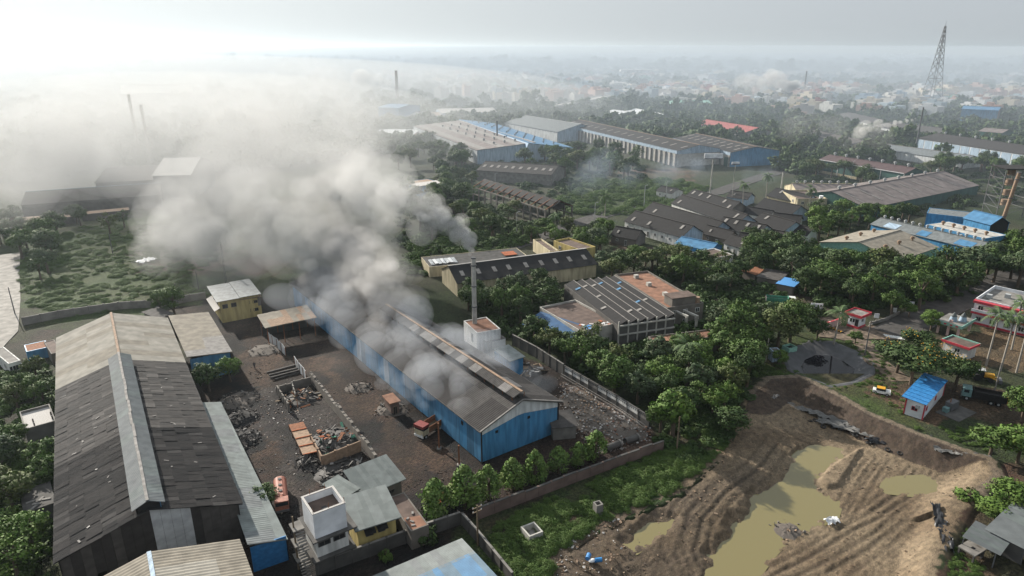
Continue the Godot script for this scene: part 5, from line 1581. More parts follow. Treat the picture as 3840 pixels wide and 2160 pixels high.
	pole("lamp_pole", "thin leaning pole beside the slate-blue pump hut", Vector2(60.2, -147.2), 6.0, false, "palm_bark")
	pole("electric_pole", "dark pole with white base between pond and road", Vector2(85.5, -150.8), 9.0, true, "steel")
	pole("electric_pole", "pole beside the parked dump truck", Vector2(102.7, -129.9), 8.0, false, "concrete")
	# generator
	var gn := thing("generator", "dark generator set on a slab beside the white hut", "generator", Vector3(Vector2(90.4, -124.5).x, 0, Vector2(90.4, -124.5).y), 0.55)
	box(gn, "slab", "concrete_dark", -4.0, 3.0, 0, 0.12, -1.0, 3.6)
	box(gn, "housing", "steel", -1.3, 1.3, 0.3, 1.9, -0.7, 0.7)
	box(gn, "radiator", "dark", 1.3, 1.6, 0.4, 1.8, -0.6, 0.6)
	round_bar(gn, "exhaust", "rust", Vector3(-0.8, 1.9, 0), Vector3(-0.8, 2.7, 0), 0.1, 0.1, 8)
	box(gn, "fuel_tank", "truck_teal", -2.6, -1.6, 0.12, 1.1, -0.5, 0.5)
	dump_truck("dump_truck", "black dump truck with yellow tailgate parked by the hut", Vector2(99.0, -127.8), atan2(0.5, -0.85), "coal", "truck_teal", "truck_yellow")
	dump_truck("dump_truck", "white-cabbed dump truck parked under trees near the gate", Vector2(77.7, -185.1), -0.25, "green_sheet", "truck_white", "concrete_dark")
	tractor(Vector2(105.5, -137.9))
	small_car()
	# corner sheds at the right edge
	var dirn := (Vector2(79.5, -90.8) - Vector2(70.4, -84.1)).normalized()
	var side := Vector2(-dirn.y, dirn.x)
	var org := Vector2(70.1, -83.7)
	for i in 3:
		var lab: String = ["grey corrugated shed roof at the right edge, nearest of three strips to the pit", "grey corrugated shed roof at the right edge, middle of three strips", "grey corrugated shed roof at the right edge, outermost of three strips"][i]
		var s := bld("corner_shed", lab, "shed", org + side * (5.6 * i), org + side * (5.6 * i) + dirn * 15.0, 5.3)
		for x in [0.1, 7.5, 14.9]:
			for z in [0.15, 5.1]:
				box(s, "post", "steel", x - 0.08, x + 0.08, 0, 2.8, z - 0.08, z + 0.08)
		sheets(s, [M("zinc_dull"), M("grey_roof_worn"), M("zinc_dull")], Vector3(-0.3, 3.0 + 0.1 * i, 0), Vector3(15.2, 3.0 + 0.1 * i, 0), Vector3(-0.3, 2.8 + 0.1 * i, 5.3), 14, 1, "roof_sheet", 0.12, 0.03)
		box(s, "wall", "concrete_dark", 0, 0.15, 0, 2.7, 0.3, 5.0)
	var s2 := bld("corner_shed", "small grey corrugated roof beside the three corner strips", "shed", Vector2(65.8, -82.2), Vector2(69.5, -85.3), 4.4)
	sheets(s2, [M("zinc_dull"), M("zinc_dull"), M("grey_roof_worn")], Vector3(0, 2.7, 0), Vector3(5.5, 2.7, 0), Vector3(0, 2.5, 4.6), 6, 1, "roof_sheet", 0.12, 0.03)
	for x in [0.2, 5.3]:
		for z in [0.2, 4.3]:
			box(s2, "post", "steel", x - 0.08, x + 0.08, 0, 2.5, z - 0.08, z + 0.08)
	for q in [[Vector2(66.9, -81.3), "square concrete slab on posts near the corner sheds, nearer one"], [Vector2(69.1, -82.5), "square concrete slab on posts near the corner sheds, farther one"]]:
		var t := thing("concrete_table", q[1], "slab", Vector3(q[0].x, 0, q[0].y), 0.5)
		box(t, "slab", "concrete", -1.3, 1.3, 1.3, 1.5, -1.2, 1.2)
		put(t, "hatch", unit, "dark", Transform3D(Basis.from_scale(Vector3(0.5, 0.05, 0.4)), Vector3(0.2, 1.52, 0.1)))
		for x in [-1.1, 1.1]:
			for z in [-1.0, 1.0]:
				box(t, "leg", "concrete_dark", x - 0.12, x + 0.12, 0, 1.3, z - 0.12, z + 0.12)
	pit_things()


func cyl(p: Node3D, n: String, m, at: Vector3, r: float, w: float) -> MeshInstance3D:
	return round_bar(p, n, m, at - Vector3(0, 0, w / 2), at + Vector3(0, 0, w / 2), r, r, 14)


func wheels(p: Node3D, spots: Array, r: float, half: float) -> void:
	for x in spots:
		for s in [-1.0, 1.0]:
			var t := cyl(p, "wheel", "tyre", Vector3(x, r, s * half), r, 0.32)
			cyl(t, "hub", "steel_pale", Vector3(x, r, s * (half + 0.16)), r * 0.45, 0.06)


func dump_truck(n: String, label: String, at: Vector2, turn: float, bed, cab, tail) -> void:
	var t := thing(n, label, "truck", Vector3(at.x, 0, at.y), turn)
	wheels(t, [2.9, -1.4, -2.7], 0.52, 1.0)
	box(t, "chassis", "dark", -3.8, 3.6, 0.6, 0.95, -0.5, 0.5)
	box(t, "cab", cab, 2.2, 3.9, 0.95, 2.7, -1.2, 1.2)
	box(t, "windscreen", "glass", 3.9, 3.93, 1.8, 2.5, -1.05, 1.05)
	for s in [-1.22, 1.2]:
		box(t, "side_window", "glass", 2.7, 3.6, 1.85, 2.5, s, s + 0.02)
	for s in [-0.9, 0.9]:
		box(t, "headlight", "steel_pale", 3.9, 3.95, 1.1, 1.3, s - 0.15, s + 0.15)
	box(t, "bumper", "steel", 3.85, 4.0, 0.6, 0.95, -1.2, 1.2)
	box(t, "bed_floor", "coal", -4.0, 1.9, 1.0, 1.2, -1.2, 1.2)
	for s in [-1.25, 1.15]:
		box(t, "bed_side", bed, -4.0, 1.9, 1.0, 2.5, s, s + 0.1)
		for i in 6:
			box(t, "bed_rib", bed, -3.8 + i, -3.65 + i, 1.0, 2.5, s * 1.06, s * 1.06 + 0.1)
	box(t, "bed_front", bed, 1.9, 2.0, 1.0, 2.8, -1.25, 1.25)
	box(t, "tailgate", tail, -4.1, -4.0, 1.0, 2.4, -1.25, 1.25)
	box(t, "load", "coal", -3.9, 1.8, 1.2, 1.9, -1.15, 1.15)


func tractor(at: Vector2) -> void:
	var t := thing("backhoe_loader", "dark backhoe loader with grey cab roof beyond the dump truck", "loader", Vector3(at.x, 0, at.y), -0.45)
	for s in [-1.0, 1.0]:
		cyl(t, "wheel", "tyre", Vector3(-1.1, 0.8, s), 0.8, 0.45)
		cyl(t, "wheel", "tyre", Vector3(1.5, 0.5, s * 0.9), 0.5, 0.35)
	box(t, "engine_hood", "truck_yellow", 0.2, 2.1, 0.9, 1.7, -0.5, 0.5)
	box(t, "chassis", "dark", -1.8, 2.0, 0.6, 0.9, -0.5, 0.5)
	box(t, "cab", "glass", -1.5, 0.1, 0.9, 2.4, -0.75, 0.75)
	box(t, "cab_roof", "steel_pale", -1.6, 0.25, 2.4, 2.55, -0.85, 0.85)
	for s in [-0.7, 0.7]:
		bar(t, "loader_arm", "truck_yellow", Vector3(0.3, 1.5, s), Vector3(3.0, 0.6, s), 0.18)
	box(t, "bucket", "steel", 2.9, 3.6, 0.15, 0.9, -1.1, 1.1)
	bar(t, "boom", "truck_yellow", Vector3(-1.7, 1.0, 0), Vector3(-3.4, 2.4, 0), 0.25)
	bar(t, "dipper", "truck_yellow", Vector3(-3.4, 2.4, 0), Vector3(-4.6, 0.9, 0), 0.2)
	box(t, "digging_bucket", "steel", -5.0, -4.4, 0.3, 0.9, -0.35, 0.35)


func small_car() -> void:
	var t := thing("small_car", "small white and yellow car parked under the flowering tree", "car", Vector3(Vector2(79.6, -131.4).x, 0, Vector2(79.6, -131.4).y), -0.5)
	wheels(t, [1.1, -1.1], 0.3, 0.68)
	plate(t, "body", "truck_white", [Vector3(-1.7, 0.85, -0.75), Vector3(1.7, 0.85, -0.75), Vector3(1.7, 0.85, 0.75), Vector3(-1.7, 0.85, 0.75)], 0.55)
	box(t, "cabin", "glass", -1.1, 0.7, 0.85, 1.35, -0.65, 0.65)
	box(t, "cabin_roof", "truck_yellow", -1.0, 0.6, 1.35, 1.42, -0.66, 0.66)
	box(t, "bonnet", "truck_white", 0.75, 1.65, 0.85, 0.97, -0.7, 0.7)
	for s in [-0.55, 0.55]:
		box(t, "headlight", "steel_pale", 1.68, 1.74, 0.55, 0.72, s - 0.14, s + 0.14)


# crumpled sheeting: a rumpled patch of ground-sheet
func tarp(n: String, label: String, at: Vector2, y: float, lx: float, lz: float, turn: float, m, rough := 0.5, tilt := 0.0) -> void:
	var o := thing(n, label, "sheet", Vector3(at.x, y, at.y), turn)
	var st := SurfaceTool.new()
	st.begin(Mesh.PRIMITIVE_TRIANGLES)
	var nx := 18
	var nz := 10
	var f := func(i, j):
		var x: float = (i / float(nx) - 0.5) * lx
		var z: float = (j / float(nz) - 0.5) * lz
		var e := 0.25 * fine.get_noise_2d(i * 22.0, j * 9.0 + at.x)
		var lift: float = rough * (0.5 + fine.get_noise_2d(x * 14.0 + at.x * 9.0, z * 26.0 + at.y)) + 0.05
		return Vector3(x + e * lx * 0.3, maxf(0.02, lift) + z * tilt, z * (1.0 + 0.5 * fine.get_noise_2d(i * 19.0 + 7.0, at.x)))
	for i in nx:
		for j in nz:
			for q in [[i, j], [i + 1, j], [i + 1, j + 1], [i, j], [i + 1, j + 1], [i, j + 1]]:
				st.add_vertex(f.call(q[0], q[1]))
	st.generate_normals()
	put(o, "sheet", st.commit(), m)


func pit_things() -> void:
	tarp("plastic_sheet", "crumpled black and white plastic sheet at the slope's foot", Vector2(78.3, -114.8), -1.3, 6.5, 3.4, -0.45, "tarp_black", 1.5)
	tarp("plastic_sheet", "white fold of plastic lying on the black sheet", Vector2(78.4, -113.7), -0.5, 3.6, 0.9, -0.1, "tarp_white", 0.9)
	tarp("liner_strip", "grey liner strip along the foot of the earth slope, upper part", Vector2(63.6, -124.7), -1.8, 13.0, 1.6, -0.72, "tarp_grey", 0.9)
	tarp("liner_strip", "grey liner strip along the foot of the earth slope, middle part", Vector2(67.9, -118.9), -1.9, 13.0, 1.8, -0.62, "tarp_grey", 0.9)
	tarp("liner_strip", "torn black liner at the lower end of the earth slope", Vector2(71.8, -114.3), -1.9, 7.0, 1.2, -0.5, "tarp_black", 0.8)
	tarp("liner_strip", "grey liner strip on the pit's right rim", Vector2(82.3, -107.7), 0.1, 9.0, 1.6, -0.35, "tarp_grey", 0.5)
	tarp("liner_strip", "black torn liner hanging along the pit's lower right rim", Vector2(66.4, -87.4), 0.15, 12.0, 1.5, 1.2, "tarp_black", 0.8)
	tarp("plastic_sheet", "grey plastic flap on the pit's far left rim", Vector2(56.0, -130.5), -0.3, 2.6, 1.6, 0.8, "tarp_grey", 0.4)
	tarp("plastic_sheet", "small black and white plastic sheet by the muddy pool", Vector2(51.5, -91.4), -1.9, 2.2, 1.4, 0.4, "tarp_white", 0.7)
	heap("clay_lump", "brown clay lump standing in the muddy pool", Vector2(43.9, -89.4), 3.0, 0.9, 20, ["rust_pale", "old_plaster"], false)
	get_child(get_child_count() - 1).position.y = -2.2
	for i in 12:
		var q := Vector2(60.0, -126.0).lerp(Vector2(72.0, -113.1), i / 11.0) + Vector2(rng.randf_range(-1.0, 1.0), rng.randf_range(0.5, 2.5))
		var o := thing("old_tyre", "old dark tyre in the row along the slope's foot", "tyre", Vector3(q.x, -1.85, q.y), 0.0, "tyres along the foot of the slope")
		var tm := TorusMesh.new()
		tm.inner_radius = 0.28; tm.outer_radius = 0.55; tm.rings = 14; tm.ring_segments = 7
		put(o, "tread", tm, "tyre", Transform3D(Basis(Vector3.RIGHT, rng.randf_range(-0.3, 0.3)), Vector3(0, 0.15, 0)))


# ---------------------------------------------------------------- middle distance
func gshed(n: String, label: String, right: Vector2, left: Vector2, deep: float, h: float, hr: float, o := {}) -> Node3D:
	var p := bf(n, label, o.get("cat", "shed"), right, left, deep)
	shed(p, L_, W_, h, hr, o)
	return p


func middle() -> void:
	# sawtooth factory
	var p := bq("sawtooth_factory", "factory with long sawtooth roof bays and concrete front frame", "factory", Vector2(26.3, -155.8), Vector2(15.2, -187.5), Vector2(39.1, -167.3))
	var l := L_
	var w := W_
	block(p, l, w, 5.6, {"wall": "concrete_dark", "parapet": 0.2, "roof": "concrete_dark"})
	var n := 6
	for i in n:
		var z0 := w * i / n
		var z1 := w * (i + 1) / n
		plate(p, "roof_bay", "roof_black", [Vector3(0.3, 5.7, z0 + 0.2), Vector3(l - 0.3, 5.7, z0 + 0.2), Vector3(l - 0.3, 6.7, z1), Vector3(0.3, 6.7, z1)], 0.1)
		for j in 9:
			box(p, "glazing", "zinc_dull" if j % 3 else "asbestos_mid", 0.4 + (l - 0.8) * j / 9.0, 0.4 + (l - 0.8) * (j + 0.93) / 9.0, 5.8, 6.5, z1 + 0.01, z1 + 0.1)
		bar(p, "bay_cap", "asbestos_pale", Vector3(0.3, 6.75, z1), Vector3(l - 0.3, 6.75, z1), 0.16, 0.1)
		for j in 2:
			var x := rng.randf_range(4.0, l - 4.0)
			put(p, "skylight", unit, "asbestos_pale" if rng.randf() < 0.6 else "blue_roof", Transform3D(Basis(Vector3.RIGHT, -0.32) * Basis.from_scale(Vector3(0.9, 0.05, 1.5)), Vector3(x, 6.32, (z0 + z1) / 2)))
		box(p, "front_beam", "concrete_pale", -0.25, 0.0, 0, 6.8, z0 - 0.15, z0 + 0.2)
	bar(p, "front_beam", "concrete_pale", Vector3(-0.2, 5.6, 0), Vector3(-0.2, 5.6, w), 0.3, 0.35)
	bar(p, "front_beam", "concrete_pale", Vector3(-0.2, 3.2, 0), Vector3(-0.2, 3.2, w), 0.3, 0.35)
	p = bq("factory_office", "flat terracotta-roofed wing with water tank on the sawtooth factory's right", "building", Vector2(40.8, -167.5), Vector2(31.1, -195.7), Vector2(49.9, -175.2))
	l = L_; w = W_
	block(p, l, w, 6.0, {"wall": "old_plaster", "parapet": 0.5, "roof": "terracotta", "floors": 2, "cols": 6, "xcols": 3})
	for x in [0.3, 0.6, 0.85]:
		box(p, "roof_hatch", "concrete_pale", l * x, l * x + 1.2, 5.5, 6.5, w * 0.4, w * 0.4 + 1.2)
	box(p, "stair_room", "old_plaster", 1.0, 5.0, 5.5, 7.8, 2.0, w - 2.0)
	box(p, "stair_room_roof", "flat_roof", 0.8, 5.2, 7.8, 8.0, 1.8, w - 1.8)
	round_bar(p, "water_tank", "rust_pale", Vector3(1.8, 5.5, w - 1.0), Vector3(1.8, 7.2, w - 1.0), 0.9, 0.8, 12)
	p = bq("brown_roof_annex", "flat brown-roofed annex with blue litter beside the sawtooth factory", "building", Vector2(16.9, -154.0), Vector2(7.4, -170.7), Vector2(26.5, -160.5))
	block(p, L_, W_, 5.0, {"wall": "concrete_pale", "parapet": 0.5, "roof": "flat_roof"})
	for i in 16:
		put(p, "roof_litter", unit, ["tarp_blue", "rubble_white", "orange_rust", "tarp_white"][i % 4], Transform3D(Basis(Vector3.UP, rng.randf() * 3) * Basis.from_scale(Vector3(1.1, 0.1, 0.7)), Vector3(rng.randf_range(0.8, 4.5), 4.58, rng.randf_range(2.0, W_ - 1.0))))
	p = bq("blue_lean_roof", "faded blue sloping roof under trees beside the brown annex", "shed", Vector2(15.4, -151.7), Vector2(2.9, -163.3), Vector2(18.1, -154.2))
	l = L_; w = 7.0
	box(p, "wall", "concrete_dark", 0, l, 0, 3.6, w - 0.2, w)
	box(p, "wall", "concrete_dark", 0, l, 0, 3.0, 0, 0.2)
	plate(p, "roof_sheet", "dull_blue", [Vector3(-0.3, 3.2, -0.5), Vector3(l, 3.2, -0.5), Vector3(l, 4.6, w), Vector3(-0.3, 4.6, w)], 0.1)
	p = bq("terracotta_block", "low block with terracotta flat roof among the trees", "building", Vector2(34.4, -148.9), Vector2(33.2, -153.2), Vector2(51.0, -158.2))
	block(p, L_, W_, 4.0, {"wall": "old_plaster", "parapet": 0.3, "roof": "terracotta"})
	var br := thing("footbridge_frame", "pale concrete beam frame linking factory and terracotta block", "frame", Vector3(Vector2(40.5, -173.4).x, 0, Vector2(40.5, -173.4).y))
	var d := Vector2(45.7, -164.6) - Vector2(40.5, -173.4)
	for s in [0.0, 2.6]:
		bar(br, "beam", "concrete_pale", Vector3(s, 4.6, 0), Vector3(d.x + s, 4.6, d.y), 0.5, 0.5)
		for q in [0.02, 0.35, 0.95]:
			box(br, "column", "concrete_pale", d.x * q + s - 0.3, d.x * q + s + 0.3, 0, 4.4, d.y * q - 0.3, d.y * q + 0.3)
	# dark shed with skylights and the yellow blocks behind
	p = gshed("skylight_shed", "dark roofed shed with pale skylights and cream end, right of the chimney", Vector2(27.3, -211.0), Vector2(-16.1, -191.9), 15.0, 4.5, 7.6, {"wall": "cream_wall", "gable": "cream_wall", "roof": "roof_black", "cap": "rubble_white", "skylights": 9, "sky_w": 1.2, "sky_l": 2.4})
	p = bq("yellow_block", "yellow flat-roofed block with small windows behind the skylight shed", "building", Vector2(23.0, -222.5), Vector2(14.8, -234.3), Vector2(29.4, -225.5))
	block(p, L_, W_, 6.0, {"wall": "yellow_wall", "parapet": 0.6, "roof": "flat_roof", "floors": 2, "cols": 2, "xcols": 1})
	p = bq("yellow_block", "smaller yellow flat-roofed block left of its twin, behind the shed", "building", Vector2(13.1, -225.8), Vector2(7.7, -241.4), Vector2(15.5, -228.7))
	block(p, L_, W_, 4.5, {"wall": "cream_wall", "parapet": 0.5, "roof": "flat_roof"})
	p = bf("yard_platform", "low dark roof with silver sheeting left of the skylight shed", "roof", Vector2(5.7, -222.4), Vector2(-26.8, -210.8), 12.0)
	block(p, L_, W_, 3.5, {"wall": "cream_wall", "parapet": 0.1, "roof": "concrete_dark"})
	for i in 7:
		plate(p, "silver_sheet", "tarp_white" if i % 2 else "zinc", [Vector3(L_ - 10.0 + i * 1.3, 3.7 + 0.2 * (i % 3), 1.5), Vector3(L_ - 8.9 + i * 1.3, 3.8 + 0.2 * (i % 2), 1.5), Vector3(L_ - 8.9 + i * 1.3, 4.0, 6.5), Vector3(L_ - 10.0 + i * 1.3, 4.1, 6.5)], 0.06)
	plate(p, "orange_sheet", "orange_rust", [Vector3(3.0, 3.9, 3.0), Vector3(7.5, 3.9, 3.0), Vector3(7.5, 3.9, 7.5), Vector3(3.0, 3.9, 7.5)], 0.1)
	# workshop rows
	var rows := [
		[Vector2(63.2, -246.6), Vector2(46.0, -271.6), 12.0, 4.0, 7.4, "white_wall", "front workshop row, long dark roof over white windowed wall"],
		[Vector2(76.4, -253.7), Vector2(56.6, -289.0), 11.0, 4.0, 7.4, "pale_blue", "second workshop row behind the front one, pale skylights"],
		[Vector2(89.0, -265.0), Vector2(72.5, -305.1), 11.0, 4.2, 7.6, "white_wall", "third workshop row with patched dark roof"],
		[Vector2(94.0, -289.0), Vector2(81.2, -317.4), 10.0, 4.5, 7.6, "old_plaster", "rear workshop row with bare plaster wall nearest the road"],
		[Vector2(92.3, -248.9), Vector2(80.3, -262.4), 12.0, 4.0, 7.0, "white_wall", "white gabled workshop at the rows' right end"],
		[Vector2(104.2, -254.9), Vector2(97.1, -270.3), 12.0, 4.0, 7.0, "white_wall", "dark roofed workshop right of the white gabled one"],
		[Vector2(118.1, -283.0), Vector2(108.2, -298.5), 12.0, 4.0, 7.0, "white_wall", "workshop with dark hipped roof beneath the palms"],
		[Vector2(132.1, -305.1), Vector2(122.1, -323.0), 12.0, 4.0, 7.0, "cream_wall", "small workshop near the three coconut palms"]]
	for q in rows:
		p = gshed("workshop", q[6], q[0], q[1], q[2], q[3], q[4], {"wall": q[5], "gable": "pale_blue" if q[5] != "old_plaster" else "old_plaster", "roof": "roof_black", "cap": "asbestos", "skylights": int(L_ / 7.0) if L_ > 14 else 2, "sky_w": 1.1, "sky_l": 2.2, "sky_rows": [0.35, 0.7], "sky_skip": 0.72})
		var k := int(L_ / 3.4)
		for i in k:
			window(p, "window" if i % 4 else "door", Vector3(L_ * (i + 0.5) / k, 2.0 if i % 4 else 1.3, 0), Vector3(0, 0, -1), 1.1, 1.2 if i % 4 else 2.5, "white_wall", "dark")
	var jum := [[Vector2(46.2, -246.2), "brown-black roofed shack left of the front workshop row"], [Vector2(80.3, -246.2), "dark roofed cottage before the second workshop row"], [Vector2(82.1, -234.3), "small dark cottage above the belt, right of the blue canopy"], [Vector2(92.9, -238.0), "small dark cottage below the white gabled workshop"], [Vector2(102.2, -243.4), "low grey cottage at the right end of the workshops"], [Vector2(112.3, -252.0), "lone cottage right of the workshops under trees"], [Vector2(111.1, -318.0), "small roof behind the workshops near the road"], [Vector2(108.4, -281.5), "small dark roof wedged between two right-hand workshops"], [Vector2(116.8, -271.0), "pale-walled cottage under the right coconut palm"], [Vector2(78.6, -332.2), "shack by the road above the rear workshop row"]]
	for q in jum:
		var tilt := rng.randf_range(-0.25, 0.25)
		var dr := Vector2(-0.72, -0.69).rotated(tilt)
		p = gshed("cottage", q[1], q[0], q[0] + dr * rng.randf_range(8.0, 13.0), rng.randf_range(6.0, 9.0), 3.2, rng.randf_range(4.8, 5.8), {"cat": "house", "wall": ["white_wall", "old_plaster", "pale_blue"][rng.randi() % 3], "roof": ["roof_black", "asbestos_dark", "asbestos"][rng.randi() % 3], "skylights": 2, "sky_w": 0.8, "sky_l": 1.4, "sky_skip": 0.7})
		window(p, "door", Vector3(L_ * 0.4, 1.1, 0), Vector3(0, 0, -1), 1.0, 2.1, "white_wall", "dark")
		window(p, "window", Vector3(L_ * 0.75, 1.7, 0), Vector3(0, 0, -1), 1.0, 1.0, "white_wall", "dark")
	p = gshed("blue_canopy", "low shed with shiny blue gabled roof before the workshops", Vector2(69.4, -230.2), Vector2(59.5, -239.6), 9.0, 3.5, 5.0, {"wall": "bright_blue", "roof": "blue_roof", "gable": "bright_blue"})
	p = bf("flat_house", "pale flat-roofed house beyond the tree belt below the workshops", "house", Vector2(75.0, -221.9), Vector2(62.8, -215.0), 9.0)
	block(p, L_, W_, 4.5, {"wall": "white_wall", "parapet": 0.3, "roof": "flat_roof", "floors": 1, "cols": 3, "xcols": 2})
	# slums by the tree belt
	for q in [[Vector2(76.8, -204.9), Vector2(74.1, -209.0), Vector2(82.4, -208.1), "rust", "hut with rusty orange roof in the tree belt"], [Vector2(82.2, -199.0), Vector2(76.8, -202.9), Vector2(90.6, -204.9), "asbestos_mid", "hut with littered grey roof in the tree belt"], [Vector2(84.3, -193.4), Vector2(80.6, -196.3), Vector2(90.3, -197.8), "tarp_blue", "hut with blue sheet roof in the tree belt"]]:
		p = bq("roadside_hut", q[4], "hut", q[0], q[1], q[2])
		block(p, L_, W_, 2.8, {"wall": "old_plaster", "parapet": 0.1, "roof": q[3]})
		box(p, "roof_sheet", q[3], -0.4, L_ + 0.4, 2.85, 2.95, -0.4, W_ + 0.4)
	# warehouses
	p = bq("pillared_warehouse", "very long warehouse with concrete pillars and dark roof", "warehouse", Vector2(103.5, -431.5), Vector2(42.7, -595.6), Vector2(128.7, -455.7))
	l = L_; w = W_
	shed(p, l, w, 10.0, 13.0, {"wall": "concrete_pale", "gable": "concrete_pale", "roof": "asbestos_dark", "cap": "rust_pale", "skylights": 16, "sky_w": 1.4, "sky_l": 5.0, "sky_rows": [0.5]})
	box(p, "cladding_band", "pale_blue", -0.1, l, 8.2, 10.1, -0.35, -0.02)
	gable(p, "cladding_band", "pale_blue", -0.15, [Vector2(0, 8.0), Vector2(w, 8.0), Vector2(w, 10.0), Vector2(w / 2, 12.9), Vector2(0, 10.0)], 0.1)
	for i in 30:
		box(p, "pillar", "concrete", l * i / 30.0, l * i / 30.0 + 0.8, 0, 8.2, -1.1, -0.02)
		box(p, "wall_panel", "rubble_white" if i % 2 else "concrete_pale", l * i / 30.0 + 0.9, l * (i + 1) / 30.0 - 0.1, 0.2, 7.9, -0.3, -0.02)
	p = bq("second_warehouse", "shorter warehouse with green doorways right of the pillared one", "warehouse", Vector2(137.0, -431.6), Vector2(117.4, -504.5), Vector2(170.4, -444.1))
	l = L_; w = W_
	shed(p, l, w, 9.0, 12.0, {"wall": "concrete_pale", "gable": "blue_sheet_worn", "roof": "asbestos_dark", "cap": "rust_pale", "skylights": 9, "sky_w": 1.4, "sky_l": 4.0, "sky_rows": [0.4, 0.7]})
	box(p, "cladding_band", "pale_blue", -0.1, l, 7.2, 9.1, -0.35, -0.02)
	for i in 8:
		box(p, "pillar", "concrete", l * i / 8.0, l * i / 8.0 + 0.8, 0, 7.2, -0.6, -0.02)
	for i in 2:
		box(p, "doorway", "dark_green", 2.0 + l * i / 8.0, 6.6 + l * i / 8.0, 0, 5.6, -0.12, -0.02)
	p = bq("brown_blue_warehouse", "wide warehouse with brown-grey vented roof and pale walls", "warehouse", Vector2(-22.4, -442.3), Vector2(-83.2, -589.2), Vector2(8.5, -477.7))
	l = L_; w = W_
	shed(p, l, w, 9.0, 12.0, {"wall": "zinc", "gable": "pale_blue", "roof": "brown_roof", "cap": "rubble_white", "ridge_at": 0.97, "bay": 9.0})
	for j in 3:
		vents(p, "steel_pale", Vector3(4, 10.4 + j * 0.55, w * (0.4 + j * 0.18)), Vector3(l - 20, 10.4 + j * 0.55, w * (0.4 + j * 0.18)), 7, 1.6)
	for i in 3:
		plate(p, "roof_strip", "asbestos_pale", [Vector3(0, 9.35 + i * 0.9, w * (0.05 + i * 0.3)), Vector3(l, 9.35 + i * 0.9, w * (0.05 + i * 0.3)), Vector3(l, 9.75 + i * 0.9, w * (0.17 + i * 0.3)), Vector3(0, 9.75 + i * 0.9, w * (0.17 + i * 0.3))], 0.05)
	p = bq("blue_roof_warehouse", "warehouse with broad blue vented roof behind the brown one", "warehouse", Vector2(8.8, -450.2), Vector2(-47.8, -609.3), Vector2(38.3, -469.4))
	l = L_; w = W_
	shed(p, l, w, 8.0, 12.5, {"wall": "pale_blue", "gable": "pale_blue", "roof": "blue_roof", "ridge_at": 0.06})
	for j in 3:
		vents(p, "steel_pale", Vector3(4, 11.6 - j * 1.1, w * (0.3 + j * 0.22)), Vector3(l - 4, 11.6 - j * 1.1, w * (0.3 + j * 0.22)), 9, 1.5)
	p = gshed("grey_gabled_warehouse", "grey gabled warehouse half hidden behind the blue roof", Vector2(36.1, -554.0), Vector2(-7.2, -629.3), 45.0, 8.0, 13.0, {"wall": "white_sheet", "roof": "zinc_dull", "gable": "pale_blue", "cap": "white_sheet"})
	# ruined shed: bare concrete frame, part of the roof left
	p = bq("ruined_shed", "ruined shed with bare concrete columns and half its dark roof", "ruin", Vector2(13.9, -278.8), Vector2(-18.9, -329.3), Vector2(16.1, -297.0))
	l = L_; w = 14.0
	for i in 12:
		for z in [0.0, w]:
			box(p, "column", "old_plaster", l * i / 11.0 - 0.3, l * i / 11.0 + 0.3, 0, 7.0, z - 0.3, z + 0.3)
	for y in [3.6, 6.8]:
		for z in [0.0, w]:
			bar(p, "beam", "old_plaster", Vector3(0, y, z), Vector3(l, y, z), 0.4, 0.5)
	for i in 12:
		bar(p, "rafter", "rust", Vector3(l * i / 11.0, 7.0, 0), Vector3(l * i / 11.0, 10.0, w / 2), 0.25)
		bar(p, "rafter", "rust", Vector3(l * i / 11.0, 10.0, w / 2), Vector3(l * i / 11.0, 7.0, w), 0.25)
	plate(p, "roof_sheet", "asbestos_dark", [Vector3(-1, 8.0, w * 0.22), Vector3(l + 1, 8.0, w * 0.22), Vector3(l + 1, 10.2, w / 2), Vector3(-1, 10.2, w / 2)], 0.12)
	plate(p, "roof_sheet", "asbestos_dark", [Vector3(-1, 7.2, w + 0.6), Vector3(l + 1, 7.2, w + 0.6), Vector3(l + 1, 10.2, w / 2), Vector3(-1, 10.2, w / 2)], 0.12)
	gable(p, "gable_wall", "asbestos", 0.0, [Vector2(w * 0.3, 6.5), Vector2(w * 0.7, 6.5), Vector2(w * 0.7, 9.2), Vector2(w * 0.5, 10.4), Vector2(w * 0.3, 9.2)], 0.2)
	gshed("skylight_warehouse", "grey warehouse roof with a row of small skylights beyond the ruin", Vector2(21.1, -368.5), Vector2(-19.7, -383.9), 26.0, 6.0, 9.0, {"wall": "concrete", "roof": "asbestos", "cap": "asbestos_mid", "skylights": 10, "sky_w": 1.6, "sky_l": 3.5})
	p = bq("blue_box_building", "blue box building with pale flat roof beside the smoke", "building", Vector2(-46.4, -335.6), Vector2(-56.1, -347.4), Vector2(-38.4, -349.6))
	block(p, L_, W_, 6.0, {"wall": "blue_sheet", "parapet": 0.1, "roof": "rust_pale"})
	box(p, "roof_slab", "rubble_white", -0.4, L_ * 0.5, 6.0, 6.2, -0.4, W_ + 0.4)
	# right-hand sheds
	p = bq("green_shed", "long dark green shed with maroon roof and white trims", "shed", Vector2(208.8, -363.0), Vector2(184.3, -411.9), Vector2(222.9, -371.9))
	l = L_; w = W_
	shed(p, l, w, 7.6, 10.0, {"wall": "dark_green", "roof": "maroon_roof", "gable": "dark_green", "bay": 9.0, "vents": 7, "vent_size": 1.6, "y0": 1.5})
	box(p, "base_wall", "cream_wall", -0.1, l, 0, 1.5, -0.05, 0.2)
	for i in 5:
		box(p, "trim", "white_sheet", l * i / 4.0 - 0.2, l * i / 4.0 + 0.2, 0, 7.6, -0.12, -0.01)
	bar(p, "trim", "white_sheet", Vector3(0, 7.7, -0.45), Vector3(l, 7.7, -0.45), 0.3)
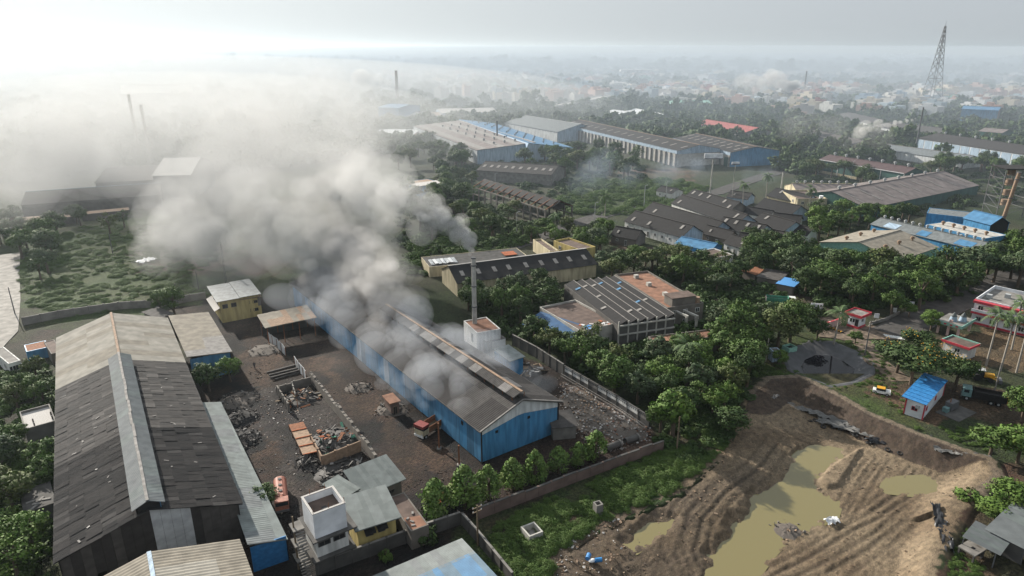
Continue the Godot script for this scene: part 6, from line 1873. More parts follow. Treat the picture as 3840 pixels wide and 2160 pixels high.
	gshed("brown_roof_shed", "wide low shed with long brown roof, dotted skylights and vents", Vector2(236.7, -344.0), Vector2(154.1, -290.8), 36.0, 5.0, 9.5, {"wall": "dark_green", "roof": "brown_roof", "gable": "dark_green", "skylights": 9, "sky_w": 0.9, "sky_l": 5.0, "sky_rows": [0.35, 0.65], "vents": 8, "vent_size": 1.5})
	p = gshed("ridge_vent_shed", "grey shed roof with cream house end left of the brown shed", Vector2(164.3, -319.9), Vector2(136.8, -321.8), 22.0, 5.0, 8.0, {"wall": "cream_wall", "roof": "brown_roof", "cap": "cream_wall", "vents": 7, "vent_size": 1.3})
	p = bq("cream_house", "cream two-storey house with rooftop tank beside the grey shed", "house", Vector2(129.0, -303.6), Vector2(128.3, -323.9), Vector2(142.1, -312.5))
	block(p, L_, W_, 6.5, {"wall": "cream_wall", "parapet": 0.6, "roof": "flat_roof", "floors": 2, "cols": 2, "xcols": 3})
	round_bar(p, "water_tank", "white_paint", Vector3(2.0, 5.9, W_ - 2.0), Vector3(2.0, 7.4, W_ - 2.0), 0.9, 0.9, 12)
	p = bq("beige_gabled_shed", "broad shed with smooth beige gabled roof in the tree belt", "shed", Vector2(109.4, -234.0), Vector2(131.6, -249.7), Vector2(131.3, -216.2))
	l = L_; w = W_
	shed(p, l, w, 5.5, 8.6, {"wall": "mint", "roof": "beige_roof_worn", "gable": "mint", "cap": "beige_roof"})
	for k in 3:
		for z in [0.25, 0.75]:
			put(p, "roof_vent", vent_mesh, "rust_pale", Transform3D(Basis.from_scale(Vector3.ONE * 1.3), Vector3(l * (k + 0.5) / 3.0, 7.1, w * z)))
	p = gshed("blue_long_shed", "long blue-walled shed with grey vented roof in the tree belt", Vector2(158.5, -224.3), Vector2(140.5, -260.2), 11.0, 5.5, 7.4, {"wall": "blue_sheet", "roof": "zinc_dull", "gable": "blue_sheet", "vents": 14, "vent_size": 1.1, "bay": 6.0})
	for q in [[0.05, 0.2, "blue_roof"], [0.45, 0.55, "blue_roof"], [0.75, 0.88, "pale_blue"]]:
		plate(p, "roof_patch", q[2], [Vector3(L_ * q[0], 5.75, 0.0), Vector3(L_ * q[1], 5.75, 0.0), Vector3(L_ * q[1], 6.9, 3.6), Vector3(L_ * q[0], 6.9, 3.6)], 0.04)
	p = bf("blue_mill_block", "blue mill block with flat grey vented roof, nearer of two", "building", Vector2(164.4, -229.6), Vector2(155.7, -250.1), 12.0)
	block(p, L_, W_, 8.0, {"wall": "blue_sheet", "parapet": 0.1, "roof": "concrete_pale"})
	vents(p, "rust_pale", Vector3(1, 8.0, 5), Vector3(L_ - 1, 8.0, 5), 5, 1.3)
	p = bf("blue_mill_block", "blue mill block with grey roof, farther of two", "building", Vector2(175.8, -256.2), Vector2(163.9, -264.3), 12.0)
	block(p, L_, W_, 9.0, {"wall": "blue_sheet", "parapet": 0.1, "roof": "zinc_dull"})
	gshed("blue_gable_loft", "bright blue gabled loft on the mill beside the steel frame", Vector2(176.6, -245.5), Vector2(173.5, -256.2), 9.0, 9.0, 11.5, {"wall": "blue_sheet", "roof": "blue_roof", "gable": "dark"})
	chimney("leaning_chimney", "tall slightly leaning rusty mill chimney at the right", Vector2(194.7, -265.3), 25.0, 0.75, "rust_pale", 3, Vector3(2.6, 0, 0))
	var dc := thing("dust_cyclone", "pair of grey bent dust ducts before the blue long shed", "duct", Vector3(Vector2(162.8, -237.2).x, 0, Vector2(162.8, -237.2).y))
	for s in [0.0, 4.5]:
		round_bar(dc, "hopper", "steel_pale", Vector3(s, 1.5, 0), Vector3(s, 4.0, 0), 0.4, 1.2, 12)
		round_bar(dc, "drum", "steel_pale", Vector3(s, 4.0, 0), Vector3(s, 5.6, 0), 1.2, 1.2, 12)
		var last := Vector3(s, 5.6, 0)
		for i in 8:
			var a := PI * (i + 1) / 8.0
			var q := Vector3(s - 1.3 + 1.3 * cos(a), 5.6 + 1.6 * sin(a), 0)
			round_bar(dc, "duct", "steel_pale", last, q, 0.45, 0.45, 8)
			last = q
		round_bar(dc, "duct", "steel_pale", last, Vector3(s - 2.6, 0, 0), 0.45, 0.45, 8)
	# steel frame tower beside the chimney
	p = bq("steel_frame_tower", "rusty open steel process tower with tanks at the right", "tower", Vector2(214.6, -296.3), Vector2(215.1, -306.5), Vector2(226.2, -304.1))
	l = maxf(L_, 7.0); w = maxf(W_, 7.0)
	for k in 5:
		for q in [[0.0, 0.0, l, 0.0], [0.0, w, l, w], [0.0, 0.0, 0.0, w], [l, 0.0, l, w]]:
			bar(p, "beam", "steel", Vector3(q[0], k * 4.2 + 4.0, q[1]), Vector3(q[2], k * 4.2 + 4.0, q[3]), 0.18)
		bar(p, "brace", "steel", Vector3(0, k * 4.5 - 0.5, 0), Vector3(l, k * 4.5 + 4.0, 0), 0.15)
		bar(p, "brace", "steel", Vector3(0, k * 4.5 - 0.5, 0), Vector3(0, k * 4.5 + 4.0, w), 0.15)
		if k < 4:
			round_bar(p, "tank", "rust_pale", Vector3(l * 0.5, k * 4.5 + 4.2, w * 0.5), Vector3(l * 0.5, k * 4.5 + 6.8, w * 0.5), 1.6, 1.5, 10)
	for q in [[0.0, 0.0], [l, 0.0], [0.0, w], [l, w]]:
		box(p, "column", "steel", q[0] - 0.13, q[0] + 0.13, 0, 21.0, q[1] - 0.13, q[1] + 0.13)
	box(p, "top_deck", "asbestos_dark", -0.6, l + 0.6, 21.0, 21.25, -0.6, w + 0.6)
	p = gshed("panel_wall_shed", "very long shed with pale blue wall panels in white frames, right edge", Vector2(321.8, -393.2), Vector2(294.3, -504.5), 36.0, 9.0, 12.0, {"wall": "white_sheet", "roof": "asbestos", "gable": "white_sheet", "vents": 9, "vent_size": 1.6})
	for i in 15:
		box(p, "wall_panel", "pale_blue", L_ * i / 15.0 + 0.5, L_ * (i + 1) / 15.0 - 0.5, 1.6, 8.4, -0.15, -0.02)
	p = gshed("vaulted_shed", "low grey double-roofed shed before the panel-walled one", Vector2(277.9, -423.8), Vector2(250.9, -483.3), 20.0, 5.0, 7.6, {"wall": "white_sheet", "roof": "zinc_dull", "cap": "brown_roof"})
	gshed("white_row_shed", "white-walled shed with grey roof and small openings, hazy right", Vector2(242.3, -492.5), Vector2(233.9, -571.9), 18.0, 6.0, 8.5, {"wall": "white_sheet", "roof": "asbestos_mid", "gable": "cream_wall"})
	p = gshed("row_houses_shed", "row of pale low houses under a grey roof, hazy right", Vector2(304.7, -545.9), Vector2(300.5, -589.8), 12.0, 4.0, 6.5, {"wall": "cream_wall", "roof": "asbestos"})
	gshed("large_grey_shed", "large grey low-pitched shed roof in haze, right of centre", Vector2(332.0, -546.5), Vector2(312.8, -605.3), 40.0, 7.0, 10.0, {"wall": "white_sheet", "roof": "asbestos_mid"})
	gshed("hazy_shed", "grey roofed shed left of the wide grey one, hazy right", Vector2(324.7, -635.3), Vector2(331.0, -722.7), 30.0, 6.0, 9.0, {"wall": "white_sheet", "roof": "asbestos_mid"})
	gshed("red_roof_hall", "hall with long dull red roof and white wall, hazy centre right", Vector2(186.0, -557.4), Vector2(163.0, -625.3), 26.0, 7.0, 10.5, {"wall": "white_wall", "roof": "red_dull", "gable": "concrete"})
	gshed("white_canopy", "white-roofed open shed in haze beyond the pillared warehouse", Vector2(128.8, -709.4), Vector2(99.4, -760.5), 26.0, 6.0, 8.0, {"wall": "concrete", "roof": "white_sheet", "gable": "concrete"})
	gshed("white_canopy", "second white-roofed shed with red band, right of the first", Vector2(143.6, -709.4), Vector2(126.8, -780.9), 22.0, 6.0, 8.0, {"wall": "red_dull", "roof": "white_sheet", "gable": "pale_blue"})
	gshed("green_hall", "mint green hall in haze far beyond the warehouses", Vector2(236.9, -833.4), Vector2(193.6, -833.4), 40.0, 9.0, 12.0, {"wall": "green_sheet", "roof": "mint", "gable": "mint"})
	gshed("green_hall", "dark green hall in haze at the right, by pale store", Vector2(378.2, -537.0), Vector2(369.2, -550.6), 20.0, 9.0, 11.0, {"wall": "green_sheet", "roof": "brown_roof", "gable": "dark_green"})
	gshed("blue_frame_shed", "tall dark blue shed with turquoise roof edge, far right", Vector2(456.1, -658.9), Vector2(433.1, -677.1), 30.0, 16.0, 18.0, {"wall": "blue_sheet_worn", "roof": "blue_roof", "gable": "brick_dull"})
	gshed("long_white_shed", "long pale shed in haze left of the overpass", Vector2(-15.8, -736.8), Vector2(-72.8, -722.6), 40.0, 8.0, 11.0, {"wall": "pale_blue", "roof": "rubble_white"})
	gshed("long_white_shed", "shorter pale shed in haze, left of the long one", Vector2(-50.7, -727.2), Vector2(-83.9, -718.2), 30.0, 6.0, 8.0, {"wall": "pale_blue", "roof": "rust_pale"})
	gshed("hazy_shed", "grey shed with white house end in haze above the smoke", Vector2(-86.1, -702.6), Vector2(-124.4, -694.1), 30.0, 7.0, 10.0, {"wall": "zinc_dull", "roof": "zinc"})
	gshed("blue_hazy_block", "dim blue block beside the distant brick chimney", Vector2(-110.9, -686.5), Vector2(-132.5, -696.2), 40.0, 16.0, 18.0, {"wall": "blue_sheet", "roof": "blue_roof"})
	chimney("brick_chimney", "distant brown chimney trailing thin white smoke", Vector2(-146.3, -902.5), 45.0, 2.0, "brick_dull", 0)
	p = gshed("striped_roof_market", "cluster of white striped roofs left of the brown warehouse", Vector2(-80.0, -563.9), Vector2(-113.3, -569.4), 34.0, 5.0, 6.5, {"wall": "pink_wall", "roof": "white_sheet"})
	gshed("smoke_hall", "long grey hall with porches seen through smoke, left", Vector2(-164.3, -315.0), Vector2(-213.7, -292.6), 30.0, 6.0, 9.0, {"wall": "concrete_dark", "roof": "asbestos", "cap": "pale_blue"})
	p = bf("smoke_hall_porch", "low pale porch row in front of the grey hall, left", "porch", Vector2(-186.2, -283.6), Vector2(-205.3, -275.7), 8.0)
	block(p, L_, W_, 3.0, {"wall": "concrete_dark", "parapet": 0.1, "roof": "rust_pale"})
	p = bf("smoke_hall_porch", "smaller low porch before the grey hall, right one", "porch", Vector2(-169.2, -296.5), Vector2(-185.0, -287.3), 7.0)
	block(p, L_, W_, 3.0, {"wall": "concrete_dark", "parapet": 0.1, "roof": "rust_pale"})
	p = gshed("arched_hall", "tall hall with rounded roof dim behind the smoke", Vector2(-157.7, -333.9), Vector2(-174.9, -331.7), 40.0, 12.0, 18.0, {"wall": "zinc_dull", "roof": "zinc_dull", "gable": "zinc_dull"})
	gshed("smoke_hall", "broad pale-roofed hall dim behind the grey hall, left", Vector2(-175.6, -337.5), Vector2(-201.8, -329.0), 50.0, 9.0, 12.0, {"wall": "concrete_dark", "roof": "asbestos_mid"})
	gshed("far_hall", "far long hall nearly lost in bright haze, upper left", Vector2(-442.0, -984.1), Vector2(-524.0, -948.1), 60.0, 14.0, 24.0, {"wall": "concrete", "roof": "zinc_dull"})
	chimney("steel_chimney", "slim chimney dim behind the smoke, right of a pair", Vector2(-227.6, -431.9), 38.0, 1.0, "concrete_pale", 0)
	chimney("steel_chimney", "slim chimney dim behind the smoke, left of a pair", Vector2(-251.9, -465.1), 42.0, 1.0, "concrete_pale", 0)
	chimney("steel_chimney", "slender dark chimney before the blue-roofed warehouse", Vector2(-10.7, -499.3), 22.0, 0.6, "steel", 0)
	chimney("thin_stack", "thin dark stack before the panel-walled shed trailing white smoke", Vector2(294.3, -503.4), 31.0, 0.55, "steel", 0)
	chimney("thin_stack", "short concrete stack beside the cream house", Vector2(134.2, -337.6), 13.0, 0.4, "concrete_pale", 0)
	chimney("thin_stack", "far thin stack with white puff, hazy right", Vector2(432.5, -1050.2), 40.0, 1.2, "steel", 0)
	for q in [[Vector2(98.1, -334.7), 20.0, 4.5, "tall pale pole carrying a white billboard beside the road"], [Vector2(105.6, -323.6), 19.0, 1.8, "slimmer pole with small billboard right of the tall one"]]:
		var o := thing("billboard_pole", q[3], "billboard", Vector3(q[0].x, 0, q[0].y))
		round_bar(o, "shaft", "concrete_pale", Vector3.ZERO, Vector3(0, q[1], 0), q[2] * 0.08, q[2] * 0.065, 10)
		box(o, "board", "white_paint", -q[2], q[2], q[1], q[1] + q[2] * 0.5, -0.2, 0.2)
		box(o, "walkway", "steel", -q[2], q[2], q[1] - 0.3, q[1] - 0.05, -0.6, 0.6)
	# roads farther off
	road("town_road", [Vector2(-9.6, -232.2), Vector2(1.8, -250.5), Vector2(21.9, -276.9), Vector2(41.4, -300.1), Vector2(76.4, -330.0), Vector2(105.3, -349.6), Vector2(139.4, -389.9), Vector2(178.7, -431.9), Vector2(206.3, -461.5)], 9.0, "asphalt", 0.14)
	road("town_road", [Vector2(-70.3, -536.3), Vector2(-45.6, -744.0), Vector2(5.4, -790.4), Vector2(62.9, -842.8)], 9.0, "concrete_road", 0.14)
	road("side_road", [Vector2(-128.9, -149.4), Vector2(-133.5, -164.0), Vector2(-149.1, -187.8), Vector2(-167.3, -214.0), Vector2(-182.7, -237.2)], 8.0, "concrete_road", 0.15)
	flyover()
	radio_tower()


func flyover() -> void:
	var o := thing("flyover", "curved elevated road sweeping through the haze on piers", "bridge", Vector3.ZERO)
	var pts := [Vector2(42.1, -810.8), Vector2(80.8, -879.9), Vector2(113.7, -953.5), Vector2(149.5, -1040.1), Vector2(185.7, -1155.2), Vector2(207.2, -1255.9), Vector2(215.6, -1359.3), Vector2(197.4, -1462.2), Vector2(157.4, -1560.5), Vector2(119.6, -1626.0)]
	for i in pts.size() - 1:
		var a: Vector2 = pts[i]
		var b: Vector2 = pts[i + 1]
		var nrm := Vector2(-(b - a).y, (b - a).x).normalized() * 9.0
		plate(o, "deck", "concrete_pale", [Vector3(a.x - nrm.x, 8, a.y - nrm.y), Vector3(b.x - nrm.x, 8, b.y - nrm.y), Vector3(b.x + nrm.x, 8, b.y + nrm.y), Vector3(a.x + nrm.x, 8, a.y + nrm.y)], 1.4)
		for s in [-1.0, 1.0]:
			bar(o, "parapet", "white_wall", Vector3(a.x + s * nrm.x, 8.7, a.y + s * nrm.y), Vector3(b.x + s * nrm.x, 8.7, b.y + s * nrm.y), 0.5, 1.3)
		box(o, "pier", "concrete", a.x - 1.5, a.x + 1.5, 0, 6.6, a.y - 1.5, a.y + 1.5)
	var t := thing("toll_canopy", "white flat canopy on two pillars at the overpass bend", "canopy", Vector3(Vector2(261.0, -1516.9).x, 0, Vector2(261.0, -1516.9).y))
	box(t, "canopy_roof", "white_paint", -32, 32, 26, 30, -10, 10)
	for x in [-12.0, 6.0]:
		box(t, "pillar", "white_paint", x - 2, x + 2, 0, 26, -2, 2)


func radio_tower() -> void:
	var b := Vector2(527.9, -889.9)
	var o := thing("lattice_tower", "tall tapering steel lattice tower rising above the horizon", "tower", Vector3(b.x, 0, b.y), 0.4)
	var hs := [0.0, 12.0, 24.0, 36.0, 46.0, 54.0, 62.0, 69.0, 76.0, 82.0, 88.0, 93.0, 97.0]
	var wd := func(y: float) -> float:
		return lerpf(10.0, 4.6, y / 46.0) / 1.0 if y < 46.0 else lerpf(4.6, 0.6, (y - 46.0) / 51.0)
	for i in hs.size() - 1:
		var y0: float = hs[i]
		var y1: float = hs[i + 1]
		var a: float = wd.call(y0) / 1.0
		var c: float = wd.call(y1) / 1.0
		for k in 4:
			var s0 := Vector3([-1, 1, 1, -1][k], 0, [-1, -1, 1, 1][k])
			var s1 := Vector3([-1, 1, 1, -1][(k + 1) % 4], 0, [-1, -1, 1, 1][(k + 1) % 4])
			bar(o, "leg", "steel", s0 * a + Vector3(0, y0, 0), s0 * c + Vector3(0, y1, 0), 0.42)
			bar(o, "brace", "steel", s0 * a + Vector3(0, y0, 0), s1 * c + Vector3(0, y1, 0), 0.24)
			bar(o, "brace", "steel", s1 * a + Vector3(0, y0, 0), s0 * c + Vector3(0, y1, 0), 0.24)
			if i % 2 == 0:
				bar(o, "ring", "steel", s0 * c + Vector3(0, y1, 0), s1 * c + Vector3(0, y1, 0), 0.4)
	round_bar(o, "antenna", "steel", Vector3(0, 97, 0), Vector3(0, 103, 0), 0.25, 0.1, 6)


# ---------------------------------------------------------------- the far town
func town() -> void:
	var variants: Array = []
	for v in 5:
		var st := SurfaceTool.new()
		st.begin(Mesh.PRIMITIVE_TRIANGLES)
		var r := RandomNumberGenerator.new()
		r.seed = 60 + v
		var h := 1.0
		st.append_from(unit, 0, Transform3D(Basis.from_scale(Vector3(1, h, 1)), Vector3(0, h / 2, 0)))
		st.append_from(unit, 0, Transform3D(Basis.from_scale(Vector3(0.35, 0.3, 0.4)), Vector3(r.randf_range(-0.25, 0.25), h + 0.15, r.randf_range(-0.25, 0.25))))
		for e in [[-0.48, 0.0, 0.04, 1.0], [0.48, 0.0, 0.04, 1.0], [0.0, -0.48, 0.92, 0.04], [0.0, 0.48, 0.92, 0.04]]:
			st.append_from(unit, 0, Transform3D(Basis.from_scale(Vector3(e[2], 0.1, e[3])), Vector3(e[0], h + 0.05, e[1])))
		variants.append(st.commit())
	var paints := ["white_wall", "rubble_white", "cream_wall", "pink_wall", "mint", "pale_blue", "concrete_pale", "white_paint", "red_dull", "concrete"]
	var hues := ["dull white", "off-white", "cream", "pink", "mint", "pale blue", "pale grey", "white", "dull red", "grey"]
	var plots := [
		[PackedVector2Array([Vector2(-167.0, -1590.7), Vector2(104.2, -2034.6), Vector2(365.1, -1861.8), Vector2(252.5, -1358.8), Vector2(63.5, -1230.1), Vector2(-118.1, -1253.9)]), 95, "the hazy central town", "houses in the central hazy town", 9.0, 14.0],
		[PackedVector2Array([Vector2(668.2, -3075.9), Vector2(1605.6, -3572.0), Vector2(1626.6, -2814.8), Vector2(1080.6, -1861.8), Vector2(948.2, -2099.4), Vector2(484.7, -2168.5)]), 90, "the far town below the horizon", "houses in the far town below the horizon", 11.0, 18.0],
		[PackedVector2Array([Vector2(361.6, -1050.2), Vector2(456.1, -1050.2), Vector2(343.1, -744.0), Vector2(284.6, -702.6), Vector2(267.0, -744.0)]), 26, "the cluster right of the red-roofed hall", "houses in the cluster behind the white row shed", 9.0, 13.0],
		[PackedVector2Array([Vector2(531.5, -1196.1), Vector2(853.6, -1196.1), Vector2(541.7, -744.0), Vector2(408.6, -790.4)]), 40, "the houses round the lattice tower", "houses round the lattice tower", 9.0, 15.0],
		[PackedVector2Array([Vector2(259.7, -1317.5), Vector2(660.0, -1761.9), Vector2(477.8, -1196.1), Vector2(228.8, -985.8)]), 34, "the smoky belt beyond the green hall", "buildings in the smoky belt", 14.0, 30.0]]
	for q in plots:
		var poly: PackedVector2Array = q[0]
		var r := Rect2(poly[0], Vector2.ZERO)
		for v in poly:
			r = r.expand(v)
		var got := 0
		var tries := 0
		while got < q[1] and tries < 6000:
			tries += 1
			var p := r.position + Vector2(rng.randf(), rng.randf()) * r.size
			if not inside(p, poly) or not clear_of_buildings(p, 4.0):
				continue
			var s := rng.randf_range(q[4], q[5]) * 1.35
			var pt := rng.randi() % paints.size()
			var hh := rng.randf_range(6.0, 14.0)
			var o := put(self, "town_house", variants[rng.randi() % 5], paints[pt], Transform3D(Basis(Vector3.UP, 0.6 + rng.randfn() * 0.15 + (PI / 2 if rng.randf() < 0.5 else 0.0)) * Basis.from_scale(Vector3(s, hh, s * rng.randf_range(0.7, 1.3))), Vector3(p.x, -0.2, p.y)))
			var f := (p - r.position) / r.size
			var where: String = ["rear", "middle", "front"][mini(2, int(f.y * 3.0))] + " " + ["far left", "left", "centre", "right", "far right"][mini(4, int(f.x * 5.0))]
			tag(o, "%s %s house, %s of %s" % ["tall" if hh > 10.0 else "low", hues[pt], where, q[2]], "house", q[3])
			got += 1
	# the rest of the town, past counting, one object for each spread of roofs
	for q in [["pale roofs of the town spread past counting below the horizon", [Vector2(-408.1, -1888.5), Vector2(174.8, -2814.8), Vector2(754.3, -3305.6), Vector2(1889.0, -2594.3), Vector2(1320.8, -1465.8), Vector2(932.2, -1650.9), Vector2(379.5, -1650.9), Vector2(-138.7, -1317.5)], 900, 14.0, 26.0], ["roofs scattered past counting among the hazy trees at centre and right", [Vector2(-140.3, -1094.8), Vector2(91.1, -1230.1), Vector2(304.0, -1317.5), Vector2(1004.9, -1317.5), Vector2(491.5, -631.8), Vector2(343.1, -744.0), Vector2(301.5, -871.7), Vector2(114.3, -956.4)], 380, 9.0, 18.0]]:
		var poly := PackedVector2Array(q[1])
		var r := Rect2(poly[0], Vector2.ZERO)
		for v in poly:
			r = r.expand(v)
		var mm := MultiMesh.new()
		mm.transform_format = MultiMesh.TRANSFORM_3D
		mm.use_colors = true
		mm.mesh = variants[0]
		var xs: Array = []
		while xs.size() < q[2]:
			var p := r.position + Vector2(rng.randf(), rng.randf()) * r.size
			if not inside(p, poly) or not clear_of_buildings(p, 6.0) or fbm.get_noise_2d(p.x * 0.5, p.y * 0.5) < rng.randf_range(-0.4, 0.2):
				continue
			var s := rng.randf_range(q[3], q[4])
			xs.append(Transform3D(Basis(Vector3.UP, 0.6 + rng.randfn() * 0.2) * Basis.from_scale(Vector3(s, rng.randf_range(7.0, 15.0), s * rng.randf_range(0.6, 1.8))), Vector3(p.x, -0.2, p.y)))
		mm.instance_count = xs.size()
		for i in xs.size():
			mm.set_instance_transform(i, xs[i])
			mm.set_instance_color(i, [Color(0.62, 0.6, 0.56), Color(0.5, 0.48, 0.45), Color(0.66, 0.58, 0.46), Color(0.42, 0.5, 0.55), Color(0.55, 0.36, 0.30), Color(0.7, 0.7, 0.7)][rng.randi() % 6])
		var o := MultiMeshInstance3D.new()
		o.name = numbered("far_town"); o.multimesh = mm; o.material_override = M("tinted")
		add_child(o)
		stuff(tag(o, q[0], "town"))


# ---------------------------------------------------------------- vehicles in the yard
func yard_vehicles() -> void:
	var ld := Vector2(-36.3, -90.3) - Vector2(-39.2, -98.1)
	var t := thing("tank_lorry", "faded orange tank lorry parked beside the annex bush", "truck", Vector3(Vector2(-37.7, -94.1).x, 0, Vector2(-37.7, -94.1).y), atan2(-ld.y, ld.x))
	wheels(t, [2.6, -1.6, -2.7], 0.5, 0.85)
	box(t, "chassis", "dark", -3.6, 3.4, 0.6, 0.95, -0.45, 0.45)
	var st := SurfaceTool.new()
	st.begin(Mesh.PRIMITIVE_TRIANGLES)
	tube(st, Vector3(-3.6, 0, 0), Vector3(1.9, 0, 0), 1.0, 1.0, 18)
	put(t, "tank", st.commit(), "truck_orange", Transform3D(Basis.from_scale(Vector3(1, 0.85, 1.05)), Vector3(0, 1.75, 0)))
	round_bar(t, "tank_end", "truck_orange", Vector3(1.9, 1.75, 0), Vector3(2.05, 1.75, 0), 0.86, 0.6, 18)
	for x in [-2.6, -0.9, 0.8]:
		round_bar(t, "hatch", "dark", Vector3(x, 2.55, 0), Vector3(x, 2.75, 0), 0.28, 0.28, 10)
	box(t, "walkway", "truck_orange", -3.5, 1.8, 2.55, 2.62, -0.35, 0.35)
	box(t, "cab", "truck_orange", 2.2, 3.6, 0.95, 2.5, -1.05, 1.05)
	box(t, "windscreen", "glass", 3.6, 3.63, 1.7, 2.35, -0.95, 0.95)
	box(t, "bumper", "steel", 3.6, 3.75, 0.6, 0.95, -1.05, 1.05)
	t = thing("cargo_truck", "old truck with red and white cab parked against the blue shed", "truck", Vector3(Vector2(-15.9, -115.5).x, 0, Vector2(-15.9, -115.5).y), -2.2)
	wheels(t, [2.2, -1.8], 0.5, 0.95)
	box(t, "chassis", "dark", -3.2, 2.9, 0.6, 0.95, -0.5, 0.5)
	box(t, "cab", "cream_wall", 1.4, 3.0, 0.95, 2.0, -1.15, 1.15)
	box(t, "cab_top", "truck_red", 1.3, 3.1, 2.45, 3.0, -1.2, 1.2)
	box(t, "windscreen", "glass", 2.85, 2.95, 2.0, 2.45, -1.1, 1.1)
	for s in [-1.13, 1.07]:
		box(t, "side_window", "glass", 1.5, 2.8, 2.0, 2.45, s, s + 0.06)
	box(t, "bumper", "truck_white", 3.0, 3.15, 0.55, 0.95, -1.15, 1.15)
	for s in [-0.8, 0.8]:
		box(t, "headlight", "steel_pale", 3.0, 3.06, 1.05, 1.3, s - 0.16, s + 0.16)
	box(t, "bed_floor", "wood", -3.3, 1.3, 0.95, 1.15, -1.2, 1.2)
	for s in [-1.2, 1.1]:
		box(t, "bed_side", "rust", -3.3, 1.3, 1.15, 2.3, s, s + 0.1)
	box(t, "tailgate", "rust", -3.35, -3.25, 1.15, 2.2, -1.1, 1.1)
	t = thing("wrecked_loader", "rusty orange wrecked machine half hidden behind the conical trees", "machine", Vector3(Vector2(-10.8, -94.1).x, 0, Vector2(-10.8, -94.1).y), 0.8)
	wheels(t, [1.0, -1.2], 0.6, 0.8)
	box(t, "frame", "orange_rust", -2.0, 2.0, 0.7, 1.1, -0.6, 0.6)
	box(t, "cab_shell", "rust", -1.4, -0.2, 1.1, 2.4, -0.7, 0.7)
	bar(t, "arm", "orange_rust", Vector3(0.5, 1.1, 0), Vector3(2.8, 2.4, 0), 0.25)
	box(t, "engine", "scrap", 0.2, 1.5, 1.1, 1.8, -0.5, 0.5)
	# left edge: blue container, low walls, small flat buildings
	var p := bq("blue_container", "small blue container among huts at the left edge", "container", Vector2(-114.7, -147.2), Vector2(-117.9, -151.1), Vector2(-112.2, -151.1))
	block(p, L_, W_, 2.6, {"wall": "blue_sheet_worn", "parapet": 0.05, "roof": "rust"})
	for i in 8:
		box(p, "rib", "blue_sheet_worn", -0.08, -0.01, 0.1, 2.5, W_ * (i + 0.3) / 8, W_ * (i + 0.5) / 8)
	p = bq("tiled_terrace", "small white tiled roof terrace beside the long shed's left wall", "building", Vector2(-90.3, -110.7), Vector2(-95.7, -117.2), Vector2(-86.5, -113.9))
	block(p, L_, W_, 3.6, {"wall": "concrete", "parapet": 0.5, "roof": "rubble_white"})
	for i in 4:
		box(p, "stub_column", "concrete_dark", 1.0 + i, 1.25 + i, 3.1, 3.8, 1.5 + (i % 2) * 3, 1.75 + (i % 2) * 3)
	p = bq("dark_hut", "dark low hut with littered roof left of the long shed", "hut", Vector2(-74.8, -87.3), Vector2(-79.2, -92.8), Vector2(-71.4, -89.8))
	block(p, L_, W_, 3.0, {"wall": "concrete_dark", "parapet": 0.1, "roof": "concrete_dark"})  # walls and roof share one dark concrete
	for i in 5:
		put(p, "roof_litter", unit, "asbestos_pale", Transform3D(Basis(Vector3.UP, rng.randf() * 3) * Basis.from_scale(Vector3(1.2, 0.08, 0.4)), Vector3(rng.randf_range(0.6, 3), 3.0, rng.randf_range(1, W_ - 1))))
	p = bq("white_hut", "white hut with broken grey roof at the far left edge", "hut", Vector2(-113.8, -139.9), Vector2(-122.9, -147.4), Vector2(-113.8, -143.0))
	block(p, L_, W_, 3.0, {"wall": "white_wall", "parapet": 0.1, "roof": "concrete", "floors": 1, "cols": 2, "xcols": 2})
	p = bq("brown_shack", "brown-roofed shack between container and long shed", "hut", Vector2(-107.5, -145.2), Vector2(-113.7, -152.1), Vector2(-107.6, -148.6))
	block(p, L_, W_, 3.0, {"wall": "old_plaster", "parapet": 0.1, "roof": "flat_roof"})
	yard_wall("field_wall", "grey wall along the weedy field behind the long shed", [Vector2(-131.3, -170.0), Vector2(-124.9, -175.2), Vector2(-112.1, -181.9), Vector2(-101.7, -183.8), Vector2(-90.8, -190.5)], 2.2, "concrete", 4.0, 0.3)
	p = bq("grey_shack", "grey tin-roofed shack by the field wall behind the long shed", "hut", Vector2(-93.9, -168.5), Vector2(-99.5, -172.0), Vector2(-94.8, -173.5))
	block(p, L_, W_, 2.6, {"wall": "concrete_dark", "parapet": 0.1, "roof": "asbestos_mid"})
	plate(p, "roof_sheet", "asbestos_mid", [Vector3(-0.5, 2.7, -0.5), Vector3(L_ + 0.5, 3.1, -0.5), Vector3(L_ + 0.5, 3.1, W_ + 0.5), Vector3(-0.5, 2.7, W_ + 0.5)], 0.1)
	tarp("white_sheeting", "white plastic sheeting on the weedy field", Vector2(-127.4, -227.4), 0.4, 6.0, 4.0, 1.1, "tarp_white", 0.8)
	for q in [[Vector2(-96.0, -183.8), 7.0, "thin post in the field left of the yellow office"], [Vector2(-96.5, -198.3), 6.0, "thin post in the field nearer the yellow office"], [Vector2(-144.4, -237.2), 8.0, "thin lamp post in the smoky field"], [Vector2(-139.3, -178.2), 8.0, "leaning post by the side road, left edge"]]:
		pole("field_post", q[2], q[0], q[1], false, "steel")
	pole("bare_pole", "bare wooden pole in front of the tall tree at the wall's end", Vector2(30.5, -109.4), 7.0, false, "wood")
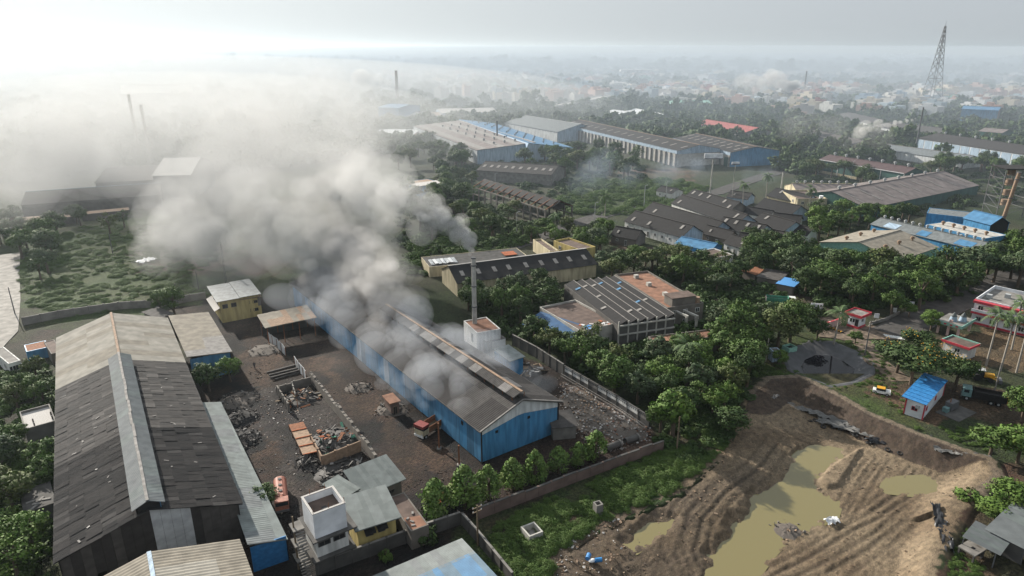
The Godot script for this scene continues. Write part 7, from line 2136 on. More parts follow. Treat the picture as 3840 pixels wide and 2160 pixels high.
	for q in [[Vector2(-8.8, -354.9), 9.0, "street light pole by the road beyond the weeds, nearest left"], [Vector2(1.9, -265.3), 9.0, "street light pole before the road, by the yellow blocks"], [Vector2(34.5, -278.3), 10.0, "street light pole beside the tall thin tree"], [Vector2(62.2, -316.5), 10.0, "street light pole between weeds and workshops"], [Vector2(75.8, -331.9), 9.0, "street light pole near the tall billboard"], [Vector2(194.1, -389.9), 10.0, "street light pole left of the green shed"]]:
		var o := pole("lamp_post", q[2], q[0], q[1], false, "steel_pale")
		bar(o, "lamp_arm", "steel_pale", Vector3(0, q[1], 0), Vector3(1.2, q[1] + 0.2, 0), 0.1)
		box(o, "lamp_head", "steel_pale", 1.0, 1.6, q[1] + 0.1, q[1] + 0.25, -0.12, 0.12)


# ---------------------------------------------------------------- planting
func planting() -> void:
	# the clipped row along the brick wall
	var row := [[1097, 1292, 6.6], [1170, 1268, 7.0], [1229, 1247, 6.4], [1290, 1225, 6.2], [1346, 1204, 5.6], [1404, 1182, 5.4], [1455, 1163, 5.2], [1497, 1147, 5.6]]
	var names := ["first and left-most", "second and tallest", "third", "fourth", "fifth", "sixth", "seventh", "last"]
	for q in row:
		q[2] *= rng.randf_range(0.85, 1.1)
	var spots := [Vector2(-12.0, -89.7), Vector2(-7.6, -92.2), Vector2(-3.9, -94.5), Vector2(0.1, -96.9), Vector2(3.9, -99.3), Vector2(8.1, -102.0), Vector2(11.8, -104.3), Vector2(15.0, -106.4)]
	for i in 8:
		tree("bright green conical tree by the brick wall, %s from the left" % names[i], "row of conical trees", "cone", spots[i], row[i][2] * 1.05, row[i][2] * 0.5, "leaf_row", "conical_tree")
	for q in [[Vector2(-40.0, -91.5), 4.6, 3.0, "leaf_dark", "broad", "round dusty bush-like tree beside the orange tank lorry"], [Vector2(-65.6, -132.3), 7.5, 3.6, "leaf_dark", "broad", "dark leafy tree before the blue lean-to front"], [Vector2(-62.8, -137.0), 6.0, 2.9, "leaf_bright", "broad", "bright green tree right of the lean-to"], [Vector2(30.6, -113.8), 11.0, 4.6, "leaf_bright", "broad", "tall spreading tree at the end of the brick wall"], [Vector2(28.6, -115.2), 7.0, 3.6, "leaf_mid", "broad", "lower tree just left of the tall spreading one"], [Vector2(41.5, -114.9), 5.6, 4.0, "leaf_dark", "broad", "round dark tree at the pit's edge"], [Vector2(-12.8, -84.5), 3.2, 2.2, "leaf_dark", "bush", "dusty shrub beyond the brown-roofed store"], [Vector2(-18.3, -80.6), 2.4, 1.3, "leaf_bright", "bush", "bright little shrub below the yellow house"], [Vector2(-93.8, -176.7), 8.5, 3.6, "leaf_mid", "broad", "lone tree behind the long shed, right one"], [Vector2(-98.4, -178.2), 7.0, 3.0, "leaf_mid", "broad", "lone tree behind the long shed, left one"]]:
		tree(q[5], "", q[4], q[0], q[1], q[2], q[3])
	for q in [[Vector2(88.1, -135.4), 9.5, 7.0, "large dark flowering tree before the blue-roofed hut, left crown"], [Vector2(88.1, -141.3), 8.5, 5.6, "large dark tree with yellow flowers nearest the pond"], [Vector2(94.6, -139.9), 8.5, 5.0, "dark spreading tree behind the blue-roofed hut"], [Vector2(95.8, -132.3), 9.0, 4.4, "dark tree at the back corner of the blue-roofed hut"], [Vector2(96.8, -149.4), 8.0, 4.6, "dark tree between the hut and the asphalt road"]]:
		var o := tree(q[3], "", "umbrella", q[0], q[1], q[2], "leaf_dark", "flowering_tree")
		for i in 36:
			var a := rng.randf() * TAU
			var f: float = sqrt(rng.randf()) * q[2] * 0.8
			if cos(a) < -0.1:
				put(o, "blossom", unit, "truck_yellow", Transform3D(Basis(Vector3.UP, rng.randf() * 3) * Basis.from_scale(Vector3(0.2, 0.08, 0.16)), Vector3(cos(a) * f, q[1] * rng.randf_range(0.72, 0.9), sin(a) * f)))
	for q in [[Vector2(86.9, -107.1), 7.0, 4.4, "leaf_mid", "round tree on the right beyond the pit rim"], [Vector2(90.6, -105.2), 7.0, 4.4, "leaf_bright", "bright round tree at the right edge beyond the pit"], [Vector2(80.0, -91.3), 5.5, 4.0, "leaf_bright", "bright leafy tree beside the corner sheds"], [Vector2(75.8, -89.3), 3.5, 3.0, "leaf_bright", "low bright tree between pit rim and corner sheds"], [Vector2(75.2, -94.3), 2.6, 2.6, "leaf_bright", "low green shrub on the pit's right rim"], [Vector2(101.6, -119.7), 7.5, 4.5, "leaf_mid", "leafy tree at the right edge near the dump truck"], [Vector2(86.2, -157.4), 4.0, 2.2, "leaf_mid", "small leafy tree by the road near the pond"], [Vector2(78.4, -161.4), 5.0, 3.0, "leaf_dark", "dark round tree behind the pond"], [Vector2(109.8, -165.4), 6.0, 3.0, "leaf_bright", "bright tree beside the temple porch"], [Vector2(109.4, -175.2), 5.0, 2.4, "leaf_bright", "young bright tree by the asphalt road"], [Vector2(62.6, -145.1), 4.0, 2.2, "leaf_bright", "small bright tree beside the slate-blue pump hut"]]:
		tree(q[4], "", "broad" if q[1] > 3 else "bush", q[0], q[1], q[2], q[3])
	grove("the grove behind the chimney", "grove behind the chimney", "broad", [Vector2(-16.2, -175.2), Vector2(-15.2, -191.2), Vector2(5.1, -196.5), Vector2(15.2, -184.5), Vector2(1.3, -166.7), Vector2(-3.1, -175.2)], 13, 7.5, 10.5)
	grove("the grove behind the stencilled wall", "grove behind the stencilled wall", "broad", [Vector2(4.2, -157.7), Vector2(11.1, -156.4), Vector2(20.3, -149.4), Vector2(27.7, -137.0), Vector2(28.8, -124.5), Vector2(22.9, -128.7), Vector2(13.2, -144.0)], 16, 6.0, 9.0, 0.46, ["leaf_dark", "leaf_dark", "leaf_mid"])
	grove("the thick grove left of the pit", "grove left of the pit", "broad", [Vector2(29.8, -129.6), Vector2(32.8, -145.1), Vector2(41.8, -151.7), Vector2(54.7, -149.4), Vector2(56.3, -143.0), Vector2(49.3, -129.6), Vector2(39.8, -119.7), Vector2(33.5, -116.7)], 26, 6.5, 10.5, 0.44, ["leaf_mid", "leaf_bright", "leaf_dark"])
	grove("the grove above the pump hut", "grove above the pump hut", "broad", [Vector2(45.7, -151.7), Vector2(51.3, -161.4), Vector2(64.3, -166.7), Vector2(77.1, -164.6), Vector2(76.0, -159.4), Vector2(64.0, -154.1), Vector2(53.4, -148.3)], 17, 8.0, 12.0, 0.42, ["leaf_mid", "leaf_mid", "leaf_bright"])
	grove("the belt above the sawtooth factory", "belt above the sawtooth factory", "broad", [Vector2(27.6, -202.0), Vector2(31.0, -218.3), Vector2(57.0, -227.4), Vector2(65.7, -218.3), Vector2(73.7, -209.9), Vector2(66.7, -187.8), Vector2(57.8, -198.3), Vector2(40.2, -209.9)], 24, 7.0, 10.5, 0.46, ["leaf_dark", "leaf_mid"])
	grove("the broad belt at the right", "broad tree belt at the right", "broad", [Vector2(76.4, -218.3), Vector2(90.4, -253.3), Vector2(105.5, -227.4), Vector2(109.7, -218.3), Vector2(131.4, -214.0), Vector2(152.4, -214.0), Vector2(139.9, -196.5), Vector2(105.6, -175.2), Vector2(94.4, -184.5), Vector2(87.5, -192.9)], 58, 7.5, 12.0, 0.46, ["leaf_dark", "leaf_mid", "leaf_dark"])
	grove("the trees below the mill chimney", "trees below the mill chimney", "broad", [Vector2(159.5, -227.4), Vector2(174.9, -242.3), Vector2(194.5, -237.2), Vector2(165.3, -194.7), Vector2(150.9, -202.0)], 18, 9.0, 13.0, 0.45, ["leaf_dark", "leaf_mid"])
	grove("the trees round the blue long shed", "trees round the blue long shed", "broad", [Vector2(108.2, -237.2), Vector2(129.7, -285.2), Vector2(153.8, -300.1), Vector2(177.4, -285.2), Vector2(161.9, -281.7), Vector2(146.8, -271.6), Vector2(119.1, -256.2)], 22, 7.0, 11.0, 0.42, ["leaf_dark", "leaf_mid", "leaf_bright"])
	grove("the left edge beside the long shed", "trees at the left edge", "broad", [Vector2(-87.6, -96.4), Vector2(-95.0, -109.7), Vector2(-84.6, -108.3), Vector2(-75.8, -95.4), Vector2(-79.4, -90.3)], 6, 6.0, 8.5, 0.5)
	grove("the bottom left corner", "trees in the bottom left corner", "broad", [Vector2(-73.7, -75.0), Vector2(-79.8, -86.5), Vector2(-71.3, -85.6), Vector2(-65.4, -78.1), Vector2(-66.7, -74.3)], 6, 5.0, 7.5, 0.5, ["leaf_bright", "leaf_mid"])
	grove("the clump left of the beige roof", "trees left of the beige roof end", "broad", [Vector2(-101.1, -122.9), Vector2(-112.6, -140.9), Vector2(-105.7, -143.0), Vector2(-94.6, -126.1)], 5, 5.0, 7.0, 0.48, ["leaf_mid", "leaf_bright"])
	grove("the clump beside the weedy field", "trees beside the weedy field", "broad", [Vector2(-163.4, -209.9), Vector2(-192.1, -253.3), Vector2(-184.5, -265.3), Vector2(-160.8, -237.2), Vector2(-144.3, -194.7)], 11, 7.0, 11.0, 0.48)
	grove("the row below the smoky hall", "trees below the smoky hall", "broad", [Vector2(-195.7, -247.7), Vector2(-219.3, -285.2), Vector2(-180.1, -285.2), Vector2(-163.1, -285.2), Vector2(-157.4, -265.3), Vector2(-176.5, -265.3)], 14, 7.0, 10.0, 0.5, ["leaf_dark"])
	grove("the grove behind the chimney plume", "grove behind the chimney plume", "broad", [Vector2(-54.0, -316.5), Vector2(-58.0, -354.9), Vector2(-23.3, -334.7), Vector2(-15.0, -285.2), Vector2(0.3, -247.7), Vector2(-15.5, -237.2), Vector2(-34.8, -253.3)], 26, 8.0, 12.0, 0.45)
	grove("the wood by the brown warehouse", "wood by the brown warehouse", "broad", [Vector2(-69.0, -389.9), Vector2(-89.4, -503.4), Vector2(-68.9, -524.9), Vector2(-28.1, -447.9), Vector2(-21.7, -424.3), Vector2(-42.8, -389.9)], 22, 9.0, 14.0, 0.46)
	grove("the wood by the pillared warehouse", "wood by the pillared warehouse", "broad", [Vector2(0.5, -431.9), Vector2(32.5, -503.4), Vector2(59.2, -483.5), Vector2(83.3, -431.9), Vector2(65.5, -383.6), Vector2(34.1, -383.6), Vector2(24.0, -403.0)], 24, 9.0, 15.0, 0.46)
	grove("the trees along the town road", "trees along the town road", "broad", [Vector2(4.9, -256.2), Vector2(17.8, -265.3), Vector2(34.5, -271.6), Vector2(42.4, -259.2), Vector2(34.8, -237.2), Vector2(19.0, -237.2)], 15, 5.5, 8.5, 0.46, ["leaf_mid", "leaf_bright"])
	grove("the trees by the green shed", "trees by the green shed", "broad", [Vector2(164.5, -389.9), Vector2(187.4, -417.0), Vector2(196.4, -389.9), Vector2(204.3, -365.9), Vector2(185.0, -344.5), Vector2(172.1, -365.9)], 10, 8.0, 12.0, 0.46)
	grove("the row beyond the brown roof", "row beyond the brown roof", "broad", [Vector2(242.5, -403.0), Vector2(266.5, -431.9), Vector2(312.6, -417.0), Vector2(298.8, -377.5), Vector2(263.5, -377.5)], 20, 9.0, 13.0, 0.46, ["leaf_dark", "leaf_mid"])
	grove("the trees round the ruined shed", "trees round the ruined shed", "broad", [Vector2(-19.2, -271.6), Vector2(-16.1, -308.1), Vector2(17.2, -281.7), Vector2(14.3, -259.2), Vector2(0.3, -245.0)], 15, 5.5, 9.0, 0.46, ["leaf_mid", "leaf_dark"])
	grove("the trees behind the ruined shed", "trees behind the ruined shed", "broad", [Vector2(-40.2, -344.5), Vector2(-39.9, -383.6), Vector2(-8.8, -396.3), Vector2(-18.6, -360.3)], 9, 7.0, 10.0, 0.46, ["leaf_mid", "leaf_dark"])
	growth("undergrowth", "thicket on the ground between skylight shed and chimney plume", "thicket", [[[Vector2(-38.4, -218.3), Vector2(-38.7, -259.2), Vector2(2.1, -292.5), Vector2(11.2, -259.2), Vector2(-15.0, -227.4), Vector2(-26.8, -209.9)], 1.0]], 300, 1.2, 2.6, "leaf_mid")
	# palms
	for q in [[Vector2(80.9, -157.4), 8.5, "palm leaning over the lined pond beside the gate"], [Vector2(111.0, -144.9), 13.0, "tall palm in the right-hand row, left of three"], [Vector2(112.6, -142.3), 13.5, "tall palm in the right-hand row, middle of three"], [Vector2(115.6, -141.3), 13.0, "tall palm in the right-hand row, right of three"], [Vector2(123.4, -154.1), 12.5, "tall palm behind the right-hand row"], [Vector2(39.2, -139.9), 8.0, "palm rising from the grove left of the pit"], [Vector2(17.6, -268.4), 7.5, "palm beside the town road near the yellow blocks"], [Vector2(38.2, -274.9), 14.0, "dark slender palm-like tree beside the workshops"], [Vector2(108.7, -316.5), 11.0, "coconut palm over the workshops, left of three"], [Vector2(119.4, -316.5), 15.0, "coconut palm over the workshops, tallest of three"], [Vector2(132.8, -300.1), 12.0, "coconut palm over the workshops, right of three"]]:
		palm(q[2], "", q[0], q[1], 3.6)
	# undergrowth
	growth("undergrowth", "low weeds and bushes on the vacant field at the left", "weeds", [[[Vector2(-179.5, -237.2), Vector2(-181.1, -278.3), Vector2(-147.8, -285.2), Vector2(-104.7, -237.2), Vector2(-104.1, -209.9), Vector2(-91.8, -192.9), Vector2(-120.3, -176.7), Vector2(-141.1, -184.5)], 1.0]], 1300, 0.6, 1.6, "leaf_weed", "weed", 0.5, 0.4)
	growth("undergrowth", "bright weeds on the strip between brick wall and clay pit", "weeds", [[[Vector2(-3.3, -79.6), Vector2(-2.4, -88.4), Vector2(27.3, -109.0), Vector2(46.8, -129.6), Vector2(50.1, -129.6), Vector2(39.2, -109.7), Vector2(27.5, -97.0), Vector2(11.8, -87.4), Vector2(5.9, -81.3), Vector2(5.1, -75.8), Vector2(-1.0, -75.8)], 1.0]], 800, 0.4, 1.3, "leaf_weed", "weed", 0.3, 0.5)
	growth("undergrowth", "dark bushes under the trees along the pit's left edge", "bushes", [[[Vector2(28.0, -112.4), Vector2(32.7, -119.7), Vector2(52.0, -140.9), Vector2(54.3, -137.0), Vector2(40.8, -112.4), Vector2(30.6, -104.5)], 1.0]], 160, 0.8, 1.8, "leaf_dark")
	growth("undergrowth", "bright green scrub on the vacant plot before the workshops", "scrub", [[[Vector2(17.2, -316.5), Vector2(43.1, -383.6), Vector2(91.6, -389.9), Vector2(106.2, -360.3), Vector2(74.4, -312.3), Vector2(44.4, -296.3), Vector2(20.0, -300.1)], 1.0]], 700, 1.2, 3.0, "leaf_weed", "weed", 0.5, 0.5)
	growth("undergrowth", "shrubs filling the gaps of the wooded middle distance", "shrubs", [[[Vector2(-43.1, -247.7), Vector2(-67.7, -403.0), Vector2(32.5, -503.4), Vector2(91.8, -424.3), Vector2(17.4, -285.2), Vector2(-12.7, -237.2)], 0.3], [[Vector2(26.4, -202.0), Vector2(89.2, -259.2), Vector2(167.1, -237.2), Vector2(140.0, -194.7), Vector2(83.6, -175.2), Vector2(29.8, -129.6), Vector2(1.2, -161.4), Vector2(-15.6, -181.3)], 0.5], [[Vector2(109.5, -259.2), Vector2(183.7, -431.9), Vector2(346.7, -465.1), Vector2(263.0, -334.7), Vector2(155.3, -285.2)], 0.2]], 1300, 1.4, 3.2, "leaf_dark", "bush", 0.5, 0.6)
	growth("undergrowth", "short plants on the lawn round the lined pond and the hut", "plants", [[[Vector2(55.0, -138.9), Vector2(63.0, -154.1), Vector2(76.3, -160.2), Vector2(85.0, -161.4), Vector2(91.2, -151.7), Vector2(84.9, -136.0), Vector2(79.7, -116.0), Vector2(76.3, -121.3), Vector2(70.0, -132.3)], 0.6], [[Vector2(82.1, -117.4), Vector2(94.1, -116.7), Vector2(88.5, -108.3), Vector2(83.7, -112.4)], 0.15], [[Vector2(62.3, -81.3), Vector2(71.4, -90.3), Vector2(68.2, -79.6), Vector2(64.6, -75.8), Vector2(58.5, -75.8)], 0.25]], 420, 0.25, 0.7, "leaf_weed", "weed", 0.3, 0.45)
	growth("undergrowth", "scrub along the left edge beside the long shed", "scrub", [[[Vector2(-72.6, -75.0), Vector2(-125.1, -149.4), Vector2(-105.7, -143.0), Vector2(-64.7, -78.1), Vector2(-63.3, -75.0)], 1.0]], 190, 0.8, 1.9, "leaf_mid", "bush", 0.3)
	for q in [["far_woods", "hazy woodland spread between the warehouses and the town", [Vector2(-362.3, -365.9), Vector2(-536.9, -631.8), Vector2(-248.4, -744.0), Vector2(109.5, -915.4), Vector2(632.6, -790.4), Vector2(404.5, -431.9), Vector2(272.4, -465.1), Vector2(167.3, -403.0), Vector2(159.0, -447.9), Vector2(47.6, -631.8), Vector2(-2.9, -631.8), Vector2(-80.7, -503.4), Vector2(-161.7, -403.0)], 2600, 4.5, 8.5], ["far_woods", "dim distant woodland below the horizon", [Vector2(-980.3, -790.4), Vector2(-1265.0, -1761.9), Vector2(17.3, -2594.3), Vector2(1886.5, -2405.6), Vector2(1076.3, -902.5), Vector2(554.3, -744.0), Vector2(5.9, -871.7), Vector2(-392.6, -631.8)], 2800, 6.0, 11.0], ["far_woods", "last woodland line fading at the horizon", [Vector2(-2417.9, -1552.9), Vector2(-2690.3, -3774.6), Vector2(2949.3, -3774.6), Vector2(2860.0, -1761.9), Vector2(1379.9, -1888.5), Vector2(14.7, -2204.7)], 2600, 12.0, 26.0]]:
		growth(q[0], q[1], "woodland", [[q[2], 1.0]], q[3], q[4], q[5], "leaf_dark", "far", 2.0, 0.75)


# ---------------------------------------------------------------- smoke
func puffs(p: Node3D, key: String, c: Vector3, r: float, density: float, n: int, spread := 0.9, albedo := Color(1.0, 0.995, 0.985), flat := 0.85) -> void:
	var m: FogMaterial
	if mats.has(key):
		m = mats[key]
	else:
		m = FogMaterial.new()
		m.resource_name = key
		m.density = density; m.albedo = albedo; m.edge_fade = 0.4
		mats[key] = m
	for i in n:
		var f := FogVolume.new()
		f.name = "puff"
		f.shape = RenderingServer.FOG_VOLUME_SHAPE_ELLIPSOID
		var s := r * rng.randf_range(0.45, 1.0)
		f.size = Vector3(rng.randf_range(0.8, 1.3), rng.randf_range(0.65, 1.1), rng.randf_range(0.8, 1.3)) * s * 2.0
		f.position = c + (Vector3(rng.randfn(), rng.randfn(), rng.randfn()).normalized() * pow(rng.randf(), 0.42) * r * spread) * Vector3(1, flat, 1)
		f.rotation = Vector3(rng.randf_range(-0.5, 0.5), rng.randf() * TAU, rng.randf_range(-0.5, 0.5))
		f.material = m
		p.add_child(f, true)


func smog(p: Node3D, c: Vector3, size: Vector3, density: float, albedo: Color) -> void:
	var f := FogVolume.new()
	f.name = "smog_bank"
	f.shape = RenderingServer.FOG_VOLUME_SHAPE_ELLIPSOID
	f.position = c; f.size = size
	var m := FogMaterial.new()
	m.density = density; m.albedo = albedo; m.edge_fade = 0.4
	f.material = m
	p.add_child(f, true)


func plume(label: String) -> Node3D:
	var o := Node3D.new()
	o.name = numbered("smoke_plume")
	add_child(o)
	stuff(tag(o, label, "smoke"))
	return o


func smoke() -> void:
	rng.seed = 77
	var a := plume("dense white smoke plume blowing left from the concrete chimney")
	var path := [[Vector3(-9.4, 24.7, -156.0), 0.8, 2], [Vector3(-9.8, 26.1, -156.0), 1.2, 3], [Vector3(-10.8, 27.6, -157.0), 1.7, 4], [Vector3(-12.3, 29.1, -158.0), 2.0, 5], [Vector3(-14.3, 29.8, -159.0), 2.3, 5], [Vector3(-16.6, 30.7, -160.0), 2.7, 5], [Vector3(-19.2, 31.7, -161.0), 3.0, 6], [Vector3(-22.1, 32.2, -163.0), 3.5, 6], [Vector3(-25.2, 33.3, -165.0), 4.0, 6], [Vector3(-28.6, 34.4, -168.0), 4.6, 6], [Vector3(-32.8, 34.6, -174.0), 5.2, 6], [Vector3(-37.4, 35.2, -182.0), 5.8, 7], [Vector3(-42.9, 36.1, -192.0), 6.2, 7], [Vector3(-48.5, 36.3, -202.0), 6.4, 6]]
	for i in path.size():
		puffs(a, "smoke_stack_%d" % (i / 4), path[i][0], path[i][1] * 1.2, [0.16, 0.055, 0.022, 0.012][i / 4], path[i][2] - 1 if path[i][2] > 3 else 3, 1.15)
		puffs(a, "smoke_stack_fine_%d" % (i / 4), path[i][0], path[i][1] * 0.55, [0.32, 0.16, 0.075, 0.045][i / 4], 3, 1.9)
	var b := plume("huge grey-white smoke cloud rising from the blue shed's roof")
	for q in [[Vector3(-51.4, 32.5, -216.0), 8.9, 8, 2], [Vector3(-59.8, 28.3, -218.0), 8.9, 8, 2], [Vector3(-48.7, 23.1, -212.0), 10.1, 9, 2], [Vector3(-53.1, 20.2, -198.0), 9.3, 9, 2], [Vector3(-41.4, 18.1, -192.0), 8.8, 9, 2], [Vector3(-48.7, 13.3, -192.0), 9.4, 9, 1], [Vector3(-34.3, 16.8, -166.0), 7.5, 9, 1], [Vector3(-42.2, 12.9, -168.0), 7.0, 8, 1], [Vector3(-29.1, 13.2, -158.0), 6.5, 8, 1], [Vector3(-39.1, 8.5, -162.0), 5.5, 7, 1], [Vector3(-26.4, 10.3, -152.0), 5.0, 7, 1], [Vector3(-30.6, 7.9, -148.0), 4.2, 6, 1], [Vector3(-21.5, 9.1, -150.0), 4.6, 6, 1], [Vector3(-50.5, 12.4, -176.0), 6.5, 7, 2], [Vector3(-46.3, 16.3, -178.0), 7.5, 9, 1], [Vector3(-38.3, 18.6, -174.0), 7.0, 9, 1], [Vector3(-29.7, 17.7, -160.0), 6.0, 8, 1], [Vector3(-52.6, 16.9, -186.0), 8.0, 9, 2], [Vector3(-52.8, 10.7, -176.0), 5.5, 8, 1], [Vector3(-58.1, 7.5, -182.0), 5.0, 7, 1], [Vector3(-35.3, 14.6, -160.0), 6.0, 8, 1]]:
		puffs(b, "smoke_roof_%d" % q[3], q[0], q[1] * 0.8, [0.0, 0.018, 0.0125][q[3]], q[2] - 2, 1.05, Color(1.0, 0.985, 0.97))
		puffs(b, "smoke_roof_fine_%d" % q[3], q[0], q[1] * 0.36, [0.0, 0.062, 0.05][q[3]], 6, 2.5, Color(1.0, 0.99, 0.98))
	var c := plume("drifting pale smoke bank spread over the field at the left")
	for q in [[Vector3(-62.9, 16.3, -190.0), 9.0, 7], [Vector3(-75.6, 16.0, -200.0), 11.0, 7], [Vector3(-88.8, 12.5, -208.0), 11.0, 7], [Vector3(-101.9, 11.9, -215.0), 11.0, 7], [Vector3(-113.6, 10.6, -220.0), 10.0, 6], [Vector3(-122.1, 10.9, -224.0), 7.0, 5], [Vector3(-82.1, 22.7, -214.0), 12.0, 6], [Vector3(-65.2, 23.4, -200.0), 11.0, 6], [Vector3(-101.5, 21.9, -230.0), 12.0, 5], [Vector3(-119.1, 16.9, -240.0), 12.0, 5], [Vector3(-54.5, 15.7, -184.0), 9.0, 6]]:
		puffs(c, "smoke_bank", q[0], q[1] * 0.85, 0.0125, q[2] + 1, 1.2, Color(1.0, 0.995, 0.985))
		puffs(c, "smoke_bank_fine", q[0], q[1] * 0.4, 0.03, 2, 2.4, Color(1.0, 0.995, 0.985))
	var d := plume("thin smoke veil drifting far to the left over halls and trees")
	for q in [[Vector3(-121.0, 34.6, -290.0), 26.0, 6], [Vector3(-167.4, 33.4, -330.0), 32.0, 6], [Vector3(-196.7, 27.9, -330.0), 32.0, 6], [Vector3(-223.1, 20.3, -330.0), 32.0, 5], [Vector3(-239.4, 18.1, -320.0), 34.0, 4], [Vector3(-110.2, 39.0, -330.0), 30.0, 5], [Vector3(-79.6, 39.9, -320.0), 24.0, 4], [Vector3(-162.3, 16.4, -280.0), 20.0, 4], [Vector3(-186.1, 13.5, -270.0), 20.0, 4], [Vector3(-59.3, 37.9, -290.0), 16.0, 4], [Vector3(-79.7, 28.3, -232.0), 15.0, 7], [Vector3(-96.6, 32.4, -250.0), 17.0, 7], [Vector3(-73.1, 36.6, -240.0), 14.0, 6], [Vector3(-63.6, 34.6, -235.0), 12.0, 6], [Vector3(-89.3, 36.8, -260.0), 16.0, 7], [Vector3(-53.6, 38.0, -240.0), 11.0, 5], [Vector3(-100.7, 23.6, -250.0), 16.0, 6]]:
		puffs(d, "smoke_veil", q[0], q[1], 0.0043, q[2] - 1, 1.2, Color(1.0, 0.995, 0.985), 0.5)
	var e := plume("wisps of blue-grey smoke leaking over the blue shed's near roof and wall")
	for q in [[Vector3(-14.9, 7.6, -122.0), 2.6, 7], [Vector3(-11.5, 7.0, -119.0), 2.4, 7], [Vector3(-18.2, 4.1, -122.0), 2.0, 5], [Vector3(-8.2, 6.5, -116.0), 2.2, 6], [Vector3(-16.6, 8.6, -131.0), 3.0, 7], [Vector3(-11.9, 9.1, -136.0), 3.2, 6], [Vector3(-5.8, 6.8, -133.0), 2.8, 6], [Vector3(0.2, 4.6, -128.0), 2.6, 5], [Vector3(5.0, 4.8, -125.0), 2.2, 4], [Vector3(-21.9, 8.8, -139.0), 3.4, 6], [Vector3(-43.4, 6.9, -158.0), 3.6, 6], [Vector3(-37.8, 5.0, -150.0), 3.0, 5], [Vector3(-48.3, 8.1, -166.0), 4.0, 6], [Vector3(-24.3, 3.6, -130.0), 2.2, 4], [Vector3(-10.0, 7.7, -146.0), 3.4, 5], [Vector3(-55.2, 7.9, -176.0), 4.5, 5], [Vector3(-18.1, 3.7, -121.0), 1.8, 4], [Vector3(-20.8, 7.7, -137.0), 3.2, 6], [Vector3(-13.7, 7.8, -127.0), 2.8, 6], [Vector3(-26.5, 8.7, -146.0), 3.6, 6], [Vector3(-6.9, 6.5, -120.0), 2.4, 5], [Vector3(-3.7, 6.8, -117.0), 2.0, 5], [Vector3(-32.2, 9.3, -152.0), 4.0, 6], [Vector3(-16.7, 9.3, -140.0), 3.4, 6], [Vector3(-24.7, 7.4, -140.0), 4.0, 6], [Vector3(-17.5, 6.8, -131.0), 3.6, 6], [Vector3(-11.1, 7.5, -124.0), 3.4, 6], [Vector3(-7.3, 7.3, -128.0), 3.4, 5]]:
		puffs(e, "smoke_wisp", q[0], q[1] * 1.35, 0.026, q[2] - 1, 1.5, Color(0.93, 0.95, 0.98), 0.6)
	var f := plume("faint smoke haze hanging over the sooty yard")
	for q in [[Vector3(-60.7, 5.2, -165.0), 9.0, 4], [Vector3(-35.5, 0.5, -142.0), 7.0, 4], [Vector3(-24.2, -1.0, -128.0), 6.0, 4], [Vector3(-74.4, 6.6, -190.0), 12.0, 4]]:
		puffs(f, "smoke_faint", q[0], q[1], 0.0012, q[2], 1.4, Color(1.0, 0.995, 0.985), 0.5)
	# the estate's smog, thicker over the far town and towards the left
	var sm := plume("grey-blue smog lying over the far half of the estate and the town")
	smog(sm, Vector3(600, 0, -2800), Vector3(9000, 170, 4600), 0.0008, Color(0.77, 0.81, 0.85))
	smog(sm, Vector3(300, 0, -1350), Vector3(3600, 130, 2200), 0.0007, Color(0.76, 0.81, 0.865))
	smog(sm, Vector3(-500, 0, -900), Vector3(1300, 130, 1300), 0.0010, Color(1.0, 1.0, 0.99))
	smog(sm, Vector3(-260, 0, -520), Vector3(500, 110, 560), 0.0014, Color(1.0, 1.0, 0.99))
	# distant plumes
	var g := plume("thin bluish ground smoke drifting before the pillared warehouse")
	for q in [[Vector3(37.0, 12.7, -330.0), 9.0, 4], [Vector3(53.8, 13.9, -340.0), 10.0, 4], [Vector3(71.5, 13.7, -350.0), 8.0, 4], [Vector3(87.8, 14.3, -350.0), 7.0, 3], [Vector3(97.8, 15.3, -350.0), 4.0, 3], [Vector3(113.9, 17.2, -320.0), 6.0, 3], [Vector3(119.7, 16.2, -315.0), 4.0, 3]]:
		puffs(g, "smoke_thin", q[0], q[1], 0.004, q[2] + 1, 1.7, Color(0.85, 0.92, 1.0), 0.6)
	var h := plume("white smoke streak blowing left from the far thin stack")
	for i in 9:
		puffs(h, "smoke_far_%d" % (i / 3), Vector3(367.3, 26.5, -900.0).lerp(Vector3(323.7, 28.4, -980.0), i / 8.0) + Vector3(0, -2.0 * sin(i), 0), 4.0 + 2.0 * i, [0.09, 0.03, 0.012][i / 3], 2, 1.0)
	var k := plume("white smoke streak from the stack before the panel-walled shed")
	for i in 10:
		puffs(k, "smoke_stack_right_%d" % (i / 4), Vector3(209.8, 35.5, -365.0).lerp(Vector3(187.1, 27.9, -380.0), i / 9.0), 0.9 + 0.32 * i, [0.2, 0.09, 0.045][i / 4], 2, 1.2, Color(1.0, 0.995, 0.985))
	var v := plume("grey smoke hanging low between the sheds at the hazy right")
	for q in [[Vector3(189.6, 25.8, -420.0), 12.0, 5], [Vector3(199.8, 22.3, -400.0), 11.0, 5], [Vector3(184.9, 25.2, -450.0), 14.0, 4]]:
		puffs(v, "smoke_low_right", q[0], q[1] * 0.8, 0.0026, q[2], 1.6, Color(1.0, 0.995, 0.985), 0.5)
	var w := plume("thin white trail from the distant brown chimney")
	for i in 6:
		puffs(w, "smoke_brick", Vector3(-154.1, 23.6, -950.0).lerp(Vector3(-195.6, 31.1, -980.0), i / 5.0), 4.0 + 2.2 * i, 0.025, 2, 1.0)


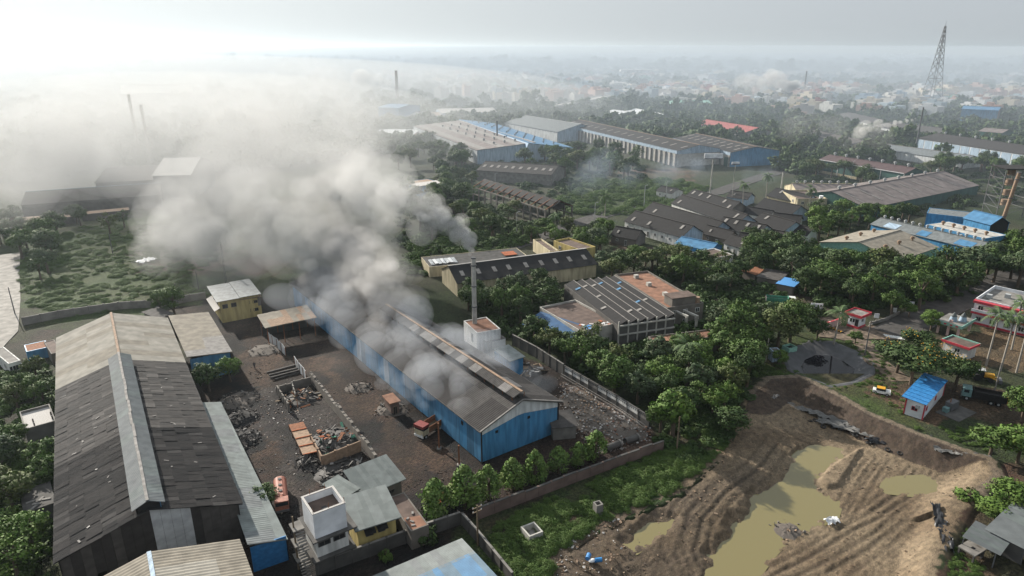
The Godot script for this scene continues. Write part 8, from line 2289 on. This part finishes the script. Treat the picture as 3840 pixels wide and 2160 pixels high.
func _ready() -> void:
	rng.seed = 20240611
	sky_and_camera()
	textures()
	materials()
	small_meshes()
	ground()
	old_shed()
	blue_shed()
	boiler_house()
	front_houses()
	yard_left()
	near_walls()
	litters()
	right_side()
	middle()
	town()
	yard_vehicles()
	tree_meshes()
	planting()
	smoke()
